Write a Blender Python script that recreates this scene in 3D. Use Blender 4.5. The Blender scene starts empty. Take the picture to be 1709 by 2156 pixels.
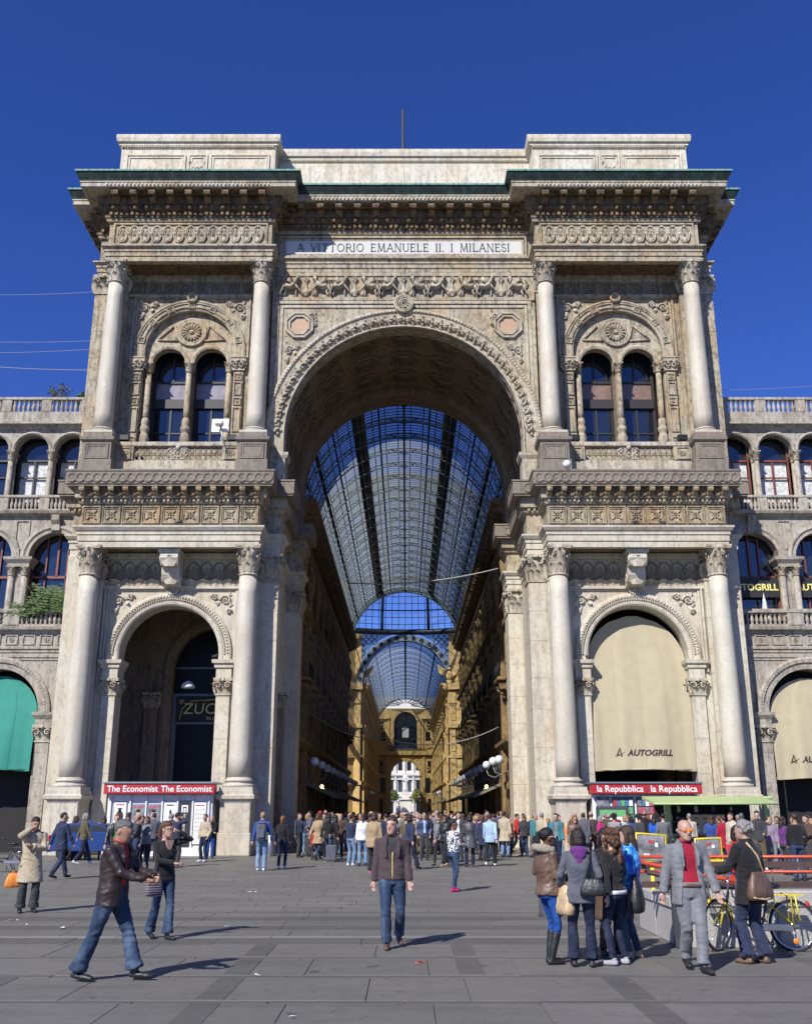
import bpy, bmesh, math, random
from mathutils import Vector, Matrix, noise
from math import sin, cos, pi, radians, sqrt, atan2, tan
random.seed(7)
SC = bpy.context.scene
COL = SC.collection
# ---------------------------------------------------------------- camera, sky, sun, exposure
CX, CZ, PITCH, FPX = 0.12, 1.9, radians(16.7), 2092.0      # measured on the photograph shown 1709 px wide
cam = bpy.data.cameras.new('camera'); camo = bpy.data.objects.new('camera', cam); COL.objects.link(camo)
camo.location = (CX, 0, CZ); camo.rotation_euler = (pi/2+PITCH, 0, 0)
cam.sensor_fit = 'HORIZONTAL'; cam.sensor_width = 36; cam.lens = 36*FPX/1709.0
cam.clip_start = 0.2; cam.clip_end = 2500
SC.camera = camo
SC.render.resolution_x = 811; SC.render.resolution_y = 1024
SUN_EL, SUN_AZ = radians(40), radians(31)                  # light travels away from the camera and to the right
sun = bpy.data.lights.new('sun', 'SUN'); sun.energy = 5.0; sun.angle = radians(0.53); sun.color = (1, .965, .905)
suno = bpy.data.objects.new('sun', sun); COL.objects.link(suno)
SD = Vector((sin(SUN_AZ)*cos(SUN_EL), cos(SUN_AZ)*cos(SUN_EL), -sin(SUN_EL)))
suno.rotation_euler = SD.to_track_quat('-Z', 'Y').to_euler()
world = bpy.data.worlds.new('World'); SC.world = world; world.use_nodes = True
wn = world.node_tree.nodes; wl = world.node_tree.links
for n_ in list(wn): wn.remove(n_)
sky = wn.new('ShaderNodeTexSky'); sky.sky_type = 'NISHITA'; sky.sun_disc = False
sky.sun_elevation = SUN_EL; sky.sun_rotation = SUN_AZ + pi
sky.altitude = 1800; sky.air_density = 1.0; sky.dust_density = 0.2; sky.ozone_density = 4.0
hs = wn.new('ShaderNodeHueSaturation'); hs.inputs['Saturation'].default_value = 1.16; hs.inputs['Hue'].default_value = .512
bg = wn.new('ShaderNodeBackground'); bg.inputs['Strength'].default_value = 0.086
wo = wn.new('ShaderNodeOutputWorld')
wl.new(sky.outputs[0], hs.inputs['Color']); tn = wn.new('ShaderNodeMix'); tn.data_type = 'RGBA'; tn.blend_type = 'MULTIPLY'; tn.inputs[0].default_value = 1; tn.inputs[7].default_value = (.77, .90, 1.36, 1)
wl.new(hs.outputs[0], tn.inputs[6]); wl.new(tn.outputs[2], bg.inputs['Color']); wl.new(bg.outputs[0], wo.inputs['Surface'])
vs_ = SC.view_settings; vs_.view_transform = 'Standard'; vs_.look = 'None'; vs_.gamma = 1; vs_.exposure = 0.35
vs_.use_curve_mapping = False

# ---------------------------------------------------------------- pixel helpers (photo shown 1709 x 2156)
CP, SP, TP = cos(PITCH), sin(PITCH), tan(PITCH)
def Zd(yd, Y):                       # height of a point at depth Y seen at row yd
    return CZ + Y*tan(PITCH - math.atan((yd-1078)/FPX))
def Zs(ys, Y): return Zd(ys*.8985, Y)
def Xd(xd, yd, Y):
    z = Zd(yd, Y); return CX + (xd-854.5)/FPX*(Y*CP+(z-CZ)*SP)
def gp(xd, yd):                      # ground point
    v = (yd-1078)/FPX; t = CZ/((v-TP)*CP)
    return CX+(xd-854.5)/FPX*t, t*(CP+v*SP)
def gY(yd): return gp(854, yd)[1]

# ---------------------------------------------------------------- geometry builder
class G:
    def __init__(s): s.v = []; s.f = []; s.m = []; s.s = []
    def add(s, vs, fs, m=0, sm=False, T=None):
        o = len(s.v)
        s.v += [tuple(T @ Vector(p)) for p in vs] if T is not None else [tuple(p) for p in vs]
        s.f += [tuple(i+o for i in f) for f in fs]
        s.m += [m]*len(fs); s.s += [sm]*len(fs)
        return s
    def box(s, x0, x1, y0, y1, z0, z1, m=0, T=None):
        return s.add([(x0,y0,z0),(x1,y0,z0),(x1,y1,z0),(x0,y1,z0),(x0,y0,z1),(x1,y0,z1),(x1,y1,z1),(x0,y1,z1)],
              [(0,3,2,1),(4,5,6,7),(0,1,5,4),(1,2,6,5),(2,3,7,6),(3,0,4,7)], m, False, T)
    def cbox(s, x0, x1, y0, y1, z0, z1, b=.02, m=0, T=None):      # box whose edges are cut
        pr = [(x0+b,y0),(x1-b,y0),(x1,y0+b),(x1,y1-b),(x1-b,y1),(x0+b,y1),(x0,y1-b),(x0,y0+b)]
        cx, cy = (x0+x1)/2, (y0+y1)/2
        def ins(p): return (p[0]+(b if p[0] < cx else -b)*.7, p[1]+(b if p[1] < cy else -b)*.7)
        rows = [[(*ins(p), z0) for p in pr], [(*p, z0+b) for p in pr], [(*p, z1-b) for p in pr], [(*ins(p), z1) for p in pr]]
        return s.rows(rows, True, m, False, T, caps=True)
    def rows(s, rows, closed=True, m=0, sm=True, T=None, caps=False, loop=False):
        n = len(rows[0]); vs = [p for r in rows for p in r]; fs = []
        R = len(rows)
        for i in range(R if loop else R-1):
            j = (i+1) % R
            for k in range(n if closed else n-1):
                l = (k+1) % n; fs.append((i*n+k, i*n+l, j*n+l, j*n+k))
        s.add(vs, fs, m, sm, T)
        if caps:
            o = len(s.v)-len(vs)
            s.f += [tuple(o+k for k in range(n))[::-1], tuple(o+(R-1)*n+k for k in range(n))]; s.m += [m, m]; s.s += [False, False]
        return s
    def lathe(s, prof, n=24, c=(0,0,0), sx=1, sy=1, m=0, sm=True, T=None, a0=0, a1=2*pi):
        full = abs(a1-a0-2*pi) < 1e-4; k = n if full else n+1
        rows = [[(c[0]+r*sx*cos(a0+(a1-a0)*i/n), c[1]+r*sy*sin(a0+(a1-a0)*i/n), c[2]+z) for i in range(k)] for r, z in prof]
        return s.rows(rows, full, m, sm, T, caps=full)
    def tube(s, path, rad, n=8, m=0, sm=True, T=None, sq=1.0, caps=True):
        P = [Vector(p) for p in path]; N = len(P); rows = []
        r = rad if isinstance(rad, (list, tuple)) else [rad]*N
        up = None
        for i in range(N):
            d = (P[min(i+1,N-1)]-P[max(i-1,0)])
            d = d.normalized() if d.length > 1e-9 else Vector((0,0,1))
            if up is None:
                up = Vector((0,0,1)) if abs(d.z) < .9 else Vector((0,1,0))
            a = d.cross(up)
            a = a.normalized() if a.length > 1e-6 else d.orthogonal().normalized()
            b = a.cross(d).normalized(); up = b
            rows.append([tuple(P[i]+(a*cos(2*pi*k/n)+b*sin(2*pi*k/n)*sq)*r[i]) for k in range(n)])
        return s.rows(rows, True, m, sm, T, caps=caps)
    def ball(s, c, r, n=10, k=6, m=0, sx=1, sy=1, sz=1, T=None):
        rows = [[(c[0]+r*sx*sin(pi*i/k)*cos(2*pi*j/n), c[1]+r*sy*sin(pi*i/k)*sin(2*pi*j/n), c[2]+r*sz*cos(pi*i/k)) for j in range(n)] for i in range(1, k)]
        vs = [p for w in rows for p in w]+[(c[0],c[1],c[2]+r*sz),(c[0],c[1],c[2]-r*sz)]
        fs = [(i*n+j, (i+1)*n+j, (i+1)*n+(j+1)%n, i*n+(j+1)%n) for i in range(k-2) for j in range(n)]
        t = (k-1)*n
        fs += [(t, j, (j+1)%n) for j in range(n)]+[(t+1, (k-2)*n+(j+1)%n, (k-2)*n+j) for j in range(n)]
        return s.add(vs, fs, m, True, T)
    def prism(s, poly, a, b, axis='y', m=0, sm=False, T=None):     # polygon (p,q) pushed along an axis from a to b
        f = {'y': lambda p, t: (p[0], t, p[1]), 'x': lambda p, t: (t, p[0], p[1]), 'z': lambda p, t: (p[0], p[1], t)}[axis]
        return s.rows([[f(p, a) for p in poly], [f(p, b) for p in poly]], True, m, sm, T, caps=True)
    def sweep(s, path, prof, m=0, caps=True):                      # moulding (out,z) along a plan line, mitred; outside is to the right
        n = len(path); rows = []
        for i, (x, y) in enumerate(path):
            ns = []
            for a, b in ((i-1, i), (i, i+1)):
                if 0 <= a and b < n:
                    dx, dy = path[b][0]-path[a][0], path[b][1]-path[a][1]; l = math.hypot(dx, dy); ns.append((dy/l, -dx/l))
            if len(ns) == 1: mx, my = ns[0]
            else:
                q = 1+ns[0][0]*ns[1][0]+ns[0][1]*ns[1][1]; mx, my = (ns[0][0]+ns[1][0])/q, (ns[0][1]+ns[1][1])/q
            rows.append([(x+mx*o, y+my*o, z) for o, z in prof])
        return s.rows(rows, True, m, False, None, caps=caps)
    def ring(s, cx, cz, prof, a0=0, a1=pi, n=32, leg=0, m=0, sm=False, closed=True):   # moulding (r,y) along an arch
        rows = []
        if leg: rows.append([(cx+r*cos(a0), y, cz+r*sin(a0)-leg) for r, y in prof])
        rows += [[(cx+r*cos(a0+(a1-a0)*i/n), y, cz+r*sin(a0+(a1-a0)*i/n)) for r, y in prof] for i in range(n+1)]
        if leg: rows.append([(cx+r*cos(a1), y, cz+r*sin(a1)-leg) for r, y in prof])
        return s.rows(rows, closed, m, sm, None, caps=closed)
    def awall(s, x0, x1, z0, z1, y0, y1, ops, n=20, m=0):          # wall with round-headed openings (cx, half width, springing, foot)
        x = x0
        for cx, hw, zs, zb in sorted(ops):
            if cx-hw > x+1e-4: s.box(x, cx-hw, y0, y1, z0, z1, m)
            if zb > z0+1e-4: s.box(cx-hw, cx+hw, y0, y1, z0, zb, m)
            P = [(cx-hw*cos(pi*i/n), zs+hw*sin(pi*i/n)) for i in range(n+1)]
            for (xa, za), (xb, zb_) in zip(P[:-1], P[1:]):
                s.add([(xa,y0,za),(xb,y0,zb_),(xb,y0,z1),(xa,y0,z1),(xa,y1,za),(xb,y1,zb_),(xb,y1,z1),(xa,y1,z1)],
                      [(0,1,2,3),(5,4,7,6),(1,0,4,5),(3,2,6,7)], m)
            x = cx+hw
        if x < x1-1e-4: s.box(x, x1, y0, y1, z0, z1, m)
        return s
    def mesh(s, name='mesh'):
        me = bpy.data.meshes.new(name)
        me.from_pydata(s.v, [], s.f)
        me.polygons.foreach_set('material_index', s.m); me.polygons.foreach_set('use_smooth', s.s)
        b = bmesh.new(); b.from_mesh(me); bmesh.ops.recalc_face_normals(b, faces=b.faces); b.to_mesh(me); b.free()
        me.update(); return me

TMPS = bpy.data.scenes.new('workshop')                         # scratch scene used to evaluate modifiers and text, removed at the end
def evaluated(o):
    TMPS.collection.objects.link(o); vl = TMPS.view_layers[0]; vl.update()
    me = bpy.data.meshes.new_from_object(o.evaluated_get(vl.depsgraph)); bpy.data.objects.remove(o); return me
WL = {}
def ob(name, g, mats=None, parent=None, pos=(0,0,0), rot=None, scale=None):
    me = g.mesh(name) if isinstance(g, G) else g
    o = bpy.data.objects.new(name, me); COL.objects.link(o)
    if mats is not None and not me.materials:
        for m_ in (mats if isinstance(mats, (list, tuple)) else [mats]): me.materials.append(MAT(m_))
    p = Vector(pos)
    if parent is not None: o.parent = parent; o.location = p - WL.get(parent.name, Vector())
    else: o.location = p
    WL[o.name] = p if parent is None or parent.name not in LOCAL else Vector()
    if parent is not None and parent.name in LOCAL: LOCAL.add(o.name)
    if rot: o.rotation_euler = rot
    if scale: o.scale = scale if isinstance(scale, (tuple, list)) else (scale,)*3
    return o
LOCAL = set()
def tag(o, label=None, cat=None, group=None, kind=None):
    if label: o['label'] = label
    if cat: o['category'] = cat
    if group: o['group'] = group
    if kind: o['kind'] = kind
    return o
def root(name, label, cat, loc=(0,0,0), rz=0, group=None, local=False):
    o = bpy.data.objects.new(name, None); COL.objects.link(o); o.location = loc; o.rotation_euler = (0,0,rz); o.empty_display_size = .2
    if local: LOCAL.add(o.name); WL[o.name] = Vector()
    else: WL[o.name] = Vector(loc)
    return tag(o, label, cat, group)
def lerp(a, b, t): return a+(b-a)*t
def frange(a, b, n): return [a+(b-a)*i/(n-1) for i in range(n)] if n > 1 else [(a+b)/2]
# ---------------------------------------------------------------- materials (all node based)
MATS = {}
def MAT(n): return n if not isinstance(n, str) else MATS[n]
class N:
    def __init__(s, name):
        s.m = bpy.data.materials.new(name); s.m.use_nodes = True; s.t = s.m.node_tree
        s.b = s.t.nodes['Principled BSDF']; MATS[name] = s.m; s.out = s.t.nodes['Material Output']
    def n(s, typ, **kw):
        x = s.t.nodes.new(typ)
        for k, v in kw.items():
            if k in x.inputs: x.inputs[k].default_value = v
            else: setattr(x, k, v)
        return x
    def l(s, a, b): s.t.links.new(a, b)
    def pos(s, sc=(1,1,1), obj=False):
        if obj: src = s.n('ShaderNodeTexCoord').outputs['Object']
        else: src = s.n('ShaderNodeNewGeometry').outputs['Position']
        mp = s.n('ShaderNodeMapping'); mp.inputs['Scale'].default_value = sc; s.l(src, mp.inputs[0]); return mp.outputs[0]
    def noise(s, vec, scale, detail=4, rough=.6):
        x = s.n('ShaderNodeTexNoise', Scale=scale, Detail=detail, Roughness=rough); s.l(vec, x.inputs['Vector']); return x.outputs['Fac']
    def ramp(s, fac, stops):
        r = s.n('ShaderNodeValToRGB'); e = r.color_ramp.elements
        while len(e) < len(stops): e.new(.5)
        for i, (p, c) in enumerate(stops):
            e[i].position = p; e[i].color = (*c, 1) if not isinstance(c, (int, float)) else (c, c, c, 1)
        s.l(fac, r.inputs[0]); return r.outputs[0]
    def mix(s, fac, a, b, mode='MIX'):
        x = s.n('ShaderNodeMix', data_type='RGBA', blend_type=mode)
        for val, i in ((fac, 0), (a, 6), (b, 7)):
            if isinstance(val, (int, float)): x.inputs[i].default_value = val
            elif isinstance(val, tuple): x.inputs[i].default_value = (*val, 1)
            else: s.l(val, x.inputs[i])
        return x.outputs[2]
    def bump(s, h, strength=.3, dist=.02):
        x = s.n('ShaderNodeBump', Strength=strength, Distance=dist); s.l(h, x.inputs['Height']); s.l(x.outputs[0], s.b.inputs['Normal'])
    def set(s, col=None, rough=None, metal=None, spec=None):
        if col is not None:
            if isinstance(col, tuple): s.b.inputs['Base Color'].default_value = (*col, 1)
            else: s.l(col, s.b.inputs['Base Color'])
        if rough is not None: s.b.inputs['Roughness'].default_value = rough
        if metal is not None: s.b.inputs['Metallic'].default_value = metal
        if spec is not None: s.b.inputs['Specular IOR Level'].default_value = spec
        return s

def stone(name, base, warm, dark, stain=.5, rough=.75, streak=.5, speck=0.0, bump=.35, soot=0.0):
    base, warm, dark = [(c[0]*.975, c[1]*.955, c[2]*.895) for c in (base, warm, dark)]
    k = N(name); p = k.pos(); ps = k.pos((1.6,1.6,.16))
    n1 = k.noise(p, .45, 6, .62); n2 = k.noise(ps, 1.5, 5, .6); n3 = k.noise(p, 9, 5, .7); n4 = k.noise(p, 60, 3, .6)
    c = k.mix(k.ramp(n1, [(.42, 0.0), (.68, 1.0)]), base, warm)
    c = k.mix(k.mix(1, k.ramp(n2, [(.5, 0.0), (.74, 1.0)]), (streak,)*3, 'MULTIPLY'), c, dark)
    c = k.mix(k.mix(1, k.ramp(n3, [(.45, 0.0), (.8, 1.0)]), (stain,)*3, 'MULTIPLY'), c, dark)
    c = k.mix(.18+speck, c, k.ramp(n4, [(.3, .25), (.5, .5), (.7, .8)]), 'OVERLAY')
    if soot:                                                     # grime clinging in irregular patches and runs
        n5 = k.noise(k.pos((1,1,.5)), 1.1, 8, .72); n6 = k.noise(k.pos((1,1,.6)), 5.5, 8, .7); n7 = k.noise(k.pos((5,5,.35)), 1.3, 5, .65)
        dk = tuple(x*.4 for x in dark)
        c = k.mix(k.mix(1, k.ramp(n5, [(.52, 0.0), (.66, 1.0)]), (soot*.8,)*3, 'MULTIPLY'), c, dk)
        c = k.mix(k.mix(1, k.ramp(n6, [(.50, 0.0), (.63, 1.0)]), (min(1, soot*1.1),)*3, 'MULTIPLY'), c, dk)
        c = k.mix(k.mix(1, k.ramp(n7, [(.52, 0.0), (.68, 1.0)]), (soot*.9,)*3, 'MULTIPLY'), c, dk)
    ad = k.n('ShaderNodeMath', operation='ADD'); k.l(n3, ad.inputs[0]); k.l(n4, ad.inputs[1])
    k.set(c, rough, 0, .3); k.bump(ad.outputs[0], bump, .03); return k

stone('stone_upper', (.45,.405,.325), (.43,.325,.2), (.18,.153,.12), .45, streak=.6, soot=.62)
stone('stone_pale', (.52,.485,.415), (.46,.38,.27), (.22,.19,.155), .45, streak=.6, soot=.55)
stone('stone_lower', (.575,.545,.47), (.52,.45,.36), (.26,.225,.185), .36, streak=.45, soot=.27)
stone('stone_column', (.565,.54,.475), (.49,.44,.37), (.31,.275,.24), .3, streak=.42, speck=.14, rough=.5, soot=.11)
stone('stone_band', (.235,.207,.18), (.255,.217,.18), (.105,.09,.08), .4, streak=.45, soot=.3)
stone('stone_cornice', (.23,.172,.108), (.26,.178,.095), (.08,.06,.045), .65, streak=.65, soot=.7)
stone('stone_ochre', (.37,.315,.225), (.40,.29,.165), (.15,.12,.085), .55, streak=.55, soot=.6)
stone('stone_attic', (.70,.67,.59), (.66,.58,.45), (.34,.30,.24), .45, streak=.7, soot=.36)
stone('stone_wing', (.42,.39,.345), (.38,.33,.27), (.19,.17,.15), .5, streak=.65, soot=.5)
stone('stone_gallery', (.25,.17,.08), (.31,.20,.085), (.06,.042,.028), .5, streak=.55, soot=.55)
stone('stone_gold_lit', (.62,.44,.19), (.66,.45,.17), (.3,.2,.09), .4, streak=.5, soot=.3)  # cleaner gallery stone, the far walls' sunlit glow put into its colour
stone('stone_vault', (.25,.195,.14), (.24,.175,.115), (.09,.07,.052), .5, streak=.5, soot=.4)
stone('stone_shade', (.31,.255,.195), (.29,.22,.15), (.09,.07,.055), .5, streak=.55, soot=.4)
stone('stone_far', (.62,.60,.57), (.55,.53,.5), (.36,.34,.33), .4, streak=.5)
stone('granite', (.42,.41,.40), (.36,.35,.34), (.20,.20,.20), .2, streak=.15, speck=.5, rough=.6)
stone('plaque', (.58,.59,.60), (.54,.53,.52), (.38,.37,.36), .2, streak=.4, rough=.5)
stone('peach_marble', (.46,.29,.19), (.44,.31,.21), (.28,.17,.11), .3, streak=.2, rough=.4)

def paving(name, cols, isl):
    cols = [(c[0], c[1]*.972, c[2]*.9) for c in cols]
    k = N(name); p = k.pos(); n1 = k.noise(p, .35, 5, .6); n2 = k.noise(p, 5, 6, .7); n3 = k.noise(p, 90, 2, .6)
    rnd = k.n('ShaderNodeNewGeometry').outputs['Random Per Island'] if isl else k.n('ShaderNodeObjectInfo').outputs['Random']
    c = k.mix(rnd, cols[0], cols[1]); c = k.mix(k.ramp(n1, [(.35, 0.0), (.7, .75)]), c, cols[2])
    c = k.mix(k.ramp(n2, [(.5, 0.0), (.78, .5)]), c, tuple(x*.55 for x in cols[2]))
    n4 = k.noise(p, 2.3, 2, .5); c = k.mix(k.ramp(n4, [(.70, 0.0), (.73, .55)]), c, (.03,.03,.03)); n8 = k.noise(p, 11, 1, .4); c = k.mix(k.ramp(n8, [(.70, 0.0), (.725, .65)]), c, (.045,.043,.04)); n9 = k.noise(k.pos((.25,1.6,1)), 1.4, 6, .7); c = k.mix(k.ramp(n9, [(.5, 0.0), (.72, .55)]), c, tuple(x*.6 for x in cols[2])); n0 = k.noise(p, 14, 1, .4); c = k.mix(k.ramp(n0, [(.755, 0.0), (.77, .5)]), c, (.3,.29,.27))
    c = k.mix(.25, c, k.ramp(n3, [(.3, .3), (.7, .75)]), 'OVERLAY')
    k.set(c, .62, 0, .35); k.bump(n2, .12, .02)
paving('slab', ((.142,.141,.138), (.162,.16,.156), (.12,.119,.117)), False)
paving('slab_band', ((.105,.104,.102), (.118,.117,.115), (.09,.089,.088)), False)
paving('slab_light', ((.22,.218,.21), (.25,.247,.238), (.175,.173,.168)), False)
paving('setts', ((.15,.148,.142), (.18,.177,.17), (.125,.123,.118)), True)
paving('floor_marble', ((.26,.22,.18), (.32,.28,.23), (.18,.15,.12)), True)
N('joint').set((.07,.069,.067), .95)

def plain(name, col, rough=.5, metal=0, spec=.5, var=.12, bump=0.0, scale=12):
    k = N(name); nz = k.noise(k.pos(obj=True), scale, 4, .6)
    c = k.mix(k.ramp(nz, [(.35, 0.0), (.7, 1.0)]), col, tuple(x*(1-var*2) for x in col))
    k.set(c, rough, metal, spec)
    if bump: k.bump(nz, bump, .02)
    return name
def fabric(name, col, rough=.85, fold=.5, weave=0.0):
    k = N(name); o = k.pos(obj=True); a = k.noise(k.pos((1,1,.55), True), 7, 3, .5); b = k.noise(o, 38, 3, .6)
    c = k.mix(k.ramp(a, [(.35, 0.0), (.68, 1.0)]), col, tuple(x*.72 for x in col)); c = k.mix(.2, c, k.ramp(b, [(.3, .3), (.7, .72)]), 'OVERLAY')
    k.set(c, rough, 0, .25); k.b.inputs['Sheen Weight'].default_value = .15; k.bump(a, fold, .05); return name
def denim(name, col, fade):
    k = N(name); a = k.noise(k.pos((1.4,1.4,.5), True), 4, 3, .5); b = k.noise(k.pos((1,1,.3), True), 60, 2, .6)
    c = k.mix(k.ramp(a, [(.46, 0.0), (.72, 1.0)]), col, fade); c = k.mix(.3, c, k.ramp(b, [(.3, .3), (.7, .72)]), 'OVERLAY')
    k.set(c, .85, 0, .2); k.bump(a, .5, .04); return name
def leather(name, col):
    k = N(name); a = k.noise(k.pos((1,1,.6), True), 9, 4, .55); b = k.noise(k.pos(obj=True), 120, 2, .6)
    k.set(k.mix(k.ramp(a, [(.4, 0.0), (.7, 1.0)]), col, tuple(x*1.6 for x in col)), .46, 0, .5); k.bump(a, .6, .04); return name
def skin(name, col):
    k = N(name); a = k.noise(k.pos(obj=True), 22, 3, .6)
    k.set(k.mix(k.ramp(a, [(.35, 0.0), (.7, 1.0)]), col, (col[0]*.9, col[1]*.74, col[2]*.7)), .5, 0, .35)
    k.b.inputs['Subsurface Weight'].default_value = .08; k.b.inputs['Subsurface Radius'].default_value = (.02,.008,.005); return name
def hairm(name, col):
    k = N(name); a = k.noise(k.pos((1,1,.12), True), 90, 3, .6)
    k.set(k.mix(a, tuple(x*.5 for x in col), tuple(min(1, x*1.5) for x in col)), .45, 0, .4); k.bump(a, .7, .02); return name

k = N('copper_edge'); n1 = k.noise(k.pos((3,3,.6)), 2, 5, .65)
k.set(k.ramp(n1, [(.35, (.05,.10,.08)), (.5, (.17,.34,.28)), (.75, (.30,.47,.40))]), .7, 0, .3)
k = N('copper_dark'); n1 = k.noise(k.pos((1.5,1.5,.4)), 1.6, 6, .68)
k.set(k.ramp(n1, [(.42, (.009,.016,.014)), (.6, (.022,.045,.036)), (.82, (.08,.15,.12))]), .6, 0, .4)  # dark patina, with shading of the gutter's underside mixed into the colour
plain('iron', (.022,.027,.032), .5, .3, .5); plain('iron_pale', (.20,.24,.25), .55, .2, .4)
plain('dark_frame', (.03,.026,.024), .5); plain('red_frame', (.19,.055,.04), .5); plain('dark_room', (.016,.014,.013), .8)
plain('white_paint', (.78,.78,.78), .45); plain('grey_metal', (.33,.34,.35), .35, .7); plain('black_paint', (.015,.015,.016), .4)
plain('red_paint', (.42,.02,.025), .45); plain('rail_red', (.5,.065,.022), .42); plain('rail_brown', (.085,.05,.042), .6)
plain('lime_paint', (.42,.52,.23), .4); plain('yellow_paint', (.72,.55,.03), .35); plain('chrome', (.7,.7,.72), .15, 1)
plain('rubber', (.02,.02,.021), .8); plain('blue_car', (.016,.05,.2), .2, .2, .6); plain('tan_rubber', (.33,.25,.16), .8)
plain('orange_plastic', (.75,.22,.02), .3); plain('red_plastic', (.55,.03,.02), .3); plain('curtain', (.66,.66,.64), .9, var=.25, scale=6)
plain('reflection_lavender', (.30,.27,.31), .25, 0, .6, .2, scale=2); plain('panel_brown', (.26,.17,.13), .3, 0, .6, .2, scale=2)
plain('lettering', (.06,.06,.065), .6); plain('gold_letter', (.85,.74,.24), .4, 0); plain('white_letter', (.85,.85,.83), .5)
plain('brown_letter', (.06,.035,.03), .7); plain('steel_dark', (.12,.125,.13), .4, .6); plain('bark', (.09,.065,.045), .9, bump=.5)
plain('paper_white', (.8,.79,.76), .8, var=.04); plain('paper_grey', (.30,.30,.32), .8, var=.4, scale=5); plain('paper_pink', (.55,.13,.2), .8, var=.3)
plain('paper_green', (.13,.42,.16), .6); plain('paper_cream', (.62,.46,.34), .7, var=.25, scale=14); plain('paper_red', (.48,.06,.05), .6, var=.2)
plain('paper_blue', (.10,.25,.48), .7, var=.4, scale=20); plain('paper_black', (.02,.02,.02), .6); plain('pigeon', (.06,.065,.08), .7)
plain('litter', (.75,.74,.72), .8); plain('cable', (.32,.31,.29), .7); plain('bin_metal', (.28,.28,.29), .3, .8)
plain('awning_green', (.025,.22,.165), .8, var=.06, bump=.05, scale=3); plain('awning_cream', (.40,.345,.225), .8, var=.05, bump=.05, scale=2); plain('awning_dull', (.20,.18,.13), .85)
k = N('leaf_green'); n1 = k.n('ShaderNodeNewGeometry').outputs['Random Per Island']
k.set(k.ramp(n1, [(0, (.03,.06,.012)), (.5, (.07,.12,.025)), (1, (.14,.18,.05))]), .55, 0, .4)
k = N('leaf_autumn'); n1 = k.n('ShaderNodeNewGeometry').outputs['Random Per Island']
k.set(k.ramp(n1, [(0, (.05,.08,.015)), (.6, (.16,.17,.03)), (1, (.26,.22,.05))]), .55, 0, .4)
k = N('globe_glass'); k.set((.6,.62,.64), .25, 0, .5)
def glass(name, tint, clear, dirt, gloss=.12, seed=0.0):
    k = N(name); k.t.nodes.remove(k.b)
    tr = k.n('ShaderNodeBsdfTransparent', Color=(*tint, 1)); df = k.n('ShaderNodeBsdfTranslucent', Color=(*dirt, 1)); dd = k.n('ShaderNodeBsdfDiffuse', Color=(*dirt, 1))
    gl = k.n('ShaderNodeBsdfGlossy', Roughness=.08)
    m0 = k.n('ShaderNodeMixShader', Fac=.4); k.l(df.outputs[0], m0.inputs[1]); k.l(dd.outputs[0], m0.inputs[2])
    m1 = k.n('ShaderNodeMixShader'); nz = k.noise(k.pos((.5,.5,.5)), .7, 5, .65)
    k.l(k.ramp(nz, [(.3, clear-.18), (.7, clear+.12)]), m1.inputs[0]); k.l(m0.outputs[0], m1.inputs[1]); k.l(tr.outputs[0], m1.inputs[2])
    m2 = k.n('ShaderNodeMixShader', Fac=gloss); k.l(m1.outputs[0], m2.inputs[1]); k.l(gl.outputs[0], m2.inputs[2]); k.l(m2.outputs[0], k.out.inputs[0])
glass('vault_glass', (.82,.88,.88), .52, (.42,.45,.43), .04)
glass('dome_glass', (.9,.95,1.0), .84, (.7,.75,.8), .03)
k = N('window_glass'); k.set((.012,.016,.025), .06, 0, 1.0); k.b.inputs['Coat Weight'].default_value = .6
k = N('shop_glass'); k.set((.008,.008,.008), .3, 0, .12)
k = N('sunglass'); k.set((.01,.01,.012), .1, 0, .8)
k = N('lamp_glow'); k.set((.9,.7,.3), .4); k.b.inputs['Emission Color'].default_value = (1,.68,.25,1); k.b.inputs['Emission Strength'].default_value = 6
# ---------------------------------------------------------------- shared ornament meshes
def leaf(g, T, w, h, out, curl=.3, n=6, m=0):
    rows = []
    for i in range(n+1):
        t = i/n; ww = w*(.62+.5*sin(pi*min(1, t*1.05)))*(1 if t < .72 else 1-.55*((t-.72)/.28))
        o = out*(t**2)+(curl*out*max(0, t-.7)*3); z = h*t-(h*.42*max(0, t-.78)/.22*.35 if t > .78 else 0)
        rows.append([(ww*u, -(o+.10*w*(1-abs(u)*2.2)*(1 if abs(u) < .45 else .0)), z) for u in (-.5, -.3, -.14, 0, .14, .3, .5)])
    g.rows(rows, False, m, True, T)
def spiral(g, T, r0, turns, th, n=20, m=0, k=6, flip=1):
    P = []
    for i in range(n+1):
        t = i/n; a = turns*2*pi*t; r = r0*(1-.86*t); P.append((flip*r*cos(a), 0, r*sin(a)))
    g.tube(P, [th*(1-.5*i/n) for i in range(n+1)], k, m, True, T)
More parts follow.
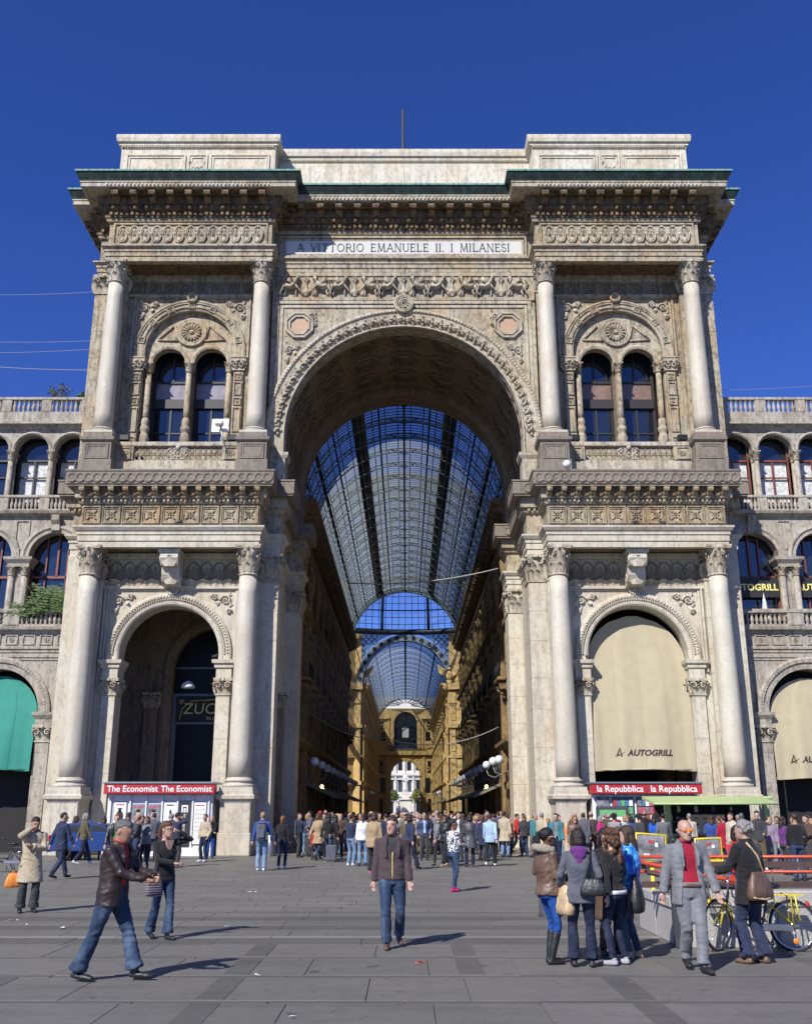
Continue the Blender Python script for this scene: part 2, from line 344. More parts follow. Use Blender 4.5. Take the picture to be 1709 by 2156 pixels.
def capital_mesh(r, h, seg=8):
    g = G()
    g.lathe([(r*1.0,0),(r*1.1,.02*h),(r*1.12,.05*h),(r*1.0,.08*h),(r*.9,.1*h),(r*.92,.5*h),(r*1.02,.75*h),(r*1.22,.87*h),(r*1.2,.9*h)], 20)
    for row, (z, hh, ou, off) in enumerate(((.08*h, .36*h, .34*r, 0), (.12*h, .6*h, .48*r, .5))):
        for i in range(seg):
            a = 2*pi*(i+off)/seg
            T = Matrix.Rotation(a, 4, 'Z') @ Matrix.Translation((0, -r*.93, z)); leaf(g, T, r*.72, hh, ou)
    for i in range(4):
        a = pi/4+i*pi/2
        for sd in (-1, 1):
            T = Matrix.Rotation(a, 4, 'Z') @ Matrix.Rotation(sd*.42, 4, 'Z') @ Matrix.Translation((0, -r*1.22, h*.73)) @ Matrix.Rotation(pi/2-sd*.55, 4, 'Z')
            spiral(g, T, r*.3, 1.6, r*.085, 12, flip=1)
            g.tube([(0,0,0)]*1+[(0, -.1*r, -.2*h)], r*.06, 5, T=Matrix.Rotation(a+sd*.3, 4, 'Z') @ Matrix.Translation((0, -r*1.08, h*.68)))
        T = Matrix.Rotation(i*pi/2, 4, 'Z')
        g.ball((0, -r*1.22, h*.9), r*.17, 8, 5, T=T)
        leaf(g, T @ Matrix.Translation((0, -r*1.0, h*.62)), r*.34, h*.28, r*.3)
    ab = []
    for i in range(4):                                       # abacus with hollow sides
        for t in (-1, -.92, -.5, 0, .5, .92):
            x = t*r*1.42; y = -r*(1.18+.24*min(1, abs(t))**2); a = i*pi/2
            ab.append((x*cos(a)-y*sin(a), x*sin(a)+y*cos(a)))
    for sc, z0, z1 in ((.95, .88*h, .93*h), (1.0, .93*h, 1.0*h)): g.prism([(x*sc, y*sc) for x, y in ab], z0, z1, 'z')
    return g
def rosette(g, T, r, petals=8, d=.1, m=0):
    g.ball((0, -d*.5, 0), r*.26, 8, 5, m, sy=d/r*2, T=T)
    for i in range(petals):
        a = 2*pi*i/petals
        g.ball((r*.6*cos(a), -d*.2, r*.6*sin(a)), r*.27, 7, 4, m, sy=d/r*1.6, T=T)
def frame(g, T, w, h, b, d, m=0, steps=1, bot=True):                  # raised rectangular frame centred on the origin, front is -y
    for i in range(steps):
        a, c = w/2-i*b*1.25, h/2-i*b*1.25; e = d*(1-.5*i)
        for x0, x1, z0, z1 in ((-a, a, c-b, c), (-a, a, -c, -c+b), (-a, -a+b, -c+b, c-b), (a-b, a, -c+b, c-b)):
            if not bot and z1 == -c+b: continue
            g.box(x0, x1, -e, .0, z0, z1, m, T)
def panel_mesh(w, h):
    g = G(); I = Matrix()
    frame(g, I, w, h, w*.07, .09, steps=2); rosette(g, I, w*.24, 8, .1)
    for a in range(4):
        T = Matrix.Rotation(a*pi/2+pi/4, 4, 'Y') @ Matrix.Translation((0, 0, w*.27)); g.ball((0, -.03, 0), w*.1, 6, 4, sx=.6, sy=.5, sz=1.3, T=T)
    return g
def bracket_mesh(w, L, h):                                  # scrolled modillion under a soffit, L = outward length along -y, top at z=0
    prof = [(0,0),(-L,0),(-L*1.02,-h*.28),(-L*.93,-h*.5),(-L*.74,-h*.52),(-L*.6,-h*.4),(-L*.42,-h*.5),(-L*.25,-h*.85),(-L*.1,-h*1.0),(0,-h*.92)]
    g = G().prism(prof, -w/2, w/2, 'x')
    for sx in (-1, 1):
        spiral(g, Matrix.Translation((sx*w*.5, -L*.82, -h*.26)) @ Matrix.Rotation(pi/2, 4, 'Z'), h*.22, 1.4, .018, 10, k=5)
        spiral(g, Matrix.Translation((sx*w*.5, -L*.14, -h*.7)) @ Matrix.Rotation(pi/2, 4, 'Z'), h*.22, 1.4, .018, 10, k=5)
    leaf(g, Matrix.Translation((0, -L*.12, -h*1.0)) @ Matrix.Rotation(1.05, 4, 'X'), w*.85, L*.8, .06)
    g.box(-w*.6, w*.6, -L*1.06, 0, 0, h*.12)
    return g
def medal_mesh(r, d=.07):                                   # roundel: rings and a dished disc
    g = G(); R = Matrix.Rotation(pi/2, 4, 'X')
    g.lathe([(r,0),(r,d*.8),(r*.9,d),(r*.82,d*.6),(r*.78,d*.6),(r*.72,d*.95),(r*.64,d*.7),(r*.58,.01),(r*.3,.02),(.001,.04)], 16, T=R)
    return g
def oval_mesh(w, h):
    g = G(); P = [(w*.5*cos(a), -.05, h*.47*sin(a)) for a in frange(0, 2*pi, 19)]
    g.tube(P, .05, 5); g.tube([(x*.7, -.03, z*.74) for x, y, z in P], .03, 5)
    rosette(g, Matrix(), w*.22, 6, .1)
    for s in (-1, 1):
        leaf(g, Matrix.Translation((0, -.02, s*h*.16)) @ Matrix.Rotation(0 if s > 0 else pi, 4, 'Y'), w*.36, h*.26, .08)
        g.ball((0, -.06, s*h*.44), .075, 6, 4)
        g.ball((w*.5*s, -.06, 0), .07, 6, 4, sz=1.6)
    return g
def palmette_mesh(w, h):
    g = G()
    for i in range(7):
        a = (i-3)*.36; L = h*(.82-.055*abs(i-3))
        leaf(g, Matrix.Translation((0, 0, h*.06)) @ Matrix.Rotation(a, 4, 'Y'), w*.2, L, .06, 1.0, 4)
    g.tube([(w*.5*cos(a), -.04, h*.45+h*.5*sin(a)) for a in frange(0, pi, 9)], .035, 5)
    for s in (-1, 1): g.tube([(s*w*.5, -.04, h*.45), (s*w*.47, -.04, h*.2), (s*w*.3, -.05, .02)], .03, 5)
    g.ball((0, -.06, h*.1), w*.12, 7, 4)
    return g
def griffin_mesh(s=1.0):                                    # winged lion seen from the side, facing +x, about 2 wide, 1.25 high
    g = G(); y = -.08
    def t(P, R): g.tube([(p[0]*s, y*(p[2] if len(p) > 2 else 1), p[1]*s) for p in P], [r*s for r in R], 8, sq=.7)
    t([(-.62,.5),(-.4,.54),(-.1,.5),(.18,.58),(.36,.72)], [.14,.21,.18,.24,.2])
    t([(.34,.7),(.44,.9),(.5,1.04)], [.2,.16,.17]); t([(.48,1.03),(.58,1.04),(.7,.97)], [.14,.11,.06])
    t([(.42,1.1),(.38,1.22)], [.05,.02]); t([(.52,1.14),(.52,1.25)], [.05,.02])
    for P, R in (([(.3,.6),(.4,.35),(.36,.12),(.46,.04)], [.12,.08,.055,.05]), ([(.3,.6,2),(.56,.42,2),(.72,.26,2),(.84,.28,2)], [.11,.075,.055,.05]),
                 ([(-.5,.5),(-.42,.28),(-.56,.12),(-.42,.04)], [.16,.1,.06,.05]), ([(-.55,.5,2),(-.72,.3,2),(-.86,.12,2),(-.74,.04,2)], [.15,.09,.055,.05])): t(P, R)
    t([(-.66,.55),(-.86,.62),(-.96,.82),(-.84,.95),(-.72,.86)], [.05,.04,.035,.035,.05])
    for i in range(5):
        a = .3+i*.1
        g.tube([((.18-.02*i)*s, y*1.6, (.66+.01*i)*s), ((.05-.28*cos(a))*s, y*1.8, (.72+.32*sin(a)*1.2)*s), ((-.0-.52*cos(a)*(1-.05*i))*s, y*1.5, (.76+.5*sin(a))*s)], [.06*s,.06*s,.025*s], 6)
    return g
def vase_mesh():
    g = G(); g.lathe([(.1,0),(.12,.03),(.05,.08),(.2,.16),(.24,.26),(.2,.34),(.08,.38),(.05,.55),(.035,.8),(.08,.86),(.03,.95)], 12, sy=.5, c=(0,-.06,.05))
    for a in range(5): g.ball((.1*cos(a*1.25), -.08, 1.03+.1*sin(a*1.25)), .06, 6, 4)
    return g
def fruit_mesh():
    g = G(); rr = random.Random(3)
    for i in range(9): g.ball((rr.uniform(-.16,.16), -.06-rr.uniform(0,.06), rr.uniform(-.26,.26)), rr.uniform(.06,.1), 6, 4)
    for i in range(4): leaf(g, Matrix.Translation((0,-.03,-.1)) @ Matrix.Rotation((i-1.5)*.8, 4, 'Y'), .16, .34, .08, n=3)
    return g
def scroll_mesh(w, h):                                      # acanthus scroll for a spandrel corner, lower left is the tail
    g = G()
    spiral(g, Matrix.Translation((w*.3, -.04, h*.66)), w*.22, 1.7, .05, 18)
    rosette(g, Matrix.Translation((w*.3, -.03, h*.66)), w*.1, 5, .06)
    spiral(g, Matrix.Translation((w*.78, -.04, h*.8)), w*.15, 1.5, .04, 14); spiral(g, Matrix.Translation((w*.16, -.04, h*.2)), w*.12, 1.5, .04, 14, flip=-1)
    for x, z, a, L in ((.3,.45,-2.6,.3),(.5,.7,.9,.3),(.62,.86,1.5,.28),(.14,.4,-.3,.26),(.55,.6,2.0,.22),(.2,.86,-.6,.2)):
        leaf(g, Matrix.Translation((w*x, -.02, h*z)) @ Matrix.Rotation(a, 4, 'Y'), w*.14, L*h, .06, n=4)
    return g
def coffer_mesh(w, d):                                      # octagonal coffer with a shell, lies in the x-y plane facing -z
    g = G(); o = [(cos(a)*w*.5, sin(a)*d*.5) for a in [pi/8+i*pi/4 for i in range(8)]]
    for s0, s1, z0, z1 in ((1.02, .9, 0, -.1), (.86, .76, 0, -.07)):
        g.rows([[(x*s0, y*s0, 0) for x, y in o], [(x*s0, y*s0, z1) for x, y in o], [(x*s1, y*s1, z1) for x, y in o], [(x*s1, y*s1, 0) for x, y in o]], True, 0, False)
    for i in range(9):
        a = pi*(i+.5)/9; g.tube([(0, -d*.25, -.05), (cos(a)*w*.34, -d*.25+sin(a)*d*.52, -.03)], [.03, .085], 5)
    g.ball((0, -d*.26, -.06), .1, 6, 4)
    return g
STROKES = {   # thick and thin strokes of roman capitals: (x0,z0,x1,z1,width)
 'A': [(0,0,.42,1,.07),(.84,0,.42,1,.13),(.2,.36,.64,.36,.06)], 'V': [(0,1,.4,0,.13),(.8,1,.4,0,.07)], 'I': [(.1,0,.1,1,.13)],
 'T': [(.4,0,.4,1,.13),(0,.97,.8,.97,.07),(.02,.97,.02,.8,.05),(.78,.97,.78,.8,.05)], 'R': [(.1,0,.1,1,.13),(.1,.97,.4,.97,.06),(.1,.5,.4,.5,.06),(.4,.5,.8,0,.12)],
 'E': [(.1,0,.1,1,.13),(.1,.97,.6,.97,.06),(.1,.52,.5,.52,.06),(.1,.03,.64,.03,.06),(.6,.97,.6,.82,.05),(.64,.03,.64,.2,.05)],
 'M': [(.1,0,.16,1,.07),(.16,1,.5,.05,.13),(.84,1,.5,.05,.07),(.84,1,.92,0,.13)], 'N': [(.1,0,.1,1,.07),(.1,1,.75,0,.13),(.75,0,.75,1,.07)],
 'U': [(.1,1,.1,.3,.13),(.72,1,.72,.3,.07)], 'L': [(.1,0,.1,1,.13),(.1,.03,.6,.03,.06),(.6,.03,.6,.22,.05)], 'S': [], 'O': [], '.': [(.06,0,.06,.13,.14)]}
ARCS = {'O': [(.45,.5,.42,.48,0,2*pi)], 'R': [(.4,.735,.24,.235,-pi/2,pi/2)], 'U': [(.41,.3,.31,.28,pi,2*pi)],
        'S': [(.28,.74,.24,.23,.15*pi,1.45*pi),(.3,.26,.26,.24,-.95*pi,.5*pi)]}
WID = {'A':.9,'V':.86,'I':.32,'T':.88,'R':.84,'E':.74,'M':1.08,'N':.92,'U':.88,'L':.7,'S':.64,'O':.98,'.':.22,' ':.62}
def roman(text, h, track=.1):
    out = []; x = 0
    for ch in text:
        if ch != ' ':
            g = G()
            for x0, z0, x1, z1, w in STROKES[ch]:
                a = atan2(z1-z0, x1-x0); l = math.hypot(x1-x0, z1-z0)
                g.box(0, l*h, -.02, .004, -w*h/2, w*h/2, T=Matrix.Translation((x0*h, 0, z0*h)) @ Matrix.Rotation(-a, 4, 'Y'))
                if abs(x1-x0) < .5 and l > .6:
                    for zz, xx in ((z0, x0), (z1, x1)):
                        if zz in (0, 1): g.box((xx-.13)*h, (xx+.13)*h, -.021, .003, (zz-.02)*h, (zz+.02)*h)
            for cx, cz, rx, rz, a0, a1 in ARCS.get(ch, []):
                g.tube([((cx+rx*cos(a))*h, -.008, (cz+rz*sin(a))*h) for a in frange(a0, a1, 17)], .05*h, 4)
            out.append((ch, x, g))
        x += (WID[ch]+track)*h
    return out, x
def text_mesh(txt, size, ext=.01, bold=0.0, shear=0.0, spacing=1.0, align='CENTER'):
    c = bpy.data.curves.new('t', 'FONT'); c.body = txt; c.size = size; c.extrude = ext; c.offset = bold; c.shear = shear; c.space_character = spacing
    c.align_x = align; c.align_y = 'CENTER'; c.resolution_u = 3
    me = evaluated(bpy.data.objects.new('t', c)); bpy.data.curves.remove(c)
    me.transform(Matrix.Rotation(pi/2, 4, 'X')); me.materials.clear(); return me
# ---------------------------------------------------------------- the triumphal arch
YB, YW, YM = 45.2, 46.8, 46.4             # pavilion front, pavilion wall, recessed centre
PX, BC = (7.3, 14.8), 11.05               # column axes and bay centre
arch = root('triumphal_arch', 'monumental pale stone triumphal arch with a glass-roofed arcade seen through it', 'arch', (0, 46, 0))
def P(name, g, m, pos=(0,0,0), rot=None, scale=None, parent=None): return ob(name, g, m, parent or arch, pos, rot, scale)
UP = [(-16.2,56.4),(-16.2,YW),(-15.3,YW),(-15.3,YB),(-6.8,YB),(-6.8,YM),(6.8,YM),(6.8,YB),(15.3,YB),(15.3,YW),(16.2,YW),(16.2,56.4)]
LOL = [(-16.2,56.4),(-16.2,YW),(-15.3,YW),(-15.3,YB),(-6.8,YB),(-6.8,46.75),(-6.0,46.75),(-6.0,48),(-6.6,48),(-6.6,54.6),(-5.8,54.6),(-5.8,56.4)]
LOR = [(-x, y) for x, y in LOL[::-1]]
# --- lower storey entablature, three runs of moulding on each side
for path in (LOL, LOR):
    P('architrave', G().sweep(path, [(-.35,13.74),(0,13.74),(0,14.02),(.05,14.04),(.05,14.32),(.1,14.34),(.1,14.5),(.16,14.52),(.26,14.66),(.26,14.74),(-.1,14.80),(-.35,14.80)]), 'stone_lower')
    P('frieze', G().sweep(path, [(-.35,14.80),(-.02,14.80),(-.02,15.84),(-.35,15.84)]), 'stone_upper')
    P('cornice_bed', G().sweep(path, [(-.35,15.84),(.08,15.84),(.12,15.9),(.12,16.06),(.28,16.1),(.28,16.58),(-.35,16.58)]), 'stone_upper')
    P('cornice_band', G().sweep(path, [(-.35,16.58),(.6,16.58),(.6,16.64),(.66,16.68),(.66,17.28),(.7,17.30),(.7,17.38),(-.35,17.38)]), 'stone_band')
    d = G()
    for (xa, ya), (xb, yb) in zip(path[:-1], path[1:]):
        L = math.hypot(xb-xa, yb-ya); nx, ny = (yb-ya)/L, -(xb-xa)/L; n = int(L/.2)
        if ya > 50 and yb > 50: continue
        for i in range(n):
            t = (i+.5)/n; x, y = lerp(xa, xb, t)+nx*.17, lerp(ya, yb, t)+ny*.17; d.box(x-.05, x+.05, y-.05, y+.05, 15.92, 16.06)
    tag(P('dentil_course', d, 'stone_upper'), kind='stuff')
# --- upper entablature
P('architrave', G().sweep(UP, [(-.35,28.94),(0,28.94),(0,29.2),(.05,29.22),(.05,29.44),(.1,29.46),(.1,29.58),(.24,29.7),(.24,29.78),(-.35,29.82)]), 'stone_upper')
P('frieze', G().sweep(UP, [(-.35,29.82),(-.03,29.82),(-.03,31.2),(.1,31.2),(.14,31.3),(.14,31.38),(-.35,31.38)]), 'stone_upper')
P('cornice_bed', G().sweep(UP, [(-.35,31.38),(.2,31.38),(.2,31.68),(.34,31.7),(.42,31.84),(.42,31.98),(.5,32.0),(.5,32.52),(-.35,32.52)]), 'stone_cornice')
P('corona', G().sweep(UP, [(-.35,32.50),(1.22,32.50),(1.25,32.53),(1.25,32.74),(1.29,32.76),(1.29,32.82),(-.35,32.82)]), 'stone_pale')
P('copper_gutter', G().sweep(UP, [(.2,32.82),(1.27,32.82),(1.28,32.86),(1.31,32.93),(1.39,33.08),(1.47,33.24),(1.49,33.28),(1.3,33.30),(.2,33.24)]), 'copper_dark')
P('copper_edge', G().sweep(UP, [(1.28,33.29),(1.52,33.27),(1.53,33.36),(1.28,33.38)]), 'copper_edge')
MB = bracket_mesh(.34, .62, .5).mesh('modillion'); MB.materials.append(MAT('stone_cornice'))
MS = bracket_mesh(.24, .36, .4).mesh('modillion_small'); MS.materials.append(MAT('stone_ochre'))
EG = G().ball((0,0,0), .135, 10, 7, sz=1.15).mesh('egg'); EG.materials.append(MAT('stone_cornice'))
SR = medal_mesh(.24, .09).mesh('soffit_rosette'); SR.materials.append(MAT('stone_cornice'))
CR = G(); frame(CR, Matrix(), .62, .62, .05, .05); rosette(CR, Matrix(), .2, 8, .07); CR = CR.mesh('soffit_panel'); CR.materials.append(MAT('stone_cornice'))
d = G(); fl = G(); dart = G()
for (xa, ya), (xb, yb) in zip(UP[:-1], UP[1:]):
    L = math.hypot(xb-xa, yb-ya); nx, ny = (yb-ya)/L, -(xb-xa)/L; rz = atan2(yb-ya, xb-xa)
    e0 = .5 if L > 3 else .3; front = abs(ny) > .5
    n = max(1, round(L/.98)) if L > 3 else (1 if L > 1 else 0)
    if L > 9.5 and not front: n = 5
    for i in range(n):
        t = (i+.5)/n if L > 3 else .5
        if not front and L > 3: t = 1-.09*(i+.5) if nx < 0 else .09*(i+.5)
        x, y = lerp(xa, xb, t), lerp(ya, yb, t)
        P('modillion', MB, None, (x+nx*.5, y+ny*.5, 32.46), (0,0,rz))
        if i < n-1 and front:
            x2, y2 = lerp(xa, xb, (i+1)/n), lerp(ya, yb, (i+1)/n); P('soffit_rosette', SR, None, (x2+nx*.86, y2+ny*.86, 32.5), (pi/2,0,rz))
    if L > 3 and front:
        n = round(L/.56)
        for i in range(n): P('egg', EG, None, (lerp(xa, xb, (i+.5)/n)+nx*.42, lerp(ya, yb, (i+.5)/n)+ny*.42, 31.83))
        for i in range(n+1):
            x, y = lerp(xa, xb, i/n)+nx*.42, lerp(ya, yb, i/n)+ny*.42
            dart.tube([(x, y+.02, 31.97), (x, y-.06, 31.84), (x, y+.03, 31.70)], [.02,.04,.015], 5)
            for s in (-1, 1): dart.tube([(x+s*.09, y+.03, 31.97), (x+s*.12, y-.04, 31.84), (x+s*.06, y+.03, 31.69)], .025, 5)
    n = int(L/.27) if front else int(min(L, 3)/.27)
    for i in range(n):
        t = (i+.5)/n if front else (i+.5)*.27/L; t = t if front or nx > 0 else 1-t
        x, y = lerp(xa, xb, t)+nx*.27, lerp(ya, yb, t)+ny*.27; d.box(x-.075, x+.075, y-.075, y+.075, 31.46, 31.63)
    n = int(L/.2)
    for i in range(n):
        t = (i+.5)/n; x, y = lerp(xa, xb, t)+nx*1.24, lerp(ya, yb, t)+ny*1.24
        if y < 48: fl.tube([(x, y, 32.56), (x, y, 32.72)], .055, 5)
tag(P('dentil_course', d, 'stone_cornice'), kind='stuff'); tag(P('corona_fluting', fl, 'stone_pale'), kind='stuff'); tag(P('dart_course', dart, 'stone_cornice'), kind='stuff')
# --- roof slab, attic
P('roof', G().box(-15.9, 15.9, 46.6, 56.2, 32.9, 33.15), 'copper_dark')
AT = [(-.2,33.1),(.06,33.1),(.06,33.35),(0,33.4),(0,36.05),(.04,36.1),(.04,36.2),(.12,36.22),(.12,36.34),(.22,36.4),(.26,36.62),(.26,36.8),(.2,36.86),(-.2,36.88)]
for s in (-1, 1):
    cx = s*BC; pb = [(cx-4.15,48.6),(cx-4.15,45.7),(cx+4.15,45.7),(cx+4.15,48.6)]
    a = P('attic', G().sweep(pb, AT).box(cx-4, cx+4, 45.85, 48.6, 33.1, 36.7), 'stone_attic')
    bead = G()
    for i in range(58): bead.box(cx-4.12+i*.142, cx-4.04+i*.142, 45.58, 45.68, 36.12, 36.2)
    for i in range(40): bead.ball((cx-4.0+i*.205, 45.68, 33.5), .06, 6, 4)
    tag(P('bead_course', bead, 'stone_attic', parent=a), kind='stuff')
    for o, w in ((-2.25, 3.2), (2.25, 3.2), (0, 1.05)):
        g = G(); frame(g, Matrix(), w, 1.9, .1, .09, steps=2)
        if w < 2:
            rosette(g, Matrix(), .3, 8, .12)
            for q in range(4): g.add(*(lambda t: (t.v, t.f))((lambda t: (leaf(t, Matrix.Rotation(pi/4+q*pi/2, 4, 'Y') @ Matrix.Translation((0,-.02,.28)), .28, .36, .1), t)[1])(G())))
        P('attic_panel', g, 'stone_attic', (cx+o, 45.7, 34.75), parent=a)
    P('attic_corbel', G().box(cx+s*4.15, cx+s*4.75, 47.2, 48.2, 34.3, 35.1).box(cx+s*4.1, cx+s*4.95, 47.1, 48.3, 35.1, 35.35), 'stone_attic', parent=a)
    tag(ob('stay_cable', G().tube([(cx+s*4.6, 47.2, 34.5), (cx+s*5.4, 46.2, 33.4)], .035, 6), 'cable'), 'thin pale stay from the attic block to the copper gutter on the '+('green' if s < 0 else 'cream')+'-awning side', 'cable')
c = P('attic_wall', G().sweep([(-7.0,46.95),(7.0,46.95)], AT).box(-7, 7, 47.1, 48.5, 33.1, 36.7), 'stone_attic')
for i in range(8):
    P('marble_slab', G().cbox(-6.86+i*1.72, -5.15+i*1.72, 46.9, 47.05, 33.6, 36.02, .008), 'stone_attic', parent=c)
bead = G()
for i in range(98): bead.box(-6.9+i*.142, -6.82+i*.142, 46.83, 46.93, 36.12, 36.2)
tag(P('bead_course', bead, 'stone_attic', parent=c), kind='stuff')
# --- columns
def lathe_base(r, z0, z1):
    h = z1-z0; return [(r*1.02,z1),(r*1.1,z0+h*.93),(r*1.12,z0+h*.8),(r*1.28,z0+h*.74),(r*1.3,z0+h*.62),(r*1.2,z0+h*.55),(r*1.14,z0+h*.46),(r*1.2,z0+h*.36),(r*1.4,z0+h*.3),(r*1.44,z0+h*.15),(r*1.38,z0)]
def column(x, y, z0, zs, zc, z1, r, cap, parent=arch):
    H = zc-zs
    c = ob('column', G().lathe([(r*(1-.16*(t**2)), zs+H*t) for t in frange(0, 1, 12)], 32), 'stone_column', parent, (x, y, 0))
    ob('column_base', G().lathe(lathe_base(r, z0+(zs-z0)*.28, zs)[::-1], 32).box(-r*1.45, r*1.45, -r*1.45, r*1.45, z0, z0+(zs-z0)*.28), 'stone_column', c, (x, y, 0))
    ob('capital', cap, None, c, (x, y, zc)); return c
CAPL = capital_mesh(.43, 1.46).mesh('capital'); CAPL.materials.append(MAT('stone_pale'))
CAPU = capital_mesh(.41, 1.24).mesh('capital'); CAPU.materials.append(MAT('stone_pale'))
CAPS = capital_mesh(.3, .8).mesh('small_capital'); CAPS.materials.append(MAT('stone_pale'))
CAPT = capital_mesh(.17, .52, 6).mesh('colonnette_capital'); CAPT.materials.append(MAT('stone_upper'))
def pilaster(x0, x1, y0, y1, z0, zc, z1, mt, capname=True, joint=1.45, parent=None, nb=True):
    pr = parent or arch
    p = ob('pilaster', G().box(x0+.03, x1-.03, y0+.03, y1, z0, zc), mt, pr)
    if nb:
        z = z0; i = 0
        while z < zc-.05:
            zt = min(zc, z+joint*(1.0 if i % 2 else .82)); ob('stone_block', G().cbox(x0, x1, y0, y1-.01, z+.004, zt-.004, .012), mt, p); z = zt; i += 1
    if capname:
        w, dp, h = x1-x0, y1-y0, z1-zc; g = G(); g.box(x0+.02, x1-.02, y0+.02, y1, zc, z1); g.sweep([(x0,y1),(x0,y0),(x1,y0),(x1,y1)], [(-.02,z1-.16),(.12,z1-.14),(.14,z1),(-.02,z1)])
        g.sweep([(x0,y1),(x0,y0),(x1,y0),(x1,y1)], [(-.02,zc),(.05,zc),(.05,zc+.09),(-.02,zc+.1)])
        for fx, fy, rz, L in (((x0+x1)/2, y0, 0, w), (x0, (y0+y1)/2, -pi/2, dp), (x1, (y0+y1)/2, pi/2, dp)):
            n = max(1, round(L/.34)); F = Matrix.Translation((fx, fy, 0)) @ Matrix.Rotation(rz, 4, 'Z')
            for i in range(n): leaf(g, F @ Matrix.Translation((-L/2+(i+.5)*L/n, -.01, zc+.1)), L/n*1.05, h*.4, .16)
            for i in range(n+1): leaf(g, F @ Matrix.Translation((-L/2+i*L/n, .0, zc+.1)), L/n*.9, h*.66, .2)
            for sd in (-1, 1): spiral(g, F @ Matrix.Translation((sd*(L/2-.1), -.13, z1-.34)), .17, 1.5, .045, 12, flip=sd)
            g.ball((0, -.12, z1-.1), .1, 6, 4, T=F)
        ob('capital', g, 'stone_pale', p)
    return p
# --- the two pavilions
ROS = panel_mesh(.86, .86).mesh('rosette_panel'); ROS.materials.append(MAT('stone_ochre'))
RSQ = panel_mesh(.62, .62).mesh('square_rosette'); RSQ.materials.append(MAT('stone_shade'))
OV = oval_mesh(.5, 1.0).mesh('oval_ornament'); OV.materials.append(MAT('stone_pale'))
RD = medal_mesh(.25, .06).mesh('roundel'); RD.materials.append(MAT('stone_band'))
PAL = palmette_mesh(.62, 1.0).mesh('palmette'); PAL.materials.append(MAT('stone_shade'))
SHELL = G(); leaf(SHELL, Matrix(), .5, .36, .16); leaf(SHELL, Matrix.Translation((.24,0,0)), .26, .3, .1); SHELL = SHELL.mesh('leaf_ornament'); SHELL.materials.append(MAT('stone_pale'))
SCR = scroll_mesh(1.0, 1.0).mesh('scroll_ornament'); SCR.materials.append(MAT('stone_pale'))
SCL = scroll_mesh(1.0, 1.0).mesh('scroll_ornament_low'); SCL.materials.append(MAT('stone_lower'))
BAL = G()
BAL.tube([(.12*cos(a), -.03, .22+.2*sin(a) if sin(a) > 0 else -.22+.2*sin(a)) for a in frange(0, 2*pi, 17)], .045, 5)
BAL.tube([(.07*cos(a), -.03, .07*sin(a)) for a in frange(0, 2*pi, 9)], .035, 5); BAL.box(-.13,-.09,-.06,0,-.2,.2); BAL.box(.09,.13,-.06,0,-.2,.2)
BAL = BAL.mesh('pierced_loop'); BAL.materials.append(MAT('stone_upper'))
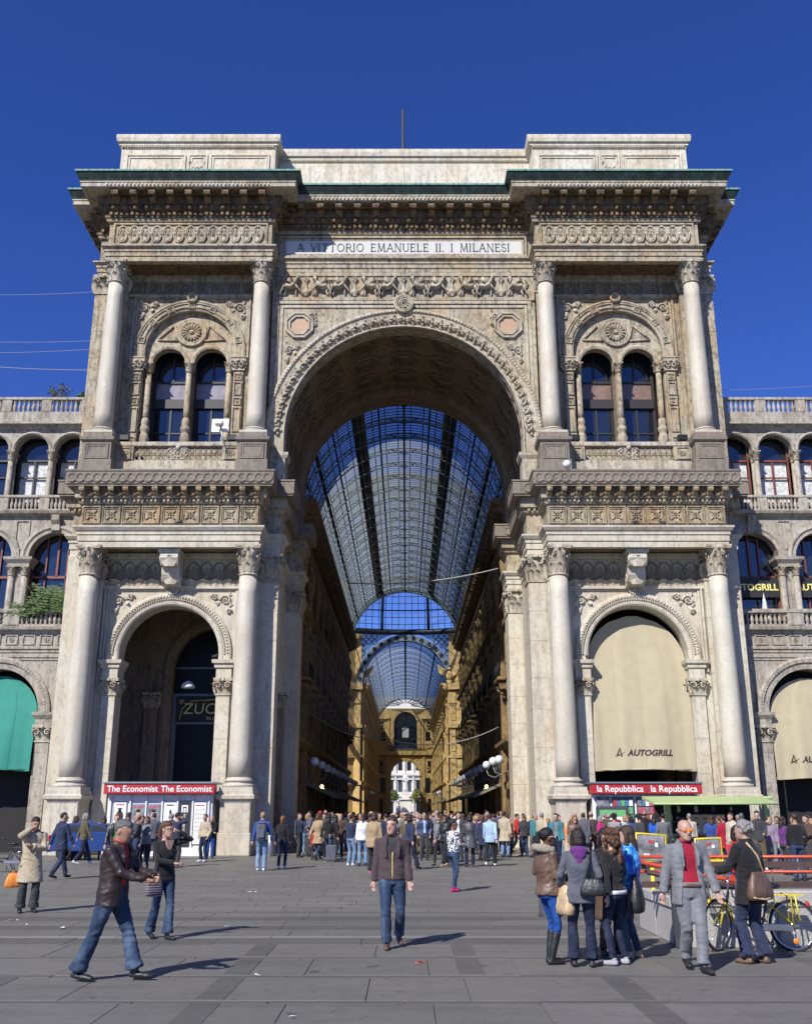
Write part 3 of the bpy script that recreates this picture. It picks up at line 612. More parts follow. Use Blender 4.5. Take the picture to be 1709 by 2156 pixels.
for s in (-1, 1):
    cx = s*BC; side = s*1.0
    # lower storey
    for px in PX:
        x = s*px
        ped = P('pedestal', G().cbox(x-.72, x+.72, 44.98, 46.6, .0, .95, .03).cbox(x-.66, x+.66, 45.04, 46.6, .95, 2.2, .015), 'stone_lower')
        P('pedestal_cap', G().sweep([(x-.66,46.62),(x-.66,45.04),(x+.66,45.04),(x+.66,46.62)], [(-.3,2.2),(.02,2.2),(.05,2.3),(.16,2.36),(.18,2.5),(.1,2.56),(.1,2.7),(-.3,2.7)]), 'stone_lower', parent=ped)
        column(x, 45.72, 2.7, 3.28, 12.42, 13.9, .5, CAPL)
        pilaster(x-.42, x+.42, 46.5, 46.82, 2.7, 12.42, 13.74, 'stone_lower')
        P('pilaster_foot', G().box(x-.5, x+.5, 46.4, 46.8, 0, 2.7), 'stone_lower')
    g = G().awall(cx-4.9, cx+4.9, 0, 13.76, YW, 47.7, [(cx, 2.35, 8.9, 0)], 28)
    P('wall', g, 'stone_lower')
    P('outer_pier', G().cbox(s*15.35, s*16.2, YW-.05, 47.6, 0, 13.74, .03), 'stone_lower')
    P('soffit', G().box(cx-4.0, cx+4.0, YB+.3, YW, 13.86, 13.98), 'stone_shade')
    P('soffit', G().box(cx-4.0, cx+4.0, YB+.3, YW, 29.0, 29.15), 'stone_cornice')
    P('terrace', G().box(cx-4.6, cx+4.6, YB, 47.0, 17.15, 17.36), 'stone_band')
    av = P('archivolt', G().ring(cx, 8.9, [(2.35,46.72),(2.35,46.82),(2.95,46.82),(2.95,46.66),(2.86,46.6),(2.72,46.6),(2.68,46.66),(2.6,46.68),(2.52,46.64),(2.42,46.66)], n=40, leg=.25), 'stone_lower')
    bd = G()
    for r_, k_, q_ in ((2.64, 74, .05), (2.79, 58, .065)):
        for i in range(k_):
            a = pi*(i+.5)/k_; bd.ball((cx+r_*cos(a), 46.61, 8.9+r_*sin(a)), q_, 6, 4)
    tag(P('bead_ring', bd, 'stone_lower', parent=av), kind='stuff')
    P('keystone_medallion', medal_mesh(.3, .2), 'stone_lower', (cx, 46.7, 12.02))
    P('panel_frame', (lambda g: (frame(g, Matrix(), 6.5, 4.2, .1, .14, steps=2, bot=False), g)[1])(G()), 'stone_lower', (cx, YW, 10.1))
    for q in (-1, 1):
        P('scroll_ornament', SCL, None, (cx+q*2.9, YW-.02, 10.75), scale=(-q*1.15, 1.5, 1.15))
        xx = cx+q*2.66
        jp = pilaster(xx-.32, xx+.32, 46.66, 47.72, 0, 7.0, 7.8, 'stone_lower', joint=1.9)
        ob('impost', G().sweep([(xx-.34,47.72),(xx-.34,46.62),(xx+.34,46.62),(xx+.34,47.72)], [(-.3,7.8),(.02,7.8),(.02,8.22),(.1,8.28),(.1,8.4),(.2,8.48),(.22,8.64),(-.3,8.66)]), 'stone_lower', jp)
    for i in range(12):
        x = cx-3.4+i*6.8/11
        if abs(x-cx) > .5: P('palmette', PAL, None, (x, YW-.04, 12.42))
    for i in range(12):
        x = cx-3.35+i*6.7/11
        if abs(x-cx) > .5: P('leaf_ornament', SHELL, None, (x-.1, YW-.1, 12.2))
    P('frieze_ledge', G().box(cx-3.9, cx+3.9, YW-.16, YW, 12.06, 12.2).box(cx-3.9, cx+3.9, YW-.2, YW, 13.5, 13.8), 'stone_lower')
    kb = G().prism([(YW,13.74),(45.5,13.74),(45.44,13.3),(45.62,12.98),(45.9,12.95),(45.95,12.6),(46.1,12.3),(46.35,12.1),(YW,12.1)], cx-.42, cx+.42, 'x').box(cx-.52, cx+.52, 45.4, YW, 13.56, 13.72)
    for q in (-1, 1):
        spiral(kb, Matrix.Translation((cx+q*.43, 45.7, 13.28)) @ Matrix.Rotation(pi/2, 4, 'Z'), .24, 1.6, .04, 14); spiral(kb, Matrix.Translation((cx+q*.43, 46.3, 12.45)) @ Matrix.Rotation(pi/2, 4, 'Z'), .24, 1.6, .04, 14)
    leaf(kb, Matrix.Translation((cx, 45.55, 12.9)), .66, .6, .1); leaf(kb, Matrix.Translation((cx, 46.1, 12.15)), .66, .7, .1)
    P('console', kb, 'stone_lower')
    for i in range(9): P('rosette_panel', ROS, None, (cx-3.74+i*.935, YB+.02, 15.32))
    for i in range(13): P('modillion', MS, None, (cx-4.14+i*.69, YB-.27, 16.56))
    for i in range(24): P('roundel', RD, None, (cx-4.62+i*.4017, YB-.655, 16.98))
    for y_, x_, n_ in ((46.09, 6.4, 1), (53.94, 6.2, 1)): P('roundel', RD, None, (s*(x_-.32), y_, 16.98))
    for i in range(12): P('hanging_rosette', SR, None, (cx-3.795+i*.69, YB-.3, 16.34), scale=(.8,.8,.8))
    # portico behind the lower arch
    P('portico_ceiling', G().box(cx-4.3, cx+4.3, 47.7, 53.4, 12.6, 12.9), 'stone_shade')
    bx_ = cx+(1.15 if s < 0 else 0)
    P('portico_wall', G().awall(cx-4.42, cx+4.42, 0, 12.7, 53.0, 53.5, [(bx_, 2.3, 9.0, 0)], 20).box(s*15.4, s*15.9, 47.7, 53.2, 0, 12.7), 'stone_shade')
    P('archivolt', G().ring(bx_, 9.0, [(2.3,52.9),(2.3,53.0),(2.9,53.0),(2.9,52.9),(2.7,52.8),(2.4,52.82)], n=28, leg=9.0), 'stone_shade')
    for q in (-1, 1):
        pilaster(bx_+q*3.3-.35, bx_+q*3.3+.35, 52.6, 53.0, 0, 7.0, 7.8, 'stone_shade', joint=2.2); pilaster(cx+q*3.9-.35, cx+q*3.9+.35, 49.6, 50.6, 0, 8.0, 8.8, 'stone_shade', joint=2.2)
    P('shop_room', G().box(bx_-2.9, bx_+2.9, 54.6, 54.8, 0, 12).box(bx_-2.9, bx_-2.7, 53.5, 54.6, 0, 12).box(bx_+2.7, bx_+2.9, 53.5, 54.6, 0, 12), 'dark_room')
    sw = P('shop_window', G().box(bx_-2.3, bx_-2.05, 53.2, 53.4, 0, 7.75).box(bx_+2.05, bx_+2.3, 53.2, 53.4, 0, 7.75).box(bx_-.05, bx_+.05, 53.22, 53.38, 7.7, 11.3).box(bx_-2.3, bx_+2.3, 53.15, 53.4, 7.66, 7.8).box(bx_-2.1, bx_+2.1, 53.2, 53.4, 6.2, 6.32).box(bx_-2.1, bx_+2.1, 53.2, 53.4, 2.6, 2.68).box(bx_-2.2, bx_+2.2, 53.2, 53.38, 9.1, 9.2), 'steel_dark')
    P('pane', G().box(bx_-2.1, bx_+2.1, 53.42, 53.45, 0, 6.2), 'shop_glass', parent=sw); P('pane', G().box(bx_-2.3, bx_+2.3, 53.42, 53.45, 7.8, 11.4), 'shop_glass', parent=sw)
    # upper storey
    for px in PX:
        x = s*px
        pd = P('pedestal', G().cbox(x-.78, x+.78, 44.95, YW, 17.36, 18.05, .02).cbox(x-.7, x+.7, 45.03, YW, 18.05, 19.0, .015), 'stone_band')
        g = G(); frame(g, Matrix.Translation((x, 45.03, 18.5)), 1.15, .8, .07, .06, steps=2); g.sweep([(x-.7,YW),(x-.7,45.03),(x+.7,45.03),(x+.7,YW)], [(-.3,18.95),(.02,18.95),(.12,19.05),(.14,19.2),(0,19.22),(0,19.48),(-.3,19.48)])
        P('pedestal_cap', g, 'stone_band', parent=pd)
        column(x, 45.7, 19.48, 19.85, 27.84, 29.08, .46, CAPU)
        pilaster(x-.4, x+.4, 46.48, YW+.02, 19.2, 27.84, 28.94, 'stone_upper', joint=1.7)
    P('wall', G().awall(cx-4.9, cx+4.9, 17.2, 29.0, YW, 47.25, [(cx, 2.32, 24.62, 19.3)], 28), 'stone_upper')
    P('outer_pier', G().cbox(s*15.35, s*16.2, YW-.04, 47.6, 17.36, 28.94, .03), 'stone_upper')
    pc = pilaster(s*15.78-.42, s*15.78+.42, YW-.12, YW-.03, 17.5, 27.84, 28.94, 'stone_upper', joint=1.5)
    av = P('archivolt', G().ring(cx, 24.62, [(2.3,46.72),(2.3,46.84),(2.88,46.84),(2.88,46.66),(2.8,46.62),(2.72,46.68),(2.4,46.68)], n=40, leg=.42), 'stone_upper')
    for i in range(7):
        a = pi*(i+.5)/7; g = G(); frame(g, Matrix(), .34, .32, .04, .06); rosette(g, Matrix(), .1, 6, .06)
        P('archivolt_block', g, 'stone_upper', (cx+2.56*cos(a), 46.68, 24.62+2.56*sin(a)), (0, pi/2-a, 0), parent=av)
        if i < 6:
            a0, a1 = pi*(i+.5)/7+.085, pi*(i+1.5)/7-.085; g = G()
            for r_ in (2.44, 2.66): g.ring(cx, 24.62, [(r_,46.62),(r_,46.7),(r_+.05,46.7),(r_+.05,46.62)], a0, a1, 8)
            P('archivolt_panel', g, 'stone_upper', parent=av)
    P('keystone_medallion', medal_mesh(.28, .16), 'stone_upper', (cx, 46.64, 27.6))
    P('panel_frame', (lambda g: (frame(g, Matrix(), 6.1, 3.6, .1, .12, steps=2, bot=False), g)[1])(G()), 'stone_upper', (cx, YW, 25.9))
    for q in (-1, 1): P('scroll_ornament', SCR, None, (cx+q*2.85, YW-.02, 26.3), scale=(-q*1.15, 1.4, 1.2))
    for i in range(8): P('square_rosette', RSQ, None, (cx-2.9+i*5.8/7, YW-.06, 28.2))
    P('frieze_ledge', G().box(cx-3.3, cx+3.3, YW-.2, YW, 27.66, 27.82).box(cx-3.9, cx+3.9, YW-.1, YW, 28.56, 29.0), 'stone_upper')
    for i in range(9): P('soffit_panel', CR, None, (cx-3.05+i*6.1/8, 45.98, 29.0), (pi/2, 0, 0))
    for i in range(13): P('oval_ornament', OV, None, (cx-3.5+i*7.0/12, YB+.03, 30.5))
    P('frieze_frame', (lambda g: (frame(g, Matrix(), 8.0, 1.3, .09, .08), g)[1])(G()), 'stone_upper', (cx, YB+.03, 30.5))
    # lunette with the twin lights
    lu = P('lunette', G().awall(cx-2.4, cx+2.4, 23.7, 27.0, 47.02, 47.45, [(cx-1.08, .86, 24.0, 23.7), (cx+1.08, .86, 24.0, 23.7)], 20), 'stone_upper')
    P('wheel_rosette', (lambda g: (g.lathe([(.82,0),(.82,.1),(.76,.14),(.68,.08),(.64,.08),(.6,.12),(.54,.03),(.001,.03)], 28, T=Matrix.Rotation(pi/2, 4, 'X')),
        [g.tube([(0,-.05,.12),(0,-.09,.44),(0,-.06,.5)], [.03,.075,.03], 6, T=Matrix.Rotation(i*2*pi/16, 4, 'Y')) for i in range(16)], g.ball((0,-.06,0), .15, 10, 6), g)[-1])(G()), 'stone_upper', (cx, 47.02, 25.78), parent=lu)
    for q in (-1, 1):
        P('small_archivolt', G().ring(cx+q*1.08, 24.0, [(.84,46.94),(.84,47.04),(1.06,47.04),(1.06,46.94),(.95,46.9)], n=24), 'stone_upper', parent=lu)
        g = G(); tri = [(.55,.05),(1.6,.1),(.75,.95)]
        for a_, b_ in zip(tri, tri[1:]+tri[:1]): g.tube([(q*a_[0],-.03,a_[1]),(q*b_[0],-.03,b_[1])], .05, 5)
        P('lunette_panel', g, 'stone_upper', (cx+q*.15, 47.0, 25.25), parent=lu)
    for o in (-2.06, 0, 2.06):
        cl = P('colonnette', G().lathe([(.15,20.9),(.155,21.4),(.135,23.5)], 16), 'stone_upper', (cx+o, 46.98, 0))
        P('colonnette_base', G().lathe([(.26,19.3),(.26,19.42),(.2,19.5),(.24,19.62),(.27,19.85),(.2,20.1),(.17,20.16),(.24,20.24),(.25,20.44),(.17,20.55),(.22,20.62),(.2,20.85),(.15,20.95)], 16), 'stone_upper', (cx+o, 46.98, 0), parent=cl)
        P('colonnette_capital', CAPT, None, (cx+o, 46.98, 23.48), parent=cl)
    for o in (-2.6, 2.6):
        pl = pilaster(cx+o-.27, cx+o+.27, 46.6, YW, 19.3, 23.45, 24.05, 'stone_upper', nb=False)
        for zc_, hh in ((19.65,.35),(20.75,1.3),(21.75,.4),(22.45,.7),(23.1,.35)):
            g = G(); frame(g, Matrix(), .38, hh, .035, .04)
            if hh < .5: rosette(g, Matrix(), .1, 6, .05)
            P('pilaster_panel', g, 'stone_upper', (cx+o, 46.6, zc_), parent=pl)
        P('impost', G().sweep([(cx+o-.3,YW+.2),(cx+o-.3,46.58),(cx+o+.3,46.58),(cx+o+.3,YW+.2)], [(-.2,24.05),(.02,24.05),(.1,24.14),(.1,24.2),(-.2,24.2)]), 'stone_upper', parent=pl)
    for q in (-1, 1):
        wx = cx+q*1.05
        w = P('window', G().box(wx-1.0, wx-.86, 48.0, 48.2, 19.2, 24.4).box(wx+.86, wx+1.0, 48.0, 48.2, 19.2, 24.4).box(wx-.9, wx+.9, 47.9, 48.2, 21.9, 22.4).box(wx-.05, wx+.05, 48.0, 48.15, 19.2, 21.9).box(wx-.9, wx+.9, 48.02, 48.12, 20.5, 20.58).box(wx-.05, wx+.05, 48.0, 48.15, 23.4, 25.3).box(wx-.9, wx+.9, 48.02, 48.12, 23.35, 23.45), 'dark_frame')
        P('window_panel', G().box(wx-.9, wx+.9, 48.1, 48.2, 22.4, 23.38), 'reflection_lavender' if s < 0 else 'panel_brown', parent=w)  # lavender stands for a reflection in the upper panes, painted on the panel
        for zz, zt in ((19.2,20.5),(20.58,21.9)):
            for x0, x1 in ((wx-.86, wx-.05), (wx+.05, wx+.86)):
                P('pane', G().box(x0, x1, 48.08, 48.11, zz, zt), 'window_glass', parent=w)
        P('pane', G().box(wx-.9, wx+.9, 48.08, 48.11, 23.45, 25.3), 'window_glass', parent=w)
        if s < 0: P('window_blind', G().box(wx-.8, wx-.15 if q < 0 else wx+.7, 48.3, 48.33, 19.3, 21.6), 'curtain', parent=w)
    P('window_recess', G().box(cx-2.5, cx+2.5, 48.4, 48.6, 18.9, 27).box(cx-2.6, cx-2.45, 47.25, 48.4, 18.9, 27).box(cx+2.45, cx+2.6, 47.25, 48.4, 18.9, 27).box(cx-.12, cx+.12, 47.3, 48.1, 19.2, 23.8), 'stone_shade')
    # balustrade of the upper balcony
    b = P('balustrade', G().cbox(cx-3.05, cx+3.05, 45.78, 46.2, 17.36, 18.28, .02).cbox(cx-3.1, cx+3.1, 45.7, 46.25, 19.0, 19.22, .03), 'stone_pale')
    for q in (-1, 1):
        g = G().cbox(cx+q*2.62-.45, cx+q*2.62+.45, 45.74, 46.22, 18.28, 19.0, .015); frame(g, Matrix.Translation((cx+q*2.62, 45.74, 18.64)), .66, .62, .05, .05); rosette(g, Matrix.Translation((cx+q*2.62, 45.74, 18.64)), .2, 8, .07)
        P('balustrade_block', g, 'stone_upper', parent=b)
    for i in range(16):
        x = cx-2.02+i*4.04/15
        if abs(x-cx) > .4: P('pierced_loop', BAL, None, (x, 45.95, 18.64), scale=(1.05, 1.5, .86), parent=b)
    g = G(); rosette(g, Matrix(), .3, 8, .2)
    for q in (-1, 1): spiral(g, Matrix.Translation((q*.28, -.06, .14)), .2, 1.5, .06, 12, flip=q); spiral(g, Matrix.Translation((q*.26, -.06, -.18)), .17, 1.5, .05, 12, flip=q)
    g.ball((0,-.1,.3), .14, 8, 5); P('cartouche', g, 'stone_pale', (cx, 45.9, 18.64), parent=b)
    # jambs of the great passage
    for x0, x1, y0, y1 in ((6.0, 6.9, 46.75, 48.0), (5.8, 6.9, 54.6, 56.4)):
        pilaster(min(s*x0, s*x1), max(s*x0, s*x1), y0, y1, 0, 12.4, 13.76, 'stone_lower', joint=1.75)
    P('pilaster_foot', G().cbox(min(s*5.95, s*7.0), max(s*5.95, s*7.0), 46.68, 48.0, 0, 1.1, .02), 'stone_lower')
    P('passage_wall', G().box(s*6.6, s*7.1, 47.9, 54.7, 0, 13.8).box(s*6.65, s*7.1, 46.9, 56.4, 13.8, 19.9), 'stone_lower')
    P('side_wall', G().box(s*15.6, s*16.1, 47.6, 56.4, 0, 32.6), 'stone_upper')
    P('arch_footing', G().cbox(min(s*5.85, s*6.85), max(s*5.85, s*6.85), 46.25, 47.3, 17.38, 18.75, .02).sweep([(-6.85,47.3),(-6.85,46.25),(-5.8,46.25),(-5.8,47.3)] if s < 0 else [(5.8,47.3),(5.8,46.25),(6.85,46.25),(6.85,47.3)], [(-.2,18.55),(.02,18.55),(.1,18.7),(.1,18.85),(-.2,18.85)]), 'stone_pale')
    P('medallion', (lambda g: ([g.rows([[(r_*cos(a), -y_, r_*sin(a)) for a in [pi/8+i*pi/4 for i in range(8)]] for r_, y_ in pr], True, 0, False) for pr in ([(.78,0),(.78,.14),(.68,.14),(.66,.06),(.6,.06),(.58,.12),(.5,.12),(.48,.0)],)], g)[1])(G()), 'stone_pale', (s*5.38, YM, 25.88))
    P('medallion_stone', G().prism([(.5*cos(a), .5*sin(a)) for a in [pi/8+i*pi/4 for i in range(8)]], -.03, 0, 'y'), 'peach_marble', (s*5.38, YM, 25.88))
    P('scroll_ornament', SCR, None, (s*4.45, YM-.02, 25.72), scale=(s*.9, 1.2, .95)); P('scroll_ornament', SCR, None, (s*6.1, YM-.02, 23.6), scale=(-s*.8, 1.2, 1.3))
    P('pilaster_strip', G().box(s*6.45, s*6.8, YM-.08, YM, 18.9, 26.9), 'stone_pale')
# --- centre
CZA = 19.8
P('spandrel_wall', G().awall(-6.82, 6.82, 17.38, 29.0, YM, 47.2, [(0, 5.98, CZA, 17.38)], 44), 'stone_upper')
av = P('archivolt', G().ring(0, CZA, [(5.95,46.2),(5.95,47.25),(6.98,46.42),(6.98,46.28),(6.9,46.18),(6.78,46.16),(6.72,46.24),(6.6,46.26),(6.05,46.3),(6.02,46.2)], n=60, leg=.95), 'stone_pale')
FR = fruit_mesh().mesh('garland'); FR.materials.append(MAT('stone_pale'))
for i in range(41):
    a = pi*(i+.5)/41; P('garland', FR, None, (6.33*cos(a), 46.32, CZA+6.33*sin(a)), (0, -a, (i % 2)*pi*0), (.9, 1.3, .92), parent=av)
bd = G()
for i in range(120):
    a = pi*(i+.5)/120; bd.ball((6.83*cos(a), 46.2, CZA+6.83*sin(a)), .075, 6, 4)
    if i % 2: bd.ball((5.98*cos(a), 46.5, CZA+5.98*sin(a)), .06, 6, 4)
tag(P('bead_ring', bd, 'stone_pale', parent=av), kind='stuff')
P('keystone_medallion', medal_mesh(.52, .22).add(*(lambda t: (t.v, t.f))((lambda t: (spiral(t, Matrix.Translation((0,-.14,0)), .3, 2.2, .05, 22), t)[1])(G()))), 'stone_pale', (0, 46.24, 27.0))
P('panel_frame', (lambda g: (frame(g, Matrix(), 13.2, 8.6, .16, .12, steps=2, bot=False), g)[1])(G()), 'stone_pale', (0, YM, 22.95))
P('griffin_frieze', G().box(-6.8, 6.8, YM-.1, YM, 27.3, 27.48).box(-6.8, 6.8, YM-.06, YM, 28.74, 28.95), 'stone_upper')
GR = griffin_mesh(1.05).mesh('griffin'); GR.materials.append(MAT('stone_pale')); VA = vase_mesh().mesh('vase'); VA.materials.append(MAT('stone_pale'))
for i in range(5):
    x = -5.08+i*2.54; P('vase', VA, None, (x, YM, 27.5))
    for q in (-1, 1): P('griffin', GR, None, (x+q*.78, YM, 27.5), scale=(-q*.62, 1.3, 1))
    if i < 4: P('ribbon_knot', (lambda g: ([spiral(g, Matrix.Translation((q*.08,-.04,.36)), .1, 1.3, .025, 12, flip=q) for q in (-1, 1)], g.tube([(0,-.04,-.5),(.05,-.05,-.1),(0,-.04,.5)], .03, 5), g)[2])(G()), 'stone_pale', (x+1.27, YM, 28.1))
P('inscription_frame', (lambda g: (frame(g, Matrix(), 13.0, 1.3, .12, .14, steps=2), g)[1])(G()), 'stone_upper', (0, YM+.03, 30.45))
pq = P('inscription_plaque', G().box(-6.35, 6.35, YM-.01, YM+.06, 29.9, 31.0), 'plaque')
for i in range(5): P('plaque_slab', G().cbox(-6.3+i*2.52, -3.785+i*2.52, YM-.03, YM+.05, 29.95, 30.95, .006), 'plaque', parent=pq)
letters, tw = roman('A VITTORIO EMANUELE II. I MILANESI', .47, .13)
for ch, x, g in letters: P('letter', g, 'lettering', ((x-tw*.5)*11.3/tw+.02, YM-.035, 30.2), scale=(11.3/tw, 1, 1))
# --- barrel vault of the passage
nv = 36; R0 = 6.45
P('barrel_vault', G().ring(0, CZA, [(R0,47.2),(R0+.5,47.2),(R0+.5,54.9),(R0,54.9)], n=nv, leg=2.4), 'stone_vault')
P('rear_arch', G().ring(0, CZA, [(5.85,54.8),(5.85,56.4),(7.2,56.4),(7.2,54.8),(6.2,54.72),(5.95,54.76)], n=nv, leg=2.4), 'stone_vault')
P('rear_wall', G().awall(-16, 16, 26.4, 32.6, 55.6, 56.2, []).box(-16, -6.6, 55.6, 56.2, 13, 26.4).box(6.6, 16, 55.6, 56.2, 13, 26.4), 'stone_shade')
CF = coffer_mesh(2.15, 2.1).mesh('coffer'); CF.materials.append(MAT('stone_vault'))
for j in range(3):
    for i in range(9):
        a = pi*(i+.5)/9 if j != 1 else pi*(i+.5)/9
        P('coffer', CF, None, (R0*.995*cos(a), 48.7+j*2.35, CZA+R0*.995*sin(a)), (0, pi/2-a, 0))
for y_, n_ in ((46.75, 25), (55.7, 25)):
    rr_ = 5.97 if y_ < 50 else 5.86; sp = G()
    for i in range(n_):
        a = pi*(i+.5)/n_; T = Matrix.Translation((rr_*cos(a), y_, CZA+rr_*sin(a))) @ Matrix.Rotation(pi/2-a, 4, 'Y') @ Matrix.Rotation(pi/2, 4, 'X')
        g = G(); frame(g, Matrix(), .66, .6, .06, .05); P('intrados_panel', g, 'stone_shade' if y_ < 50 else 'stone_vault', T.translation, T.to_euler())
# ---------------------------------------------------------------- the two wings beside the arch
YG = 48.0
BLP = [(.07,0),(.09,.04),(.05,.08),(.06,.12),(.095,.26),(.08,.36),(.045,.5),(.05,.56),(.085,.6),(.085,.66)]
BL = G().lathe(BLP, 8).mesh('baluster'); BL.materials.append(MAT('stone_wing'))
def balusters(parent, x0, x1, y, z, h, step=.24):
    n = int((x1-x0)/step)
    for i in range(n): ob('baluster', BL, None, parent, (x0+(i+.5)*(x1-x0)/n, y, z), scale=(1, 1, h/.66))
def wing(s):
    r = root('arcade_building', ('arcaded stone wing with a green awning and roof garden' if s < 0 else 'arcaded stone wing with cream awnings and red window frames')+' joined to the arch', 'building', (s*21, YG, 0))
    def W(name, g, m='stone_wing', pos=(0,0,0), rot=None, scale=None, parent=None): return ob(name, g, m, parent or r, pos, rot, scale)
    a, b = (16.1, 27.0) if s > 0 else (-27.0, -16.1)
    gx = [s*(19.42+i*6.6) for i in range(2)]; mx = [s*(17.4+i*3.36) for i in range(3)]; tx = [s*(16.0+i*2.06) for i in range(6)]
    # ground arcade
    W('ground_wall', G().awall(a, b, 0, 9.2, YG, YG+.9, [(x, 2.05, 6.35, 0) for x in gx if a < x-2.1 and x+2.1 < b+2], 26))
    W('cornice', G().sweep([(a,YG),(b,YG)], [(-.3,9.2),(.05,9.2),(.05,9.32),(.12,9.36),(.12,9.5),(-.1,9.52),(-.1,9.5)]))
    for i, x in enumerate(gx):
        av = W('archivolt', G().ring(x, 6.35, [(2.05,YG-.08),(2.05,YG+.05),(2.62,YG+.05),(2.62,YG-.1),(2.5,YG-.16),(2.3,YG-.1)], n=32, leg=.0))
        bd = G()
        for k in range(46): t = pi*(k+.5)/46; bd.box(-.05, .05, -.06, .05, -.07, .07, T=Matrix.Translation((x+2.4*cos(t), YG-.12, 6.35+2.4*sin(t))) @ Matrix.Rotation(-t, 4, 'Y'))
        tag(W('block_ring', bd, parent=av), kind='stuff')
        for q in (-1, 1):
            xx = x+q*2.4
            p = pilaster(xx-.35, xx+.35, YG-.1, YG+.92, 0, 4.95, 5.75, 'stone_wing', joint=1.7, parent=r)
            W('impost', G().sweep([(xx-.37,YG+.9),(xx-.37,YG-.12),(xx+.37,YG-.12),(xx+.37,YG+.9)], [(-.3,5.75),(.02,5.75),(.02,6.0),(.16,6.2),(.18,6.34),(-.3,6.35)]), parent=p)
        g = G(); frame(g, Matrix(), 6.2, 3.3, .1, .1, steps=2, bot=False); W('panel_frame', g, pos=(x, YG, 7.4))
    for i in range(13):
        x = s*(16.5+i*.84); g = G(); frame(g, Matrix(), .62, .5, .06, .06, steps=1)
        if i % 2: rosette(g, Matrix(), .16, 8, .07)
        W('frieze_panel', g, pos=(x, YG, 9.82))
    W('string_course', G().sweep([(a,YG),(b,YG)], [(-.3,10.1),(.06,10.1),(.08,10.2),(.3,10.28),(.34,10.42),(-.3,10.44)]))
    W('frieze_wall', G().box(a, b, YG, YG+.9, 9.2, 10.2))
    # middle floor
    b1 = W('balustrade', G().cbox(a, b, YG-.25, YG+.05, 11.1, 11.3, .03).box(a, b, YG-.18, YG+.05, 10.44, 10.55), )
    balusters(b1, min(s*16.2, s*26.5), max(s*16.2, s*26.5), YG-.1, 10.55, .55, .22)
    for x in mx: W('balustrade_block', G().cbox(x+s*1.68-.4, x+s*1.68+.4, YG-.22, YG+.04, 10.5, 11.1, .02), parent=b1)
    W('middle_wall', G().awall(a, b, 13.9, 16.1, YG, YG+.6, [(x, 1.28, 13.95, 13.9) for x in mx if x-1.27 > a-.2 and x+1.27 < b+.2], 20))
    for x in mx:
        W('archivolt', G().ring(x, 13.95, [(1.26,YG-.06),(1.26,YG+.05),(1.66,YG+.05),(1.66,YG-.1),(1.5,YG-.14),(1.4,YG-.06)], n=24))
        kb = G().prism([(YG,16.05),(YG-.4,16.05),(YG-.36,15.8),(YG-.2,15.6),(YG-.2,15.3),(YG,15.15)], x-.2, x+.2, 'x'); W('keystone', kb)
        px = x+s*1.68
        W('pier_entablature', G().sweep([(px-.5,YG+.6),(px-.5,YG-.1),(px+.5,YG-.1),(px+.5,YG+.6)], [(-.3,13.45),(.02,13.45),(.04,13.6),(.2,13.78),(.22,13.92),(-.3,13.94)]).box(px-.5, px+.5, YG-.1, YG+.6, 13.45, 13.9))
        W('pier_panel', (lambda g: (frame(g, Matrix(), .7, 1.5, .06, .06), g)[1])(G()), pos=(px, YG, 15.1))
        W('pier', G().box(px-.36, px+.36, YG+.1, YG+.6, 11.0, 13.5))
        for q in (-1, 1):
            cl = W('colonnette', G().lathe([(.2,10.9),(.2,11.0),(.16,11.1),(.15,13.0)], 12), pos=(px+q*.34, YG+.02, 0)); W('colonnette_capital', CAPT, None, (px+q*.34, YG+.02, 13.0), parent=cl, scale=(1,1,.9))
        fm = 'red_frame'
        w = W('window', G().box(x-1.3, x+1.3, YG+.62, YG+.72, 13.0, 13.14).box(x-.05, x+.05, YG+.62, YG+.7, 13.1, 15.3).box(x+.45, x+.52, YG+.62, YG+.7, 11, 15.1).box(x-.6, x-.53, YG+.62, YG+.7, 11, 15.1).box(x-1.34, x-1.24, YG+.62, YG+.72, 10.9, 14.4).box(x+1.24, x+1.34, YG+.62, YG+.72, 10.9, 14.4), fm)
        W('pane', G().box(x-1.4, x+1.4, YG+.74, YG+.77, 13.1, 15.4), 'window_glass', parent=w); W('pane', G().box(x-1.4, x+1.4, YG+.74, YG+.77, 10.6, 13.0), 'window_glass', parent=w)
    # top floor
    W('string_course', G().sweep([(a,YG),(b,YG)], [(-.3,16.05),(.06,16.05),(.3,16.16),(.36,16.28),(.36,16.36),(-.3,16.36)]))
    b2 = W('balustrade', G().cbox(a, b, YG-.28, YG, 16.98, 17.12, .03)); balusters(b2, min(s*16.2, s*26.5), max(s*16.2, s*26.5), YG-.14, 16.36, .62, .2)
    W('top_wall', G().awall(a, b, 19.5, 20.7, YG, YG+.5, [(x+s*1.03, .88, 19.58, 19.5) for x in tx if a < x+s*1.03-.9 and x+s*1.03+.9 < b], 18))
    for x in tx:
        xm = x+s*1.03
        W('archivolt', G().ring(xm, 19.58, [(.87,YG-.05),(.87,YG+.05),(1.03,YG+.05),(1.03,YG-.08),(.95,YG-.12)], n=20))
        W('balustrade_block', G().cbox(x-.24, x+.24, YG-.26, YG-.01, 16.36, 16.98, .02), parent=b2)
        for yy in (YG+.02, YG+.42):
            cl = W('colonnette', G().lathe([(.19,17.0),(.19,17.12),(.14,17.2),(.125,19.06)], 12), pos=(x, yy, 0)); W('colonnette_capital', CAPT, None, (x, yy, 19.06), parent=cl, scale=(.9,.9,.95))
        fr = 'red_frame' if s > 0 else 'dark_frame'
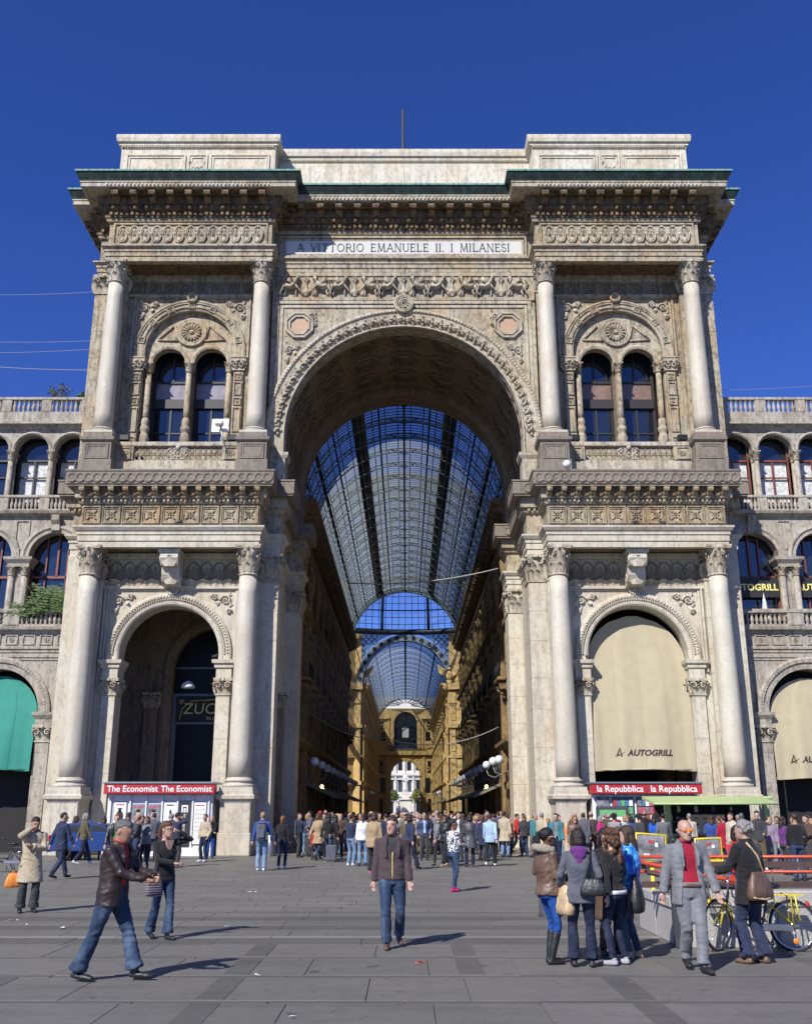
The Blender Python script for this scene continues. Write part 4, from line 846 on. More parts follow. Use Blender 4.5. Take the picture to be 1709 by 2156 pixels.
        w = W('window', G().box(xm-.86, xm-.78, YG+.62, YG+.72, 17, 20.4).box(xm+.78, xm+.86, YG+.62, YG+.72, 17, 20.4).box(xm-.8, xm+.8, YG+.62, YG+.72, 19.2, 19.3).box(xm-.8, xm+.8, YG+.62, YG+.7, 18.3, 18.36).box(xm-.04, xm+.04, YG+.62, YG+.7, 17, 19.2), fr)
        W('pane', G().box(xm-.9, xm+.9, YG+.76, YG+.79, 19.25, 20.5), 'window_glass', parent=w)
        if s > 0 or random.random() < .5: W('window_curtain', G().rows([[(xm-.75+k*.05, YG+.76+.03*(k % 2), z) for k in range(31)] for z in (17.05, 19.2)], False, 0, True), 'curtain', parent=w)
        else: W('pane', G().box(xm-.85, xm+.85, YG+.76, YG+.79, 17, 19.2), 'window_glass', parent=w)
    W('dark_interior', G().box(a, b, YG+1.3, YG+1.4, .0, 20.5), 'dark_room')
    W('roof_cornice', G().sweep([(a,YG),(b,YG)], [(-.5,20.6),(.02,20.6),(.04,20.72),(.2,20.8),(.26,20.9),(.4,20.94),(.4,21.05),(.1,21.1),(.1,21.7),(-.5,21.7)]).box(a, b, YG+.3, YG+8, 20.7, 21.3))
    b3 = W('balustrade', G().cbox(a, b, YG-.14, YG+.16, 22.36, 22.52, .03)); balusters(b3, min(s*16.2, s*26.5), max(s*16.2, s*26.5), YG, 21.7, .66, .24)
    for i in range(6): x = s*(16.5+i*2.06); W('balustrade_block', G().cbox(x-.26, x+.26, YG-.12, YG+.14, 21.7, 22.36, .02), parent=b3)
    return r, gx
WLr, gxl = wing(-1); WRr, gxr = wing(1)

# ---------------------------------------------------------------- awnings hung in the arches
def awning(cx, w, z0, z1, y0, y1, mat, label, txt, ztx, round_top=True):
    r = root('awning', label, 'awning', (cx, y1, z0)); n, m_ = 28, 24; rows = []
    def fy(u, t): return lerp(y0, y1, sin(t*pi/2)**1.2)+.05*noise.noise(Vector((u*7, t*1.5, cx)))*t+.03*noise.noise(Vector((u*1.5, t*3, cx)))-.02*abs(sin(u*1.5*pi))**8+.03*sin(u*9+t*2)*t+.014*sin(u*23+1)*t+.16*u*u*t-.012*sin(t*40)*(t > .9)
    for j in range(m_+1):
        t = j/m_; z = lerp(z1, z0, t); hw = w if not round_top or z < z1-w else max(.25, sqrt(max(0, w*w-(z-(z1-w))**2)))
        rows.append([(cx+u*hw, fy(u, t), z+.05*cos(u*3)*t) for u in frange(-1, 1, n+1)])
    g = G().rows(rows, False, 0, True); g.rows([[(x, y+.012, z) for x, y, z in q] for q in rows], False, 0, True)
    c = ob('cloth', g, mat, r)
    for u in (-.5, 0, .5): ob('seam', G().tube([(lerp(rows[j][0][0], rows[j][-1][0], (u+1)/2), rows[j][int((u+1)/2*n)][1]-.004, rows[j][int((u+1)/2*n)][2]) for j in range(4, m_+1)], .007, 4), mat, c)
    ob('hem_bar', G().tube([(cx-w, y1+.16, z0+.02), (cx, y1, z0+.05), (cx+w, y1+.16, z0+.02)], .045, 6), mat, r)
    if txt:
        def lay(me, ox, oz, k):                              # print follows the cloth
            for v in me.vertices: X, Z = ox+v.co.x*k, oz+v.co.z*k; v.co = (X, fy((X-cx)/w, (z1-Z)/(z1-z0))-.012+v.co.y, Z)
            return me
        ob('lettering', lay(text_mesh(txt, .37, .002, .017, .25, 1.04), cx+.22, ztx, 1.0), 'brown_letter', c)
        l = G(); l.prism([(-.3,-.22),(-.18,-.22),(.06,.38),(.0,.42)], -.001, .001, 'y').prism([(.0,.42),(.06,.38),(.2,-.22),(.08,-.22)], -.002, .0, 'y').prism([(-.22,-.1),(.1,-.02),(.42,.16),(.1,-.1),(-.1,-.16)], -.003, -.001, 'y')
        ob('emblem', lay(l.mesh('emblem'), cx-1.16, ztx-.02, .62), 'brown_letter', c)
    return r
awning(BC+.0, 2.33, Zd(1622, 46.7), 10.9, 47.6, 46.62, 'awning_cream', 'cream fabric awning lettered AUTOGRILL filling the arch beside the passage', 'AUTOGRILL', Zd(1586, 46.6))
awning(gxr[0], 2.02, Zd(1640, 47.7), 8.0, 48.4, 47.75, 'awning_cream', 'cream awning lettered AUTOGRILL in the ground arcade of the wing with red windows', 'AUTOGRILL', Zd(1600, 47.7))
awning(gxl[0], 2.02, Zd(1622, 47.7), 8.1, 48.4, 47.6, 'awning_green', 'turquoise green fabric awning in the wing arcade', None, 0)
awning(gxr[1], 2.02, Zd(1640, 47.7), 8.0, 48.4, 47.75, 'awning_cream', 'plain cream awning in the outer arcade arch of the wing', None, 0)
awning(gxl[1], 2.02, Zd(1622, 47.7), 8.1, 48.4, 47.6, 'awning_green', 'green awning in the outer arcade arch of the wing', None, 0)
# first-floor signs behind the right wing windows
for i, x in enumerate((17.4, 20.76)):
    sg = root('shop_sign', 'black sign board with yellow AUTOGRILL lettering in '+('the first-floor window next to the arch' if i == 0 else 'the second first-floor window from the arch'), 'sign', (x, 48.5, 12.2))
    ob('board', G().cbox(x-1.26, x+1.26, 48.42, 48.5, 12.0, 13.0, .01), 'paper_black', sg)
    ob('lettering', text_mesh('AUTOGRILL', .46, .008, .012, 0, .98), 'gold_letter', sg, (x, 48.41, 12.5))
pr_ = root('folded_parasol', 'white folded parasol standing behind the first-floor balustrade', 'parasol', (17.8, 47.75, 10.5))
ob('canopy', G().lathe([(.2,11.0),(.26,11.3),(.14,12.2),(.03,12.75),(.01,12.85)], 10), 'curtain', pr_, (17.8, 48.25, 3.2), scale=(.7,.7,.7)); ob('pole', G().tube([(17.8,47.9,10.5),(17.8,47.9,11.1)], .03), 'grey_metal', pr_)
# the shop behind the left arch: sign
zs_ = root('shop_sign', 'black sign with gold art nouveau lettering ZUCCA IN GALLERIA above a shop front', 'sign', (-9.92, 53.2, 6.3))
ob('board', G().cbox(-12.0, -7.85, 53.12, 53.2, 6.34, 7.62, .01), 'paper_black', zs_)
ob('lettering', text_mesh('ZUCCA', .8, .008, .0, .1, 1.05), 'gold_letter', zs_, (-10.2, 53.1, 6.98)); ob('lettering', text_mesh('IN GALLERIA', .25, .008, .0), 'gold_letter', zs_, (-9.65, 53.1, 6.5))
for q in (-1, 1):
    g = G().tube([(-9.92+q*1.85, 53.1, 6.45), (-9.92+q*1.75, 53.1, 7.0), (-9.92+q*1.3, 53.1, 7.4), (-9.92, 53.1, 7.5), (-9.92-q*.6, 53.1, 7.42)], .02, 5); spiral(g, Matrix.Translation((-9.92+q*1.8, 53.1, 7.35)), .14, 2, .018, 18)
    ob('gold_scroll', g, 'gold_letter', zs_)
pl = root('pendant_lamp', 'white dome pendant lamp hanging in the arch with the gold lettered shop sign', 'lamp', (-10.75, 50, 7.4))
ob('shade', G().lathe([(.34,7.72),(.33,7.85),(.22,8.0),(.06,8.08)], 16, c=(-10.75,50,0)), 'white_paint', pl); ob('cord', G().tube([(-10.75,50,8.08),(-10.75,50,12.6)], .012, 5), 'black_paint', pl)
# ---------------------------------------------------------------- the glass-roofed gallery behind the arch
HW, YS, YE, ZSP, VR = 6.2, 56.45, 110.0, 19.7, 6.35
def gallery_arm(y0, y1, nb, label, tone, fine):
    objs = []
    for s in (-1, 1):
        r = root('gallery_building', label+(' on the green-awning side' if s < 0 else ' on the cream-awning side'), 'building', (s*8, y0, 0))
        X = s*HW; L = (y1-y0)/nb
        ob('wall', G().box(X, X+s*.5, y0, y1, 5.6, ZSP), tone, r)
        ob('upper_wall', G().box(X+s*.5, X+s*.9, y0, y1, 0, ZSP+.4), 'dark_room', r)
        def path(o=0): return [(X, y1), (X, y0)] if s > 0 else [(X, y0), (X, y1)]
        def sw(prof): 
            g = G(); p = path(); g.sweep(p if True else p, prof); return g
        pth = [(-HW, y1), (-HW, y0)] if False else None
        def mould(z, h, out): return G().prism([(X, z), (X-s*out*.4, z), (X-s*out, z+h*.6), (X-s*out, z+h), (X, z+h)], y0, y1, 'y')
        for z, h, out in ((5.3,.5,.5),(8.9,.35,.35),(13.2,.4,.5),(17.2,.35,.3),(18.7,.5,.7),(19.2,.5,1.0)): ob('cornice', mould(z, h, out), tone, r)
        for i in range(nb):
            y = y0+(i+.5)*L; ya, yb = y-L/2, y+L/2
            # pilaster with blocks, statue-like herm and brackets
            ob('pilaster', G().cbox(min(X, X-s*.38), max(X, X-s*.38), ya-.4, ya+.4, 0, 5.3, .02).cbox(min(X, X-s*.3), max(X, X-s*.3), ya-.35, ya+.35, 5.8, 13.2, .02).cbox(min(X, X-s*.42), max(X, X-s*.42), ya-.42, ya+.42, 12.3, 13.1, .05), tone, r)
            if fine:
                hm = G().lathe([(.12,13.7),(.16,14.2),(.2,14.8),(.3,15.3),(.34,15.8),(.28,16.1),(.12,16.2),(.15,16.35),(.17,16.55),(.1,16.75)], 10, c=(X-s*.32, ya, 0)); ob('herm_figure', hm, tone, r)
                for k in range(4): ob('cornice_bracket', MB, None, r, (X-s*.1, ya+(k+.5)*L/4, 19.15), (0,0,-s*pi/2), (1,1.2,1))
                for k in range(2): ob('balcony_bracket', MB, None, r, (X-s*.05, y-.8+k*1.6, 8.85), (0,0,-s*pi/2))
            # arched shopfront, window, top window
            wy = L*.3
            a = G(); pts = [(y+wy*cos(t), 3.6+wy*.62*sin(t)) for t in frange(0, pi, 13)]; a.prism([(y+wy, 0)]+pts+[(y-wy, 0)], X+s*.42, X+s*.48, 'x')
            ob('shop_glass', a, 'window_glass', r)
            e = G(); P_ = [(X-s*.06, y+wy*1.1, 0.2)]+[(X-s*.06, y+wy*1.1*cos(t), 3.6+wy*.72*sin(t)) for t in frange(0, pi, 13)]+[(X-s*.06, y-wy*1.1, .2)]; e.tube(P_, .16, 6)
            f = ob('ground_bay', G().box(X, X+s*.4, ya, y-wy, 0, 5.5).box(X, X+s*.4, y+wy, yb, 0, 5.5).box(X, X+s*.4, y-wy, y+wy, 3.6+wy*.62, 5.5), tone, r); ob('archivolt', e, tone, f)
            for z0, z1, ww in ((6.2, 8.6, .75), (9.7, 12.4, .72), (14.0, 16.6, .6)):
                if True:
                    w = ob('window', G().box(X-s*.02, X-s*.14, y-ww-.2, y-ww, z0-.2, z1+.1).box(X-s*.02, X-s*.14, y+ww, y+ww+.2, z0-.2, z1+.1).box(X-s*.02, X-s*.3, y-ww-.35, y+ww+.35, z1+.1, z1+.4).box(X-s*.02, X-s*.22, y-ww-.25, y+ww+.25, z0-.35, z0-.2), tone, r)
                    ob('pane', G().box(X-s*.02, X-s*.05, y-ww, y+ww, z0-.2, z1+.1), 'window_glass', w)
            if fine:
                bl = ob('balcony', G().cbox(min(X, X-s*.8), max(X, X-s*.8), y-1.2, y+1.2, 9.1, 9.3, .03), tone, r)
                rl = G()
                for k in range(11): rl.tube([(X-s*.74, y-1.15+k*.23, 9.3), (X-s*.74, y-1.15+k*.23, 10.1)], .03, 4)
                rl.tube([(X-s*.74, y-1.18, 10.1), (X-s*.74, y+1.18, 10.1)], .04, 5); ob('balcony_railing', rl, 'iron', bl)
        objs.append(r)
    return objs
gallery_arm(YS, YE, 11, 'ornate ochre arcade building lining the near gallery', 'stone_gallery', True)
gallery_arm(146.5, 224, 11, 'ochre arcade building lining the far gallery beyond the dome', 'stone_gold_lit', False)
def vault(y0, y1, nb, r_, cz, label, nd=12, fine=True):
    v = root('glass_vault', label, 'glass roof', (0, (y0+y1)/2, cz)); L = (y1-y0)/nb; A = [pi*(k/nd) for k in range(nd+1)]
    for j in range(nb+1):
        y = y0+j*L; rb = G(); rb.ring(0, cz, [(r_-.34,y-.05),(r_-.26,y-.05),(r_-.26,y+.05),(r_-.34,y+.05)], n=28); rb.ring(0, cz, [(r_-.06,y-.05),(r_+.02,y-.05),(r_+.02,y+.05),(r_-.06,y+.05)], n=28)
        for k in range(nd*3+1):
            a = pi*k/(nd*3); rb.tube([((r_-.3)*cos(a), y, cz+(r_-.3)*sin(a)), ((r_-.02)*cos(a), y, cz+(r_-.02)*sin(a))], .03, 4)
            if fine and k < nd*3 and k % 3 == 1:
                a2 = pi*(k+1)/(nd*3); rb.tube([((r_-.3)*cos(a), y, cz+(r_-.3)*sin(a)), ((r_-.02)*cos(a2), y, cz+(r_-.02)*sin(a2))], .025, 4)
        ob('rib', rb, 'iron_pale' if j % 1 == 0 and fine else 'iron', v)
    for k, a in enumerate(A):
        t = .07 if k % 2 else .05
        if k in (4, 8): t = .17
        if k in (2, 10): t = .13
        ob('purlin', G().tube([((r_-.1)*cos(a), y0, cz+(r_-.1)*sin(a)), ((r_-.1)*cos(a), y1, cz+(r_-.1)*sin(a))], t, 5), 'iron', v)
    bars = G()
    for j in range(nb):
        for q in range(1, 6):
            y = y0+j*L+q*L/6; bars.ring(0, cz, [(r_-.02,y-.016),(r_-.02,y+.016),(r_+.03,y)], n=36)
    tag(ob('glazing_bars', bars, 'iron', v), kind='stuff')
    for k in range(nd*2):
        a = pi*(k+.5)/(nd*2)
        if fine: ob('glazing_bar', G().tube([((r_-.02)*cos(a), y0, cz+(r_-.02)*sin(a)), ((r_-.02)*cos(a), y1, cz+(r_-.02)*sin(a))], .03, 4), 'iron', v)
    if fine:
        rg = G().box(-.07, .07, y0, y1, cz+r_-.62, cz+r_-.3)
        for j in range(nb): rg.tube([(0, y0+j*L, cz+r_-.5), (.9, y0+j*L, cz+r_-.12)], .03, 4); rg.tube([(0, y0+j*L, cz+r_-.5), (-.9, y0+j*L, cz+r_-.12)], .03, 4)
        ob('ridge_beam', rg, 'iron', v)
        for q in (-1, 1):                                       # solid walkways beside the lantern
            a0, a1 = (pi/2+q*.40, pi/2+q*.49); ob('gutter_walkway', G().rows([[(( r_+.05)*cos(a), y, cz+(r_+.05)*sin(a)) for a in frange(a0, a1, 4)] for y in (y0, y1)], False, 0, False).rows([[((r_+.15)*cos(a), y, cz+(r_+.15)*sin(a)) for a in frange(a0, a1, 4)] for y in (y0, y1)], False, 0, False), 'iron', v)
    for j in range(nb):
        for k in range(nd):
            a0, a1 = A[k]+.01, A[k+1]-.01
            g = G().rows([[(r_*cos(a), y, cz+r_*sin(a)) for a in frange(a0, a1, 4)] for y in (y0+j*L+.03, y0+(j+1)*L-.03)], False, 0, True)
            ob('pane', g, 'vault_glass', v)
    return v
vault(YS, YE, 19, VR, ZSP, 'barrel vault of iron ribs and glass panes over the near gallery')
vault(146.5, 224, 14, VR, ZSP, 'glass and iron barrel vault over the far gallery beyond the dome', 8, False)
# end ring of the near vault
er = ob('iron_arch', G().ring(0, ZSP, [(VR-.55,YE),(VR+.1,YE),(VR+.1,YE+.5),(VR-.55,YE+.5)], n=36), 'iron_pale'); tag(er, 'pale riveted iron arch closing the near glass vault at the dome', 'arch')
# ---------------------------------------------------------------- octagon and dome
oc = root('octagon_hall', 'octagonal domed hall of ochre walls where the gallery arms meet', 'building', (0, 128, 0))
OY0, OY1 = 110.4, 146.0; ODR = 17.8; OMY = 128.2
for s in (-1, 1):
    for (xa, ya), (xb, yb) in (((s*6.4, OY1), (s*7.4, OY1)), ((s*7.4, OY1), (s*17.8, 135.6)), ((s*17.8, 120.8), (s*7.4, OY0)), ((s*7.4, OY0), (s*6.4, OY0))):
        L = math.hypot(xb-xa, yb-ya); T = Matrix.Translation((xa, ya, 0)) @ Matrix.Rotation(atan2(yb-ya, xb-xa), 4, 'Z')
        g = G().box(0, L, -.3, .3, 0, 26.8, T=T); 
        for z, h, o in ((5.3,.5,.7),(9.0,.4,.6),(13.2,.5,.8),(18.6,.9,1.1)): g.box(-.2, L+.2, -o, o, z, z+h, T=T)
        w = ob('octagon_wall', g, 'stone_gold_lit', oc)
        if L > 5:
            for k in range(3):
                for z0, z1 in ((1,4.4),(6.3,8.6),(10,12.6),(14.5,17)): ob('window', G().box(2.2+k*4.3, 4.0+k*4.3, -.36, .36, z0, z1, T=T), 'window_glass', w)
        else:
            ob('pier_pilaster', G().cbox(.0, L*.95, -.5, .5, 0, 18.6, .03, T=T).cbox(-.05, L+.05, -.7, .7, 16.6, 18.5, .1, T=T), 'stone_gold_lit', w)
            for z in (2.5, 7.2, 11.0, 15.4): ob('pier_panel', (lambda g: (frame(g, T @ Matrix.Translation((L*.5, -.5, z)), L*.7, 2.2, .1, .1), rosette(g, T @ Matrix.Translation((L*.5, -.52, z)), .25, 8, .12), g)[2])(G()), 'stone_gold_lit', w)
            ob('eagle_figure', G().ball((0,-.7,20.6), .5, 10, 7, sz=1.5, T=T).ball((0,-.95,21.6), .24, 8, 5, T=T).lathe([(.5,19.4),(.3,19.6),(.45,19.9),(.2,20)], 10, c=(0,-.6,0), T=T).prism([(-.2,20.3),(-1.5,21.0),(-1.7,22.3),(-.9,21.7),(-.2,21.3)], -.75, -.55, 'y', T=T).prism([(.2,20.3),(1.3,21.0),(1.5,22.3),(.8,21.7),(.2,21.3)], -.75, -.55, 'y', T=T), 'stone_gold_lit', w)
ob('far_arch', G().ring(0, ZSP-.1, [(6.2,OY1-.4),(6.2,OY1+.4),(7.1,OY1+.4),(7.1,OY1-.4)], n=32), 'iron_pale', oc)
MDL = medal_mesh(.3, .1).mesh('arch_roundel'); MDL.materials.append(MAT('iron'))
for i in range(17): a = pi*(i+.5)/17; ob('arch_roundel', MDL, None, oc, (6.65*cos(a), OY1-.42, ZSP-.1+6.65*sin(a)))
sp = G().awall(-8.2, 8.2, 20, 27.0, OY1+.05, OY1+.12, [(0, 7.0, ZSP+.3, 20)], 24); ob('spandrel_glass', sp, 'vault_glass', oc)
for s in (-1, 1):
    for i in range(5):
        for j in range(4):
            x, z = s*(7.9-i*.85), 26.5-j*.85
            if math.hypot(x, z-ZSP) > 7.4: ob('glass_circle', G().tube([(x+.36*cos(a), OY1, z+.36*sin(a)) for a in frange(0, 2*pi, 11)], .06, 4), 'iron', oc)
dm = root('glass_dome', 'great glass and iron dome over the octagonal hall', 'dome', (0, OMY, 27.2))
NS, NR = 16, 9; DZ = 27.2
def dpt(a, t, k=1.0): return (ODR*k*cos(t*pi/2)*cos(a), OMY+ODR*k*cos(t*pi/2)*sin(a), DZ+ODR*k*sin(t*pi/2)*1.0)
for i in range(NS):
    a = 2*pi*(i+.5)/NS; ob('rib', G().tube([dpt(a, t, .99) for t in frange(0, .9, 12)], .22, 6), 'iron', dm)
    for j in range(NR-1):
        a0, a1 = 2*pi*(i+.5)/NS, 2*pi*(i+1.5)/NS; t0, t1 = j/NR, (j+1)/NR
        ob('pane', G().rows([[dpt(a_, t_) for a_ in frange(a0, a1, 4)] for t_ in (t0, t1)], False, 0, True), 'dome_glass', dm)
bars = G()
for j in range(NR*3):
    t = j/(NR*3); bars.tube([dpt(2*pi*i/48, t, .995) for i in range(49)], .09 if j % 3 == 0 else .045, 4)
for i in range(NS*7): bars.tube([dpt(2*pi*i/(NS*7), t, .995) for t in frange(0, .88, 9)], .04, 4)
tag(ob('glazing_bars', bars, 'iron', dm), kind='stuff')
ob('ring_beam', G().tube([(ODR*cos(2*pi*i/32), OMY+ODR*sin(2*pi*i/32), DZ-.1) for i in range(33)], .45, 6), 'iron', dm)
# ---------------------------------------------------------------- far end wall, square beyond
fe = root('gallery_end_wall', 'ochre end wall of the far gallery with a tall arch and round-headed window', 'building', (0, 225, 0))
ob('wall', G().awall(-6.4, 6.4, 0, 13.6, 224.1, 226, [(0, 3.15, 9.0, 0)], 24), 'stone_gold_lit', fe)
ob('upper_wall', G().awall(-6.4, 6.4, 13.6, 23.5, 224.1, 225, [(0, 2.6, 20.2, 14.6)], 24), 'stone_gold_lit', fe)
ob('archivolt', G().ring(0, 9.0, [(3.1,223.8),(3.1,224.2),(3.8,224.2),(3.8,223.8)], n=24), 'stone_gold_lit', fe); ob('archivolt', G().ring(0, 20.2, [(2.55,223.8),(2.55,224.2),(3.3,224.2),(3.3,223.8)], n=24, leg=5.6), 'stone_gold_lit', fe)
ob('cornice', G().box(-6.4, 6.4, 223.3, 224.1, 13.4, 14.2).box(-6.4, -3.5, 223.4, 224.1, 21.2, 21.8).box(3.5, 6.4, 223.4, 224.1, 21.2, 21.8), 'stone_gold_lit', fe)
w = ob('window', G().box(-2.7, 2.7, 224.4, 224.6, 16.6, 17.0).box(-2.7, 2.7, 224.4, 224.6, 19.4, 19.7).box(-.9, -.7, 224.4, 224.6, 14.6, 22.6).box(.7, .9, 224.4, 224.6, 14.6, 22.6), 'iron', fe); ob('pane', G().box(-2.7, 2.7, 224.7, 224.75, 14.6, 23), 'window_glass', w); ob('pane', G().box(-.7, .7, 224.3, 224.35, 17.2, 19.3), 'plaque', w)
for s in (-1, 1):
    for z0, z1 in ((5.5, 8.6), (16.5, 18.4)): ob('window', G().box(s*4.9-.5, s*4.9+.5, 224.0, 224.12, z0, z1), 'window_glass', fe)
    ob('pilaster', G().cbox(s*3.95-.3, s*3.95+.3, 223.8, 224.1, 0, 13.2, .02), 'stone_gold_lit', fe)
fd = root('glass_fan', 'half dome of glass and iron closing the far gallery vault', 'glass roof', (0, 224, 23.5))
for i in range(10):
    a0, a1 = pi*i/10, pi*(i+1)/10
    ob('pane', G().rows([[(5.9*cos(a)*k, 224.6-3.0*(1-k)*1.0, 23.5+2.5*sin(a)*k+.5*(1-k)) for a in frange(a0, a1, 4)] for k in (.25, .6, 1.0)], False, 0, True), 'dome_glass', fd)
    ob('rib', G().tube([(5.85*cos(a0)*k, 224.5-3.0*(1-k), 23.5+2.5*sin(a0)*k+.5*(1-k)) for k in (.25, .6, 1.0)], .1, 5), 'iron', fd)
ob('lunette_back', G().ring(0, ZSP, [(VR-.5,224.8),(VR,224.8),(VR,225),(VR-.5,225)], n=24), 'iron_pale', fd)
for s in (-1, 1):
    for z in (10.5, 15.2, 19.6): ob('wall_medallion', medal_mesh(.5, .15), 'stone_gold_lit', fe, (s*4.9, 224.08, z))
    for z0, z1 in ((.4, 4.2), (9.6, 12.2), (18.9, 20.6)): ob('window', G().box(s*5.2-.35, s*5.2+.35, 224.0, 224.12, z0, z1), 'window_glass', fe)
    ob('pilaster', G().cbox(s*3.75-.25, s*3.75+.25, 223.8, 224.1, 14.2, 21.2, .02), 'stone_gold_lit', fe)
ob('balcony_railing', (lambda g: ([g.tube([(-3.4+i*.4, 223.4, 14.2), (-3.4+i*.4, 223.4, 15.1)], .05, 4) for i in range(18)], g.tube([(-3.5,223.4,15.15),(3.5,223.4,15.15)], .07, 5), g)[2])(G()), 'iron', fe)
wb = root('far_building', 'pale grey stone building with rows of windows across the far square', 'building', (0, 300, 0))
ob('wall', G().box(-22, 22, 300, 301, 0, 34), 'stone_far', wb)
for z in (5.5, 11.5, 17, 22): ob('cornice', G().box(-22, 22, 299.2, 300, z, z+.7), 'stone_far', wb)
for i in range(12):
    for z in (1, 7, 13, 18.5): 
        w = ob('window', G().box(-15.2+i*2.6, -14.0+i*2.6, 299.86, 300, z, z+3.2), 'window_glass', wb); ob('window_frame', G().box(-15.5+i*2.6, -13.7+i*2.6, 299.5, 300, z+3.3, z+3.7), 'stone_far', w)
    ob('pilaster', G().box(-16.2+i*2.6, -15.7+i*2.6, 299.5, 300, 0, 22), 'stone_far', wb)
mo = root('monument', 'white marble statue of a robed standing man on a tall tiered pedestal', 'monument', (0, 255, 0))
ob('pedestal', G().cbox(-2.6, 2.6, 252.4, 257.6, 0, 1.2, .1).cbox(-1.5, 1.5, 253.5, 256.5, 1.2, 4.2, .1).cbox(-1.9, 1.9, 253.1, 256.9, 4.2, 4.6, .1).cbox(-.9, .9, 254.1, 255.9, 4.6, 6.2, .05), 'stone_far', mo)
ob('statue', G().lathe([(.75,6.2),(.8,6.8),(.6,8.0),(.62,9.0),(.7,9.7),(.5,10.1),(.18,10.25),(.24,10.5),(.26,10.75),(.12,11.0)], 14, c=(0,255,0), sy=.8).tube([(-.55,254.8,9.7),(-.75,254.5,9.0),(-.2,254.3,8.7)], [.2,.17,.1]).tube([(.55,254.8,9.7),(.75,254.6,9.0),(.3,254.3,8.6)], [.2,.17,.1]), 'stone_far', mo)
for s in (-1, 1): ob('corner_figure', G().lathe([(.4,1.2),(.42,1.8),(.3,2.6),(.36,3.1),(.12,3.4),(.18,3.6),(.08,3.85)], 10, c=(s*1.9, 253, 0)), 'stone_far', mo)
def leaves(n, c, R, seed, size=.16, squash=1.0, lobes=6):
    rr = random.Random(seed); g = G(); cl = [(Vector((rr.uniform(-.7,.7)*R, rr.uniform(-.7,.7)*R, rr.uniform(-.6,.8)*R*squash)), R*rr.uniform(.3,.55)) for _ in range(lobes)]
    for i in range(n):
        o, q = rr.choice(cl); d = Vector((rr.gauss(0,1), rr.gauss(0,1), rr.gauss(0,1))).normalized()*q*rr.random()**.4
        p = Vector(c)+o+d; a = Vector((rr.gauss(0,1), rr.gauss(0,1), rr.gauss(0,1))).normalized(); b = a.orthogonal().normalized(); s_ = size*rr.uniform(.6,1.3)
        g.add([p-a*s_, p+b*s_*.45, p+a*s_, p-b*s_*.45], [(0,1,2,3)])
    return g
for s, lb, mt in ((-1, 'dark green leafy tree left of the white statue in the far square', 'leaf_green'), (1, 'yellow-green leafy tree right of the white statue in the far square', 'leaf_autumn')):
    t = root('leafy_tree', lb, 'tree', (s*3.9, 248, 0))
    ob('trunk', G().tube([(s*3.9,248,0),(s*3.9,248.1,2),(s*4.0,248,4.5)], [.2,.15,.07]).tube([(s*3.9,248,2),(s*4.6,248,4)], [.1,.04]).tube([(s*3.9,248,2.4),(s*3.2,248.2,4.2)], [.1,.04]), 'bark', t)
    ob('crown', leaves(2200, (s*3.9, 248, 4.4), 2.4, 5+s, .2, 1.1, 9), mt, t)
# globe lamps along both walls
def globe_lamp(x, y, z, s, label, three=False):
    r = root('globe_lamp', label, 'lamp', (x, y, z), group='globe lamps along the gallery walls')
    ob('bracket', G().tube([(x+s*.9, y, z-.5), (x+s*.5, y, z-.75), (x+s*.1, y, z-.6), (x, y, z-.3)], .035, 6), 'iron_pale', r)
    ob('globe', G().ball((x, y, z), .25, 16, 10), 'globe_glass', r)
    if three:
        for dy in (-1.0, 1.0): ob('globe', G().ball((x+s*.25, y+dy, z+.05), .25, 16, 10), 'globe_glass', r); ob('bracket', G().tube([(x+s*.3, y, z-.7), (x+s*.25, y+dy*.7, z-.55), (x+s*.25, y+dy, z-.25)], .03, 6), 'iron_pale', r)
for s in (-1, 1):
    nm = 'green-awning side' if s < 0 else 'cream-awning side'; ORD = ['first','second','third','fourth','fifth','sixth','seventh','eighth','ninth','tenth','eleventh']
    for i in range(11):
        globe_lamp(s*5.1, 58.5+i*4.87, 4.55, s, 'white globe lamp, %s from the entrance, on the gallery wall of the %s' % (ORD[i], nm), i == 0 and s > 0) if not (i == 0 and s > 0) else globe_lamp(s*5.1, 58.5, 4.55, s, 'triple white globe lamp on a curled bracket just inside the passage', True)
    for i in range(3): globe_lamp(s*5.1, 152+i*8, 4.4, s, 'white globe lamp beyond the dome, %s from it, wall of the %s' % (ORD[i], nm))
# dull awnings over shopfronts
for s in (-1, 1):
    for i, (y0, L) in enumerate(((64, 7), (74, 7), (88, 9), (100, 8), (150, 14))):
        nm = 'green-awning side' if s < 0 else 'cream-awning side'; ob_ = ob('shop_awning', G().prism([(s*6.2,3.6),(s*4.3,2.75),(s*4.3,2.6),(s*6.2,3.4)], y0, y0+L, 'y'), 'awning_dull'); tag(ob_, 'dull beige shop awning, %s from the entrance, on the %s of the gallery' % (ORD[i], nm), 'awning')
    for i in range(3): 
        lp = ob('hanging_lamp', G().ball((s*5.5, 68+i*.9, 3.2+.2*(i % 2)), .11, 10, 7), 'lamp_glow'); tag(lp, 'small lit yellow lamp, %s of three under the first shop awning, %s' % (ORD[i], nm), 'lamp', 'lit lamps under the shop awnings')
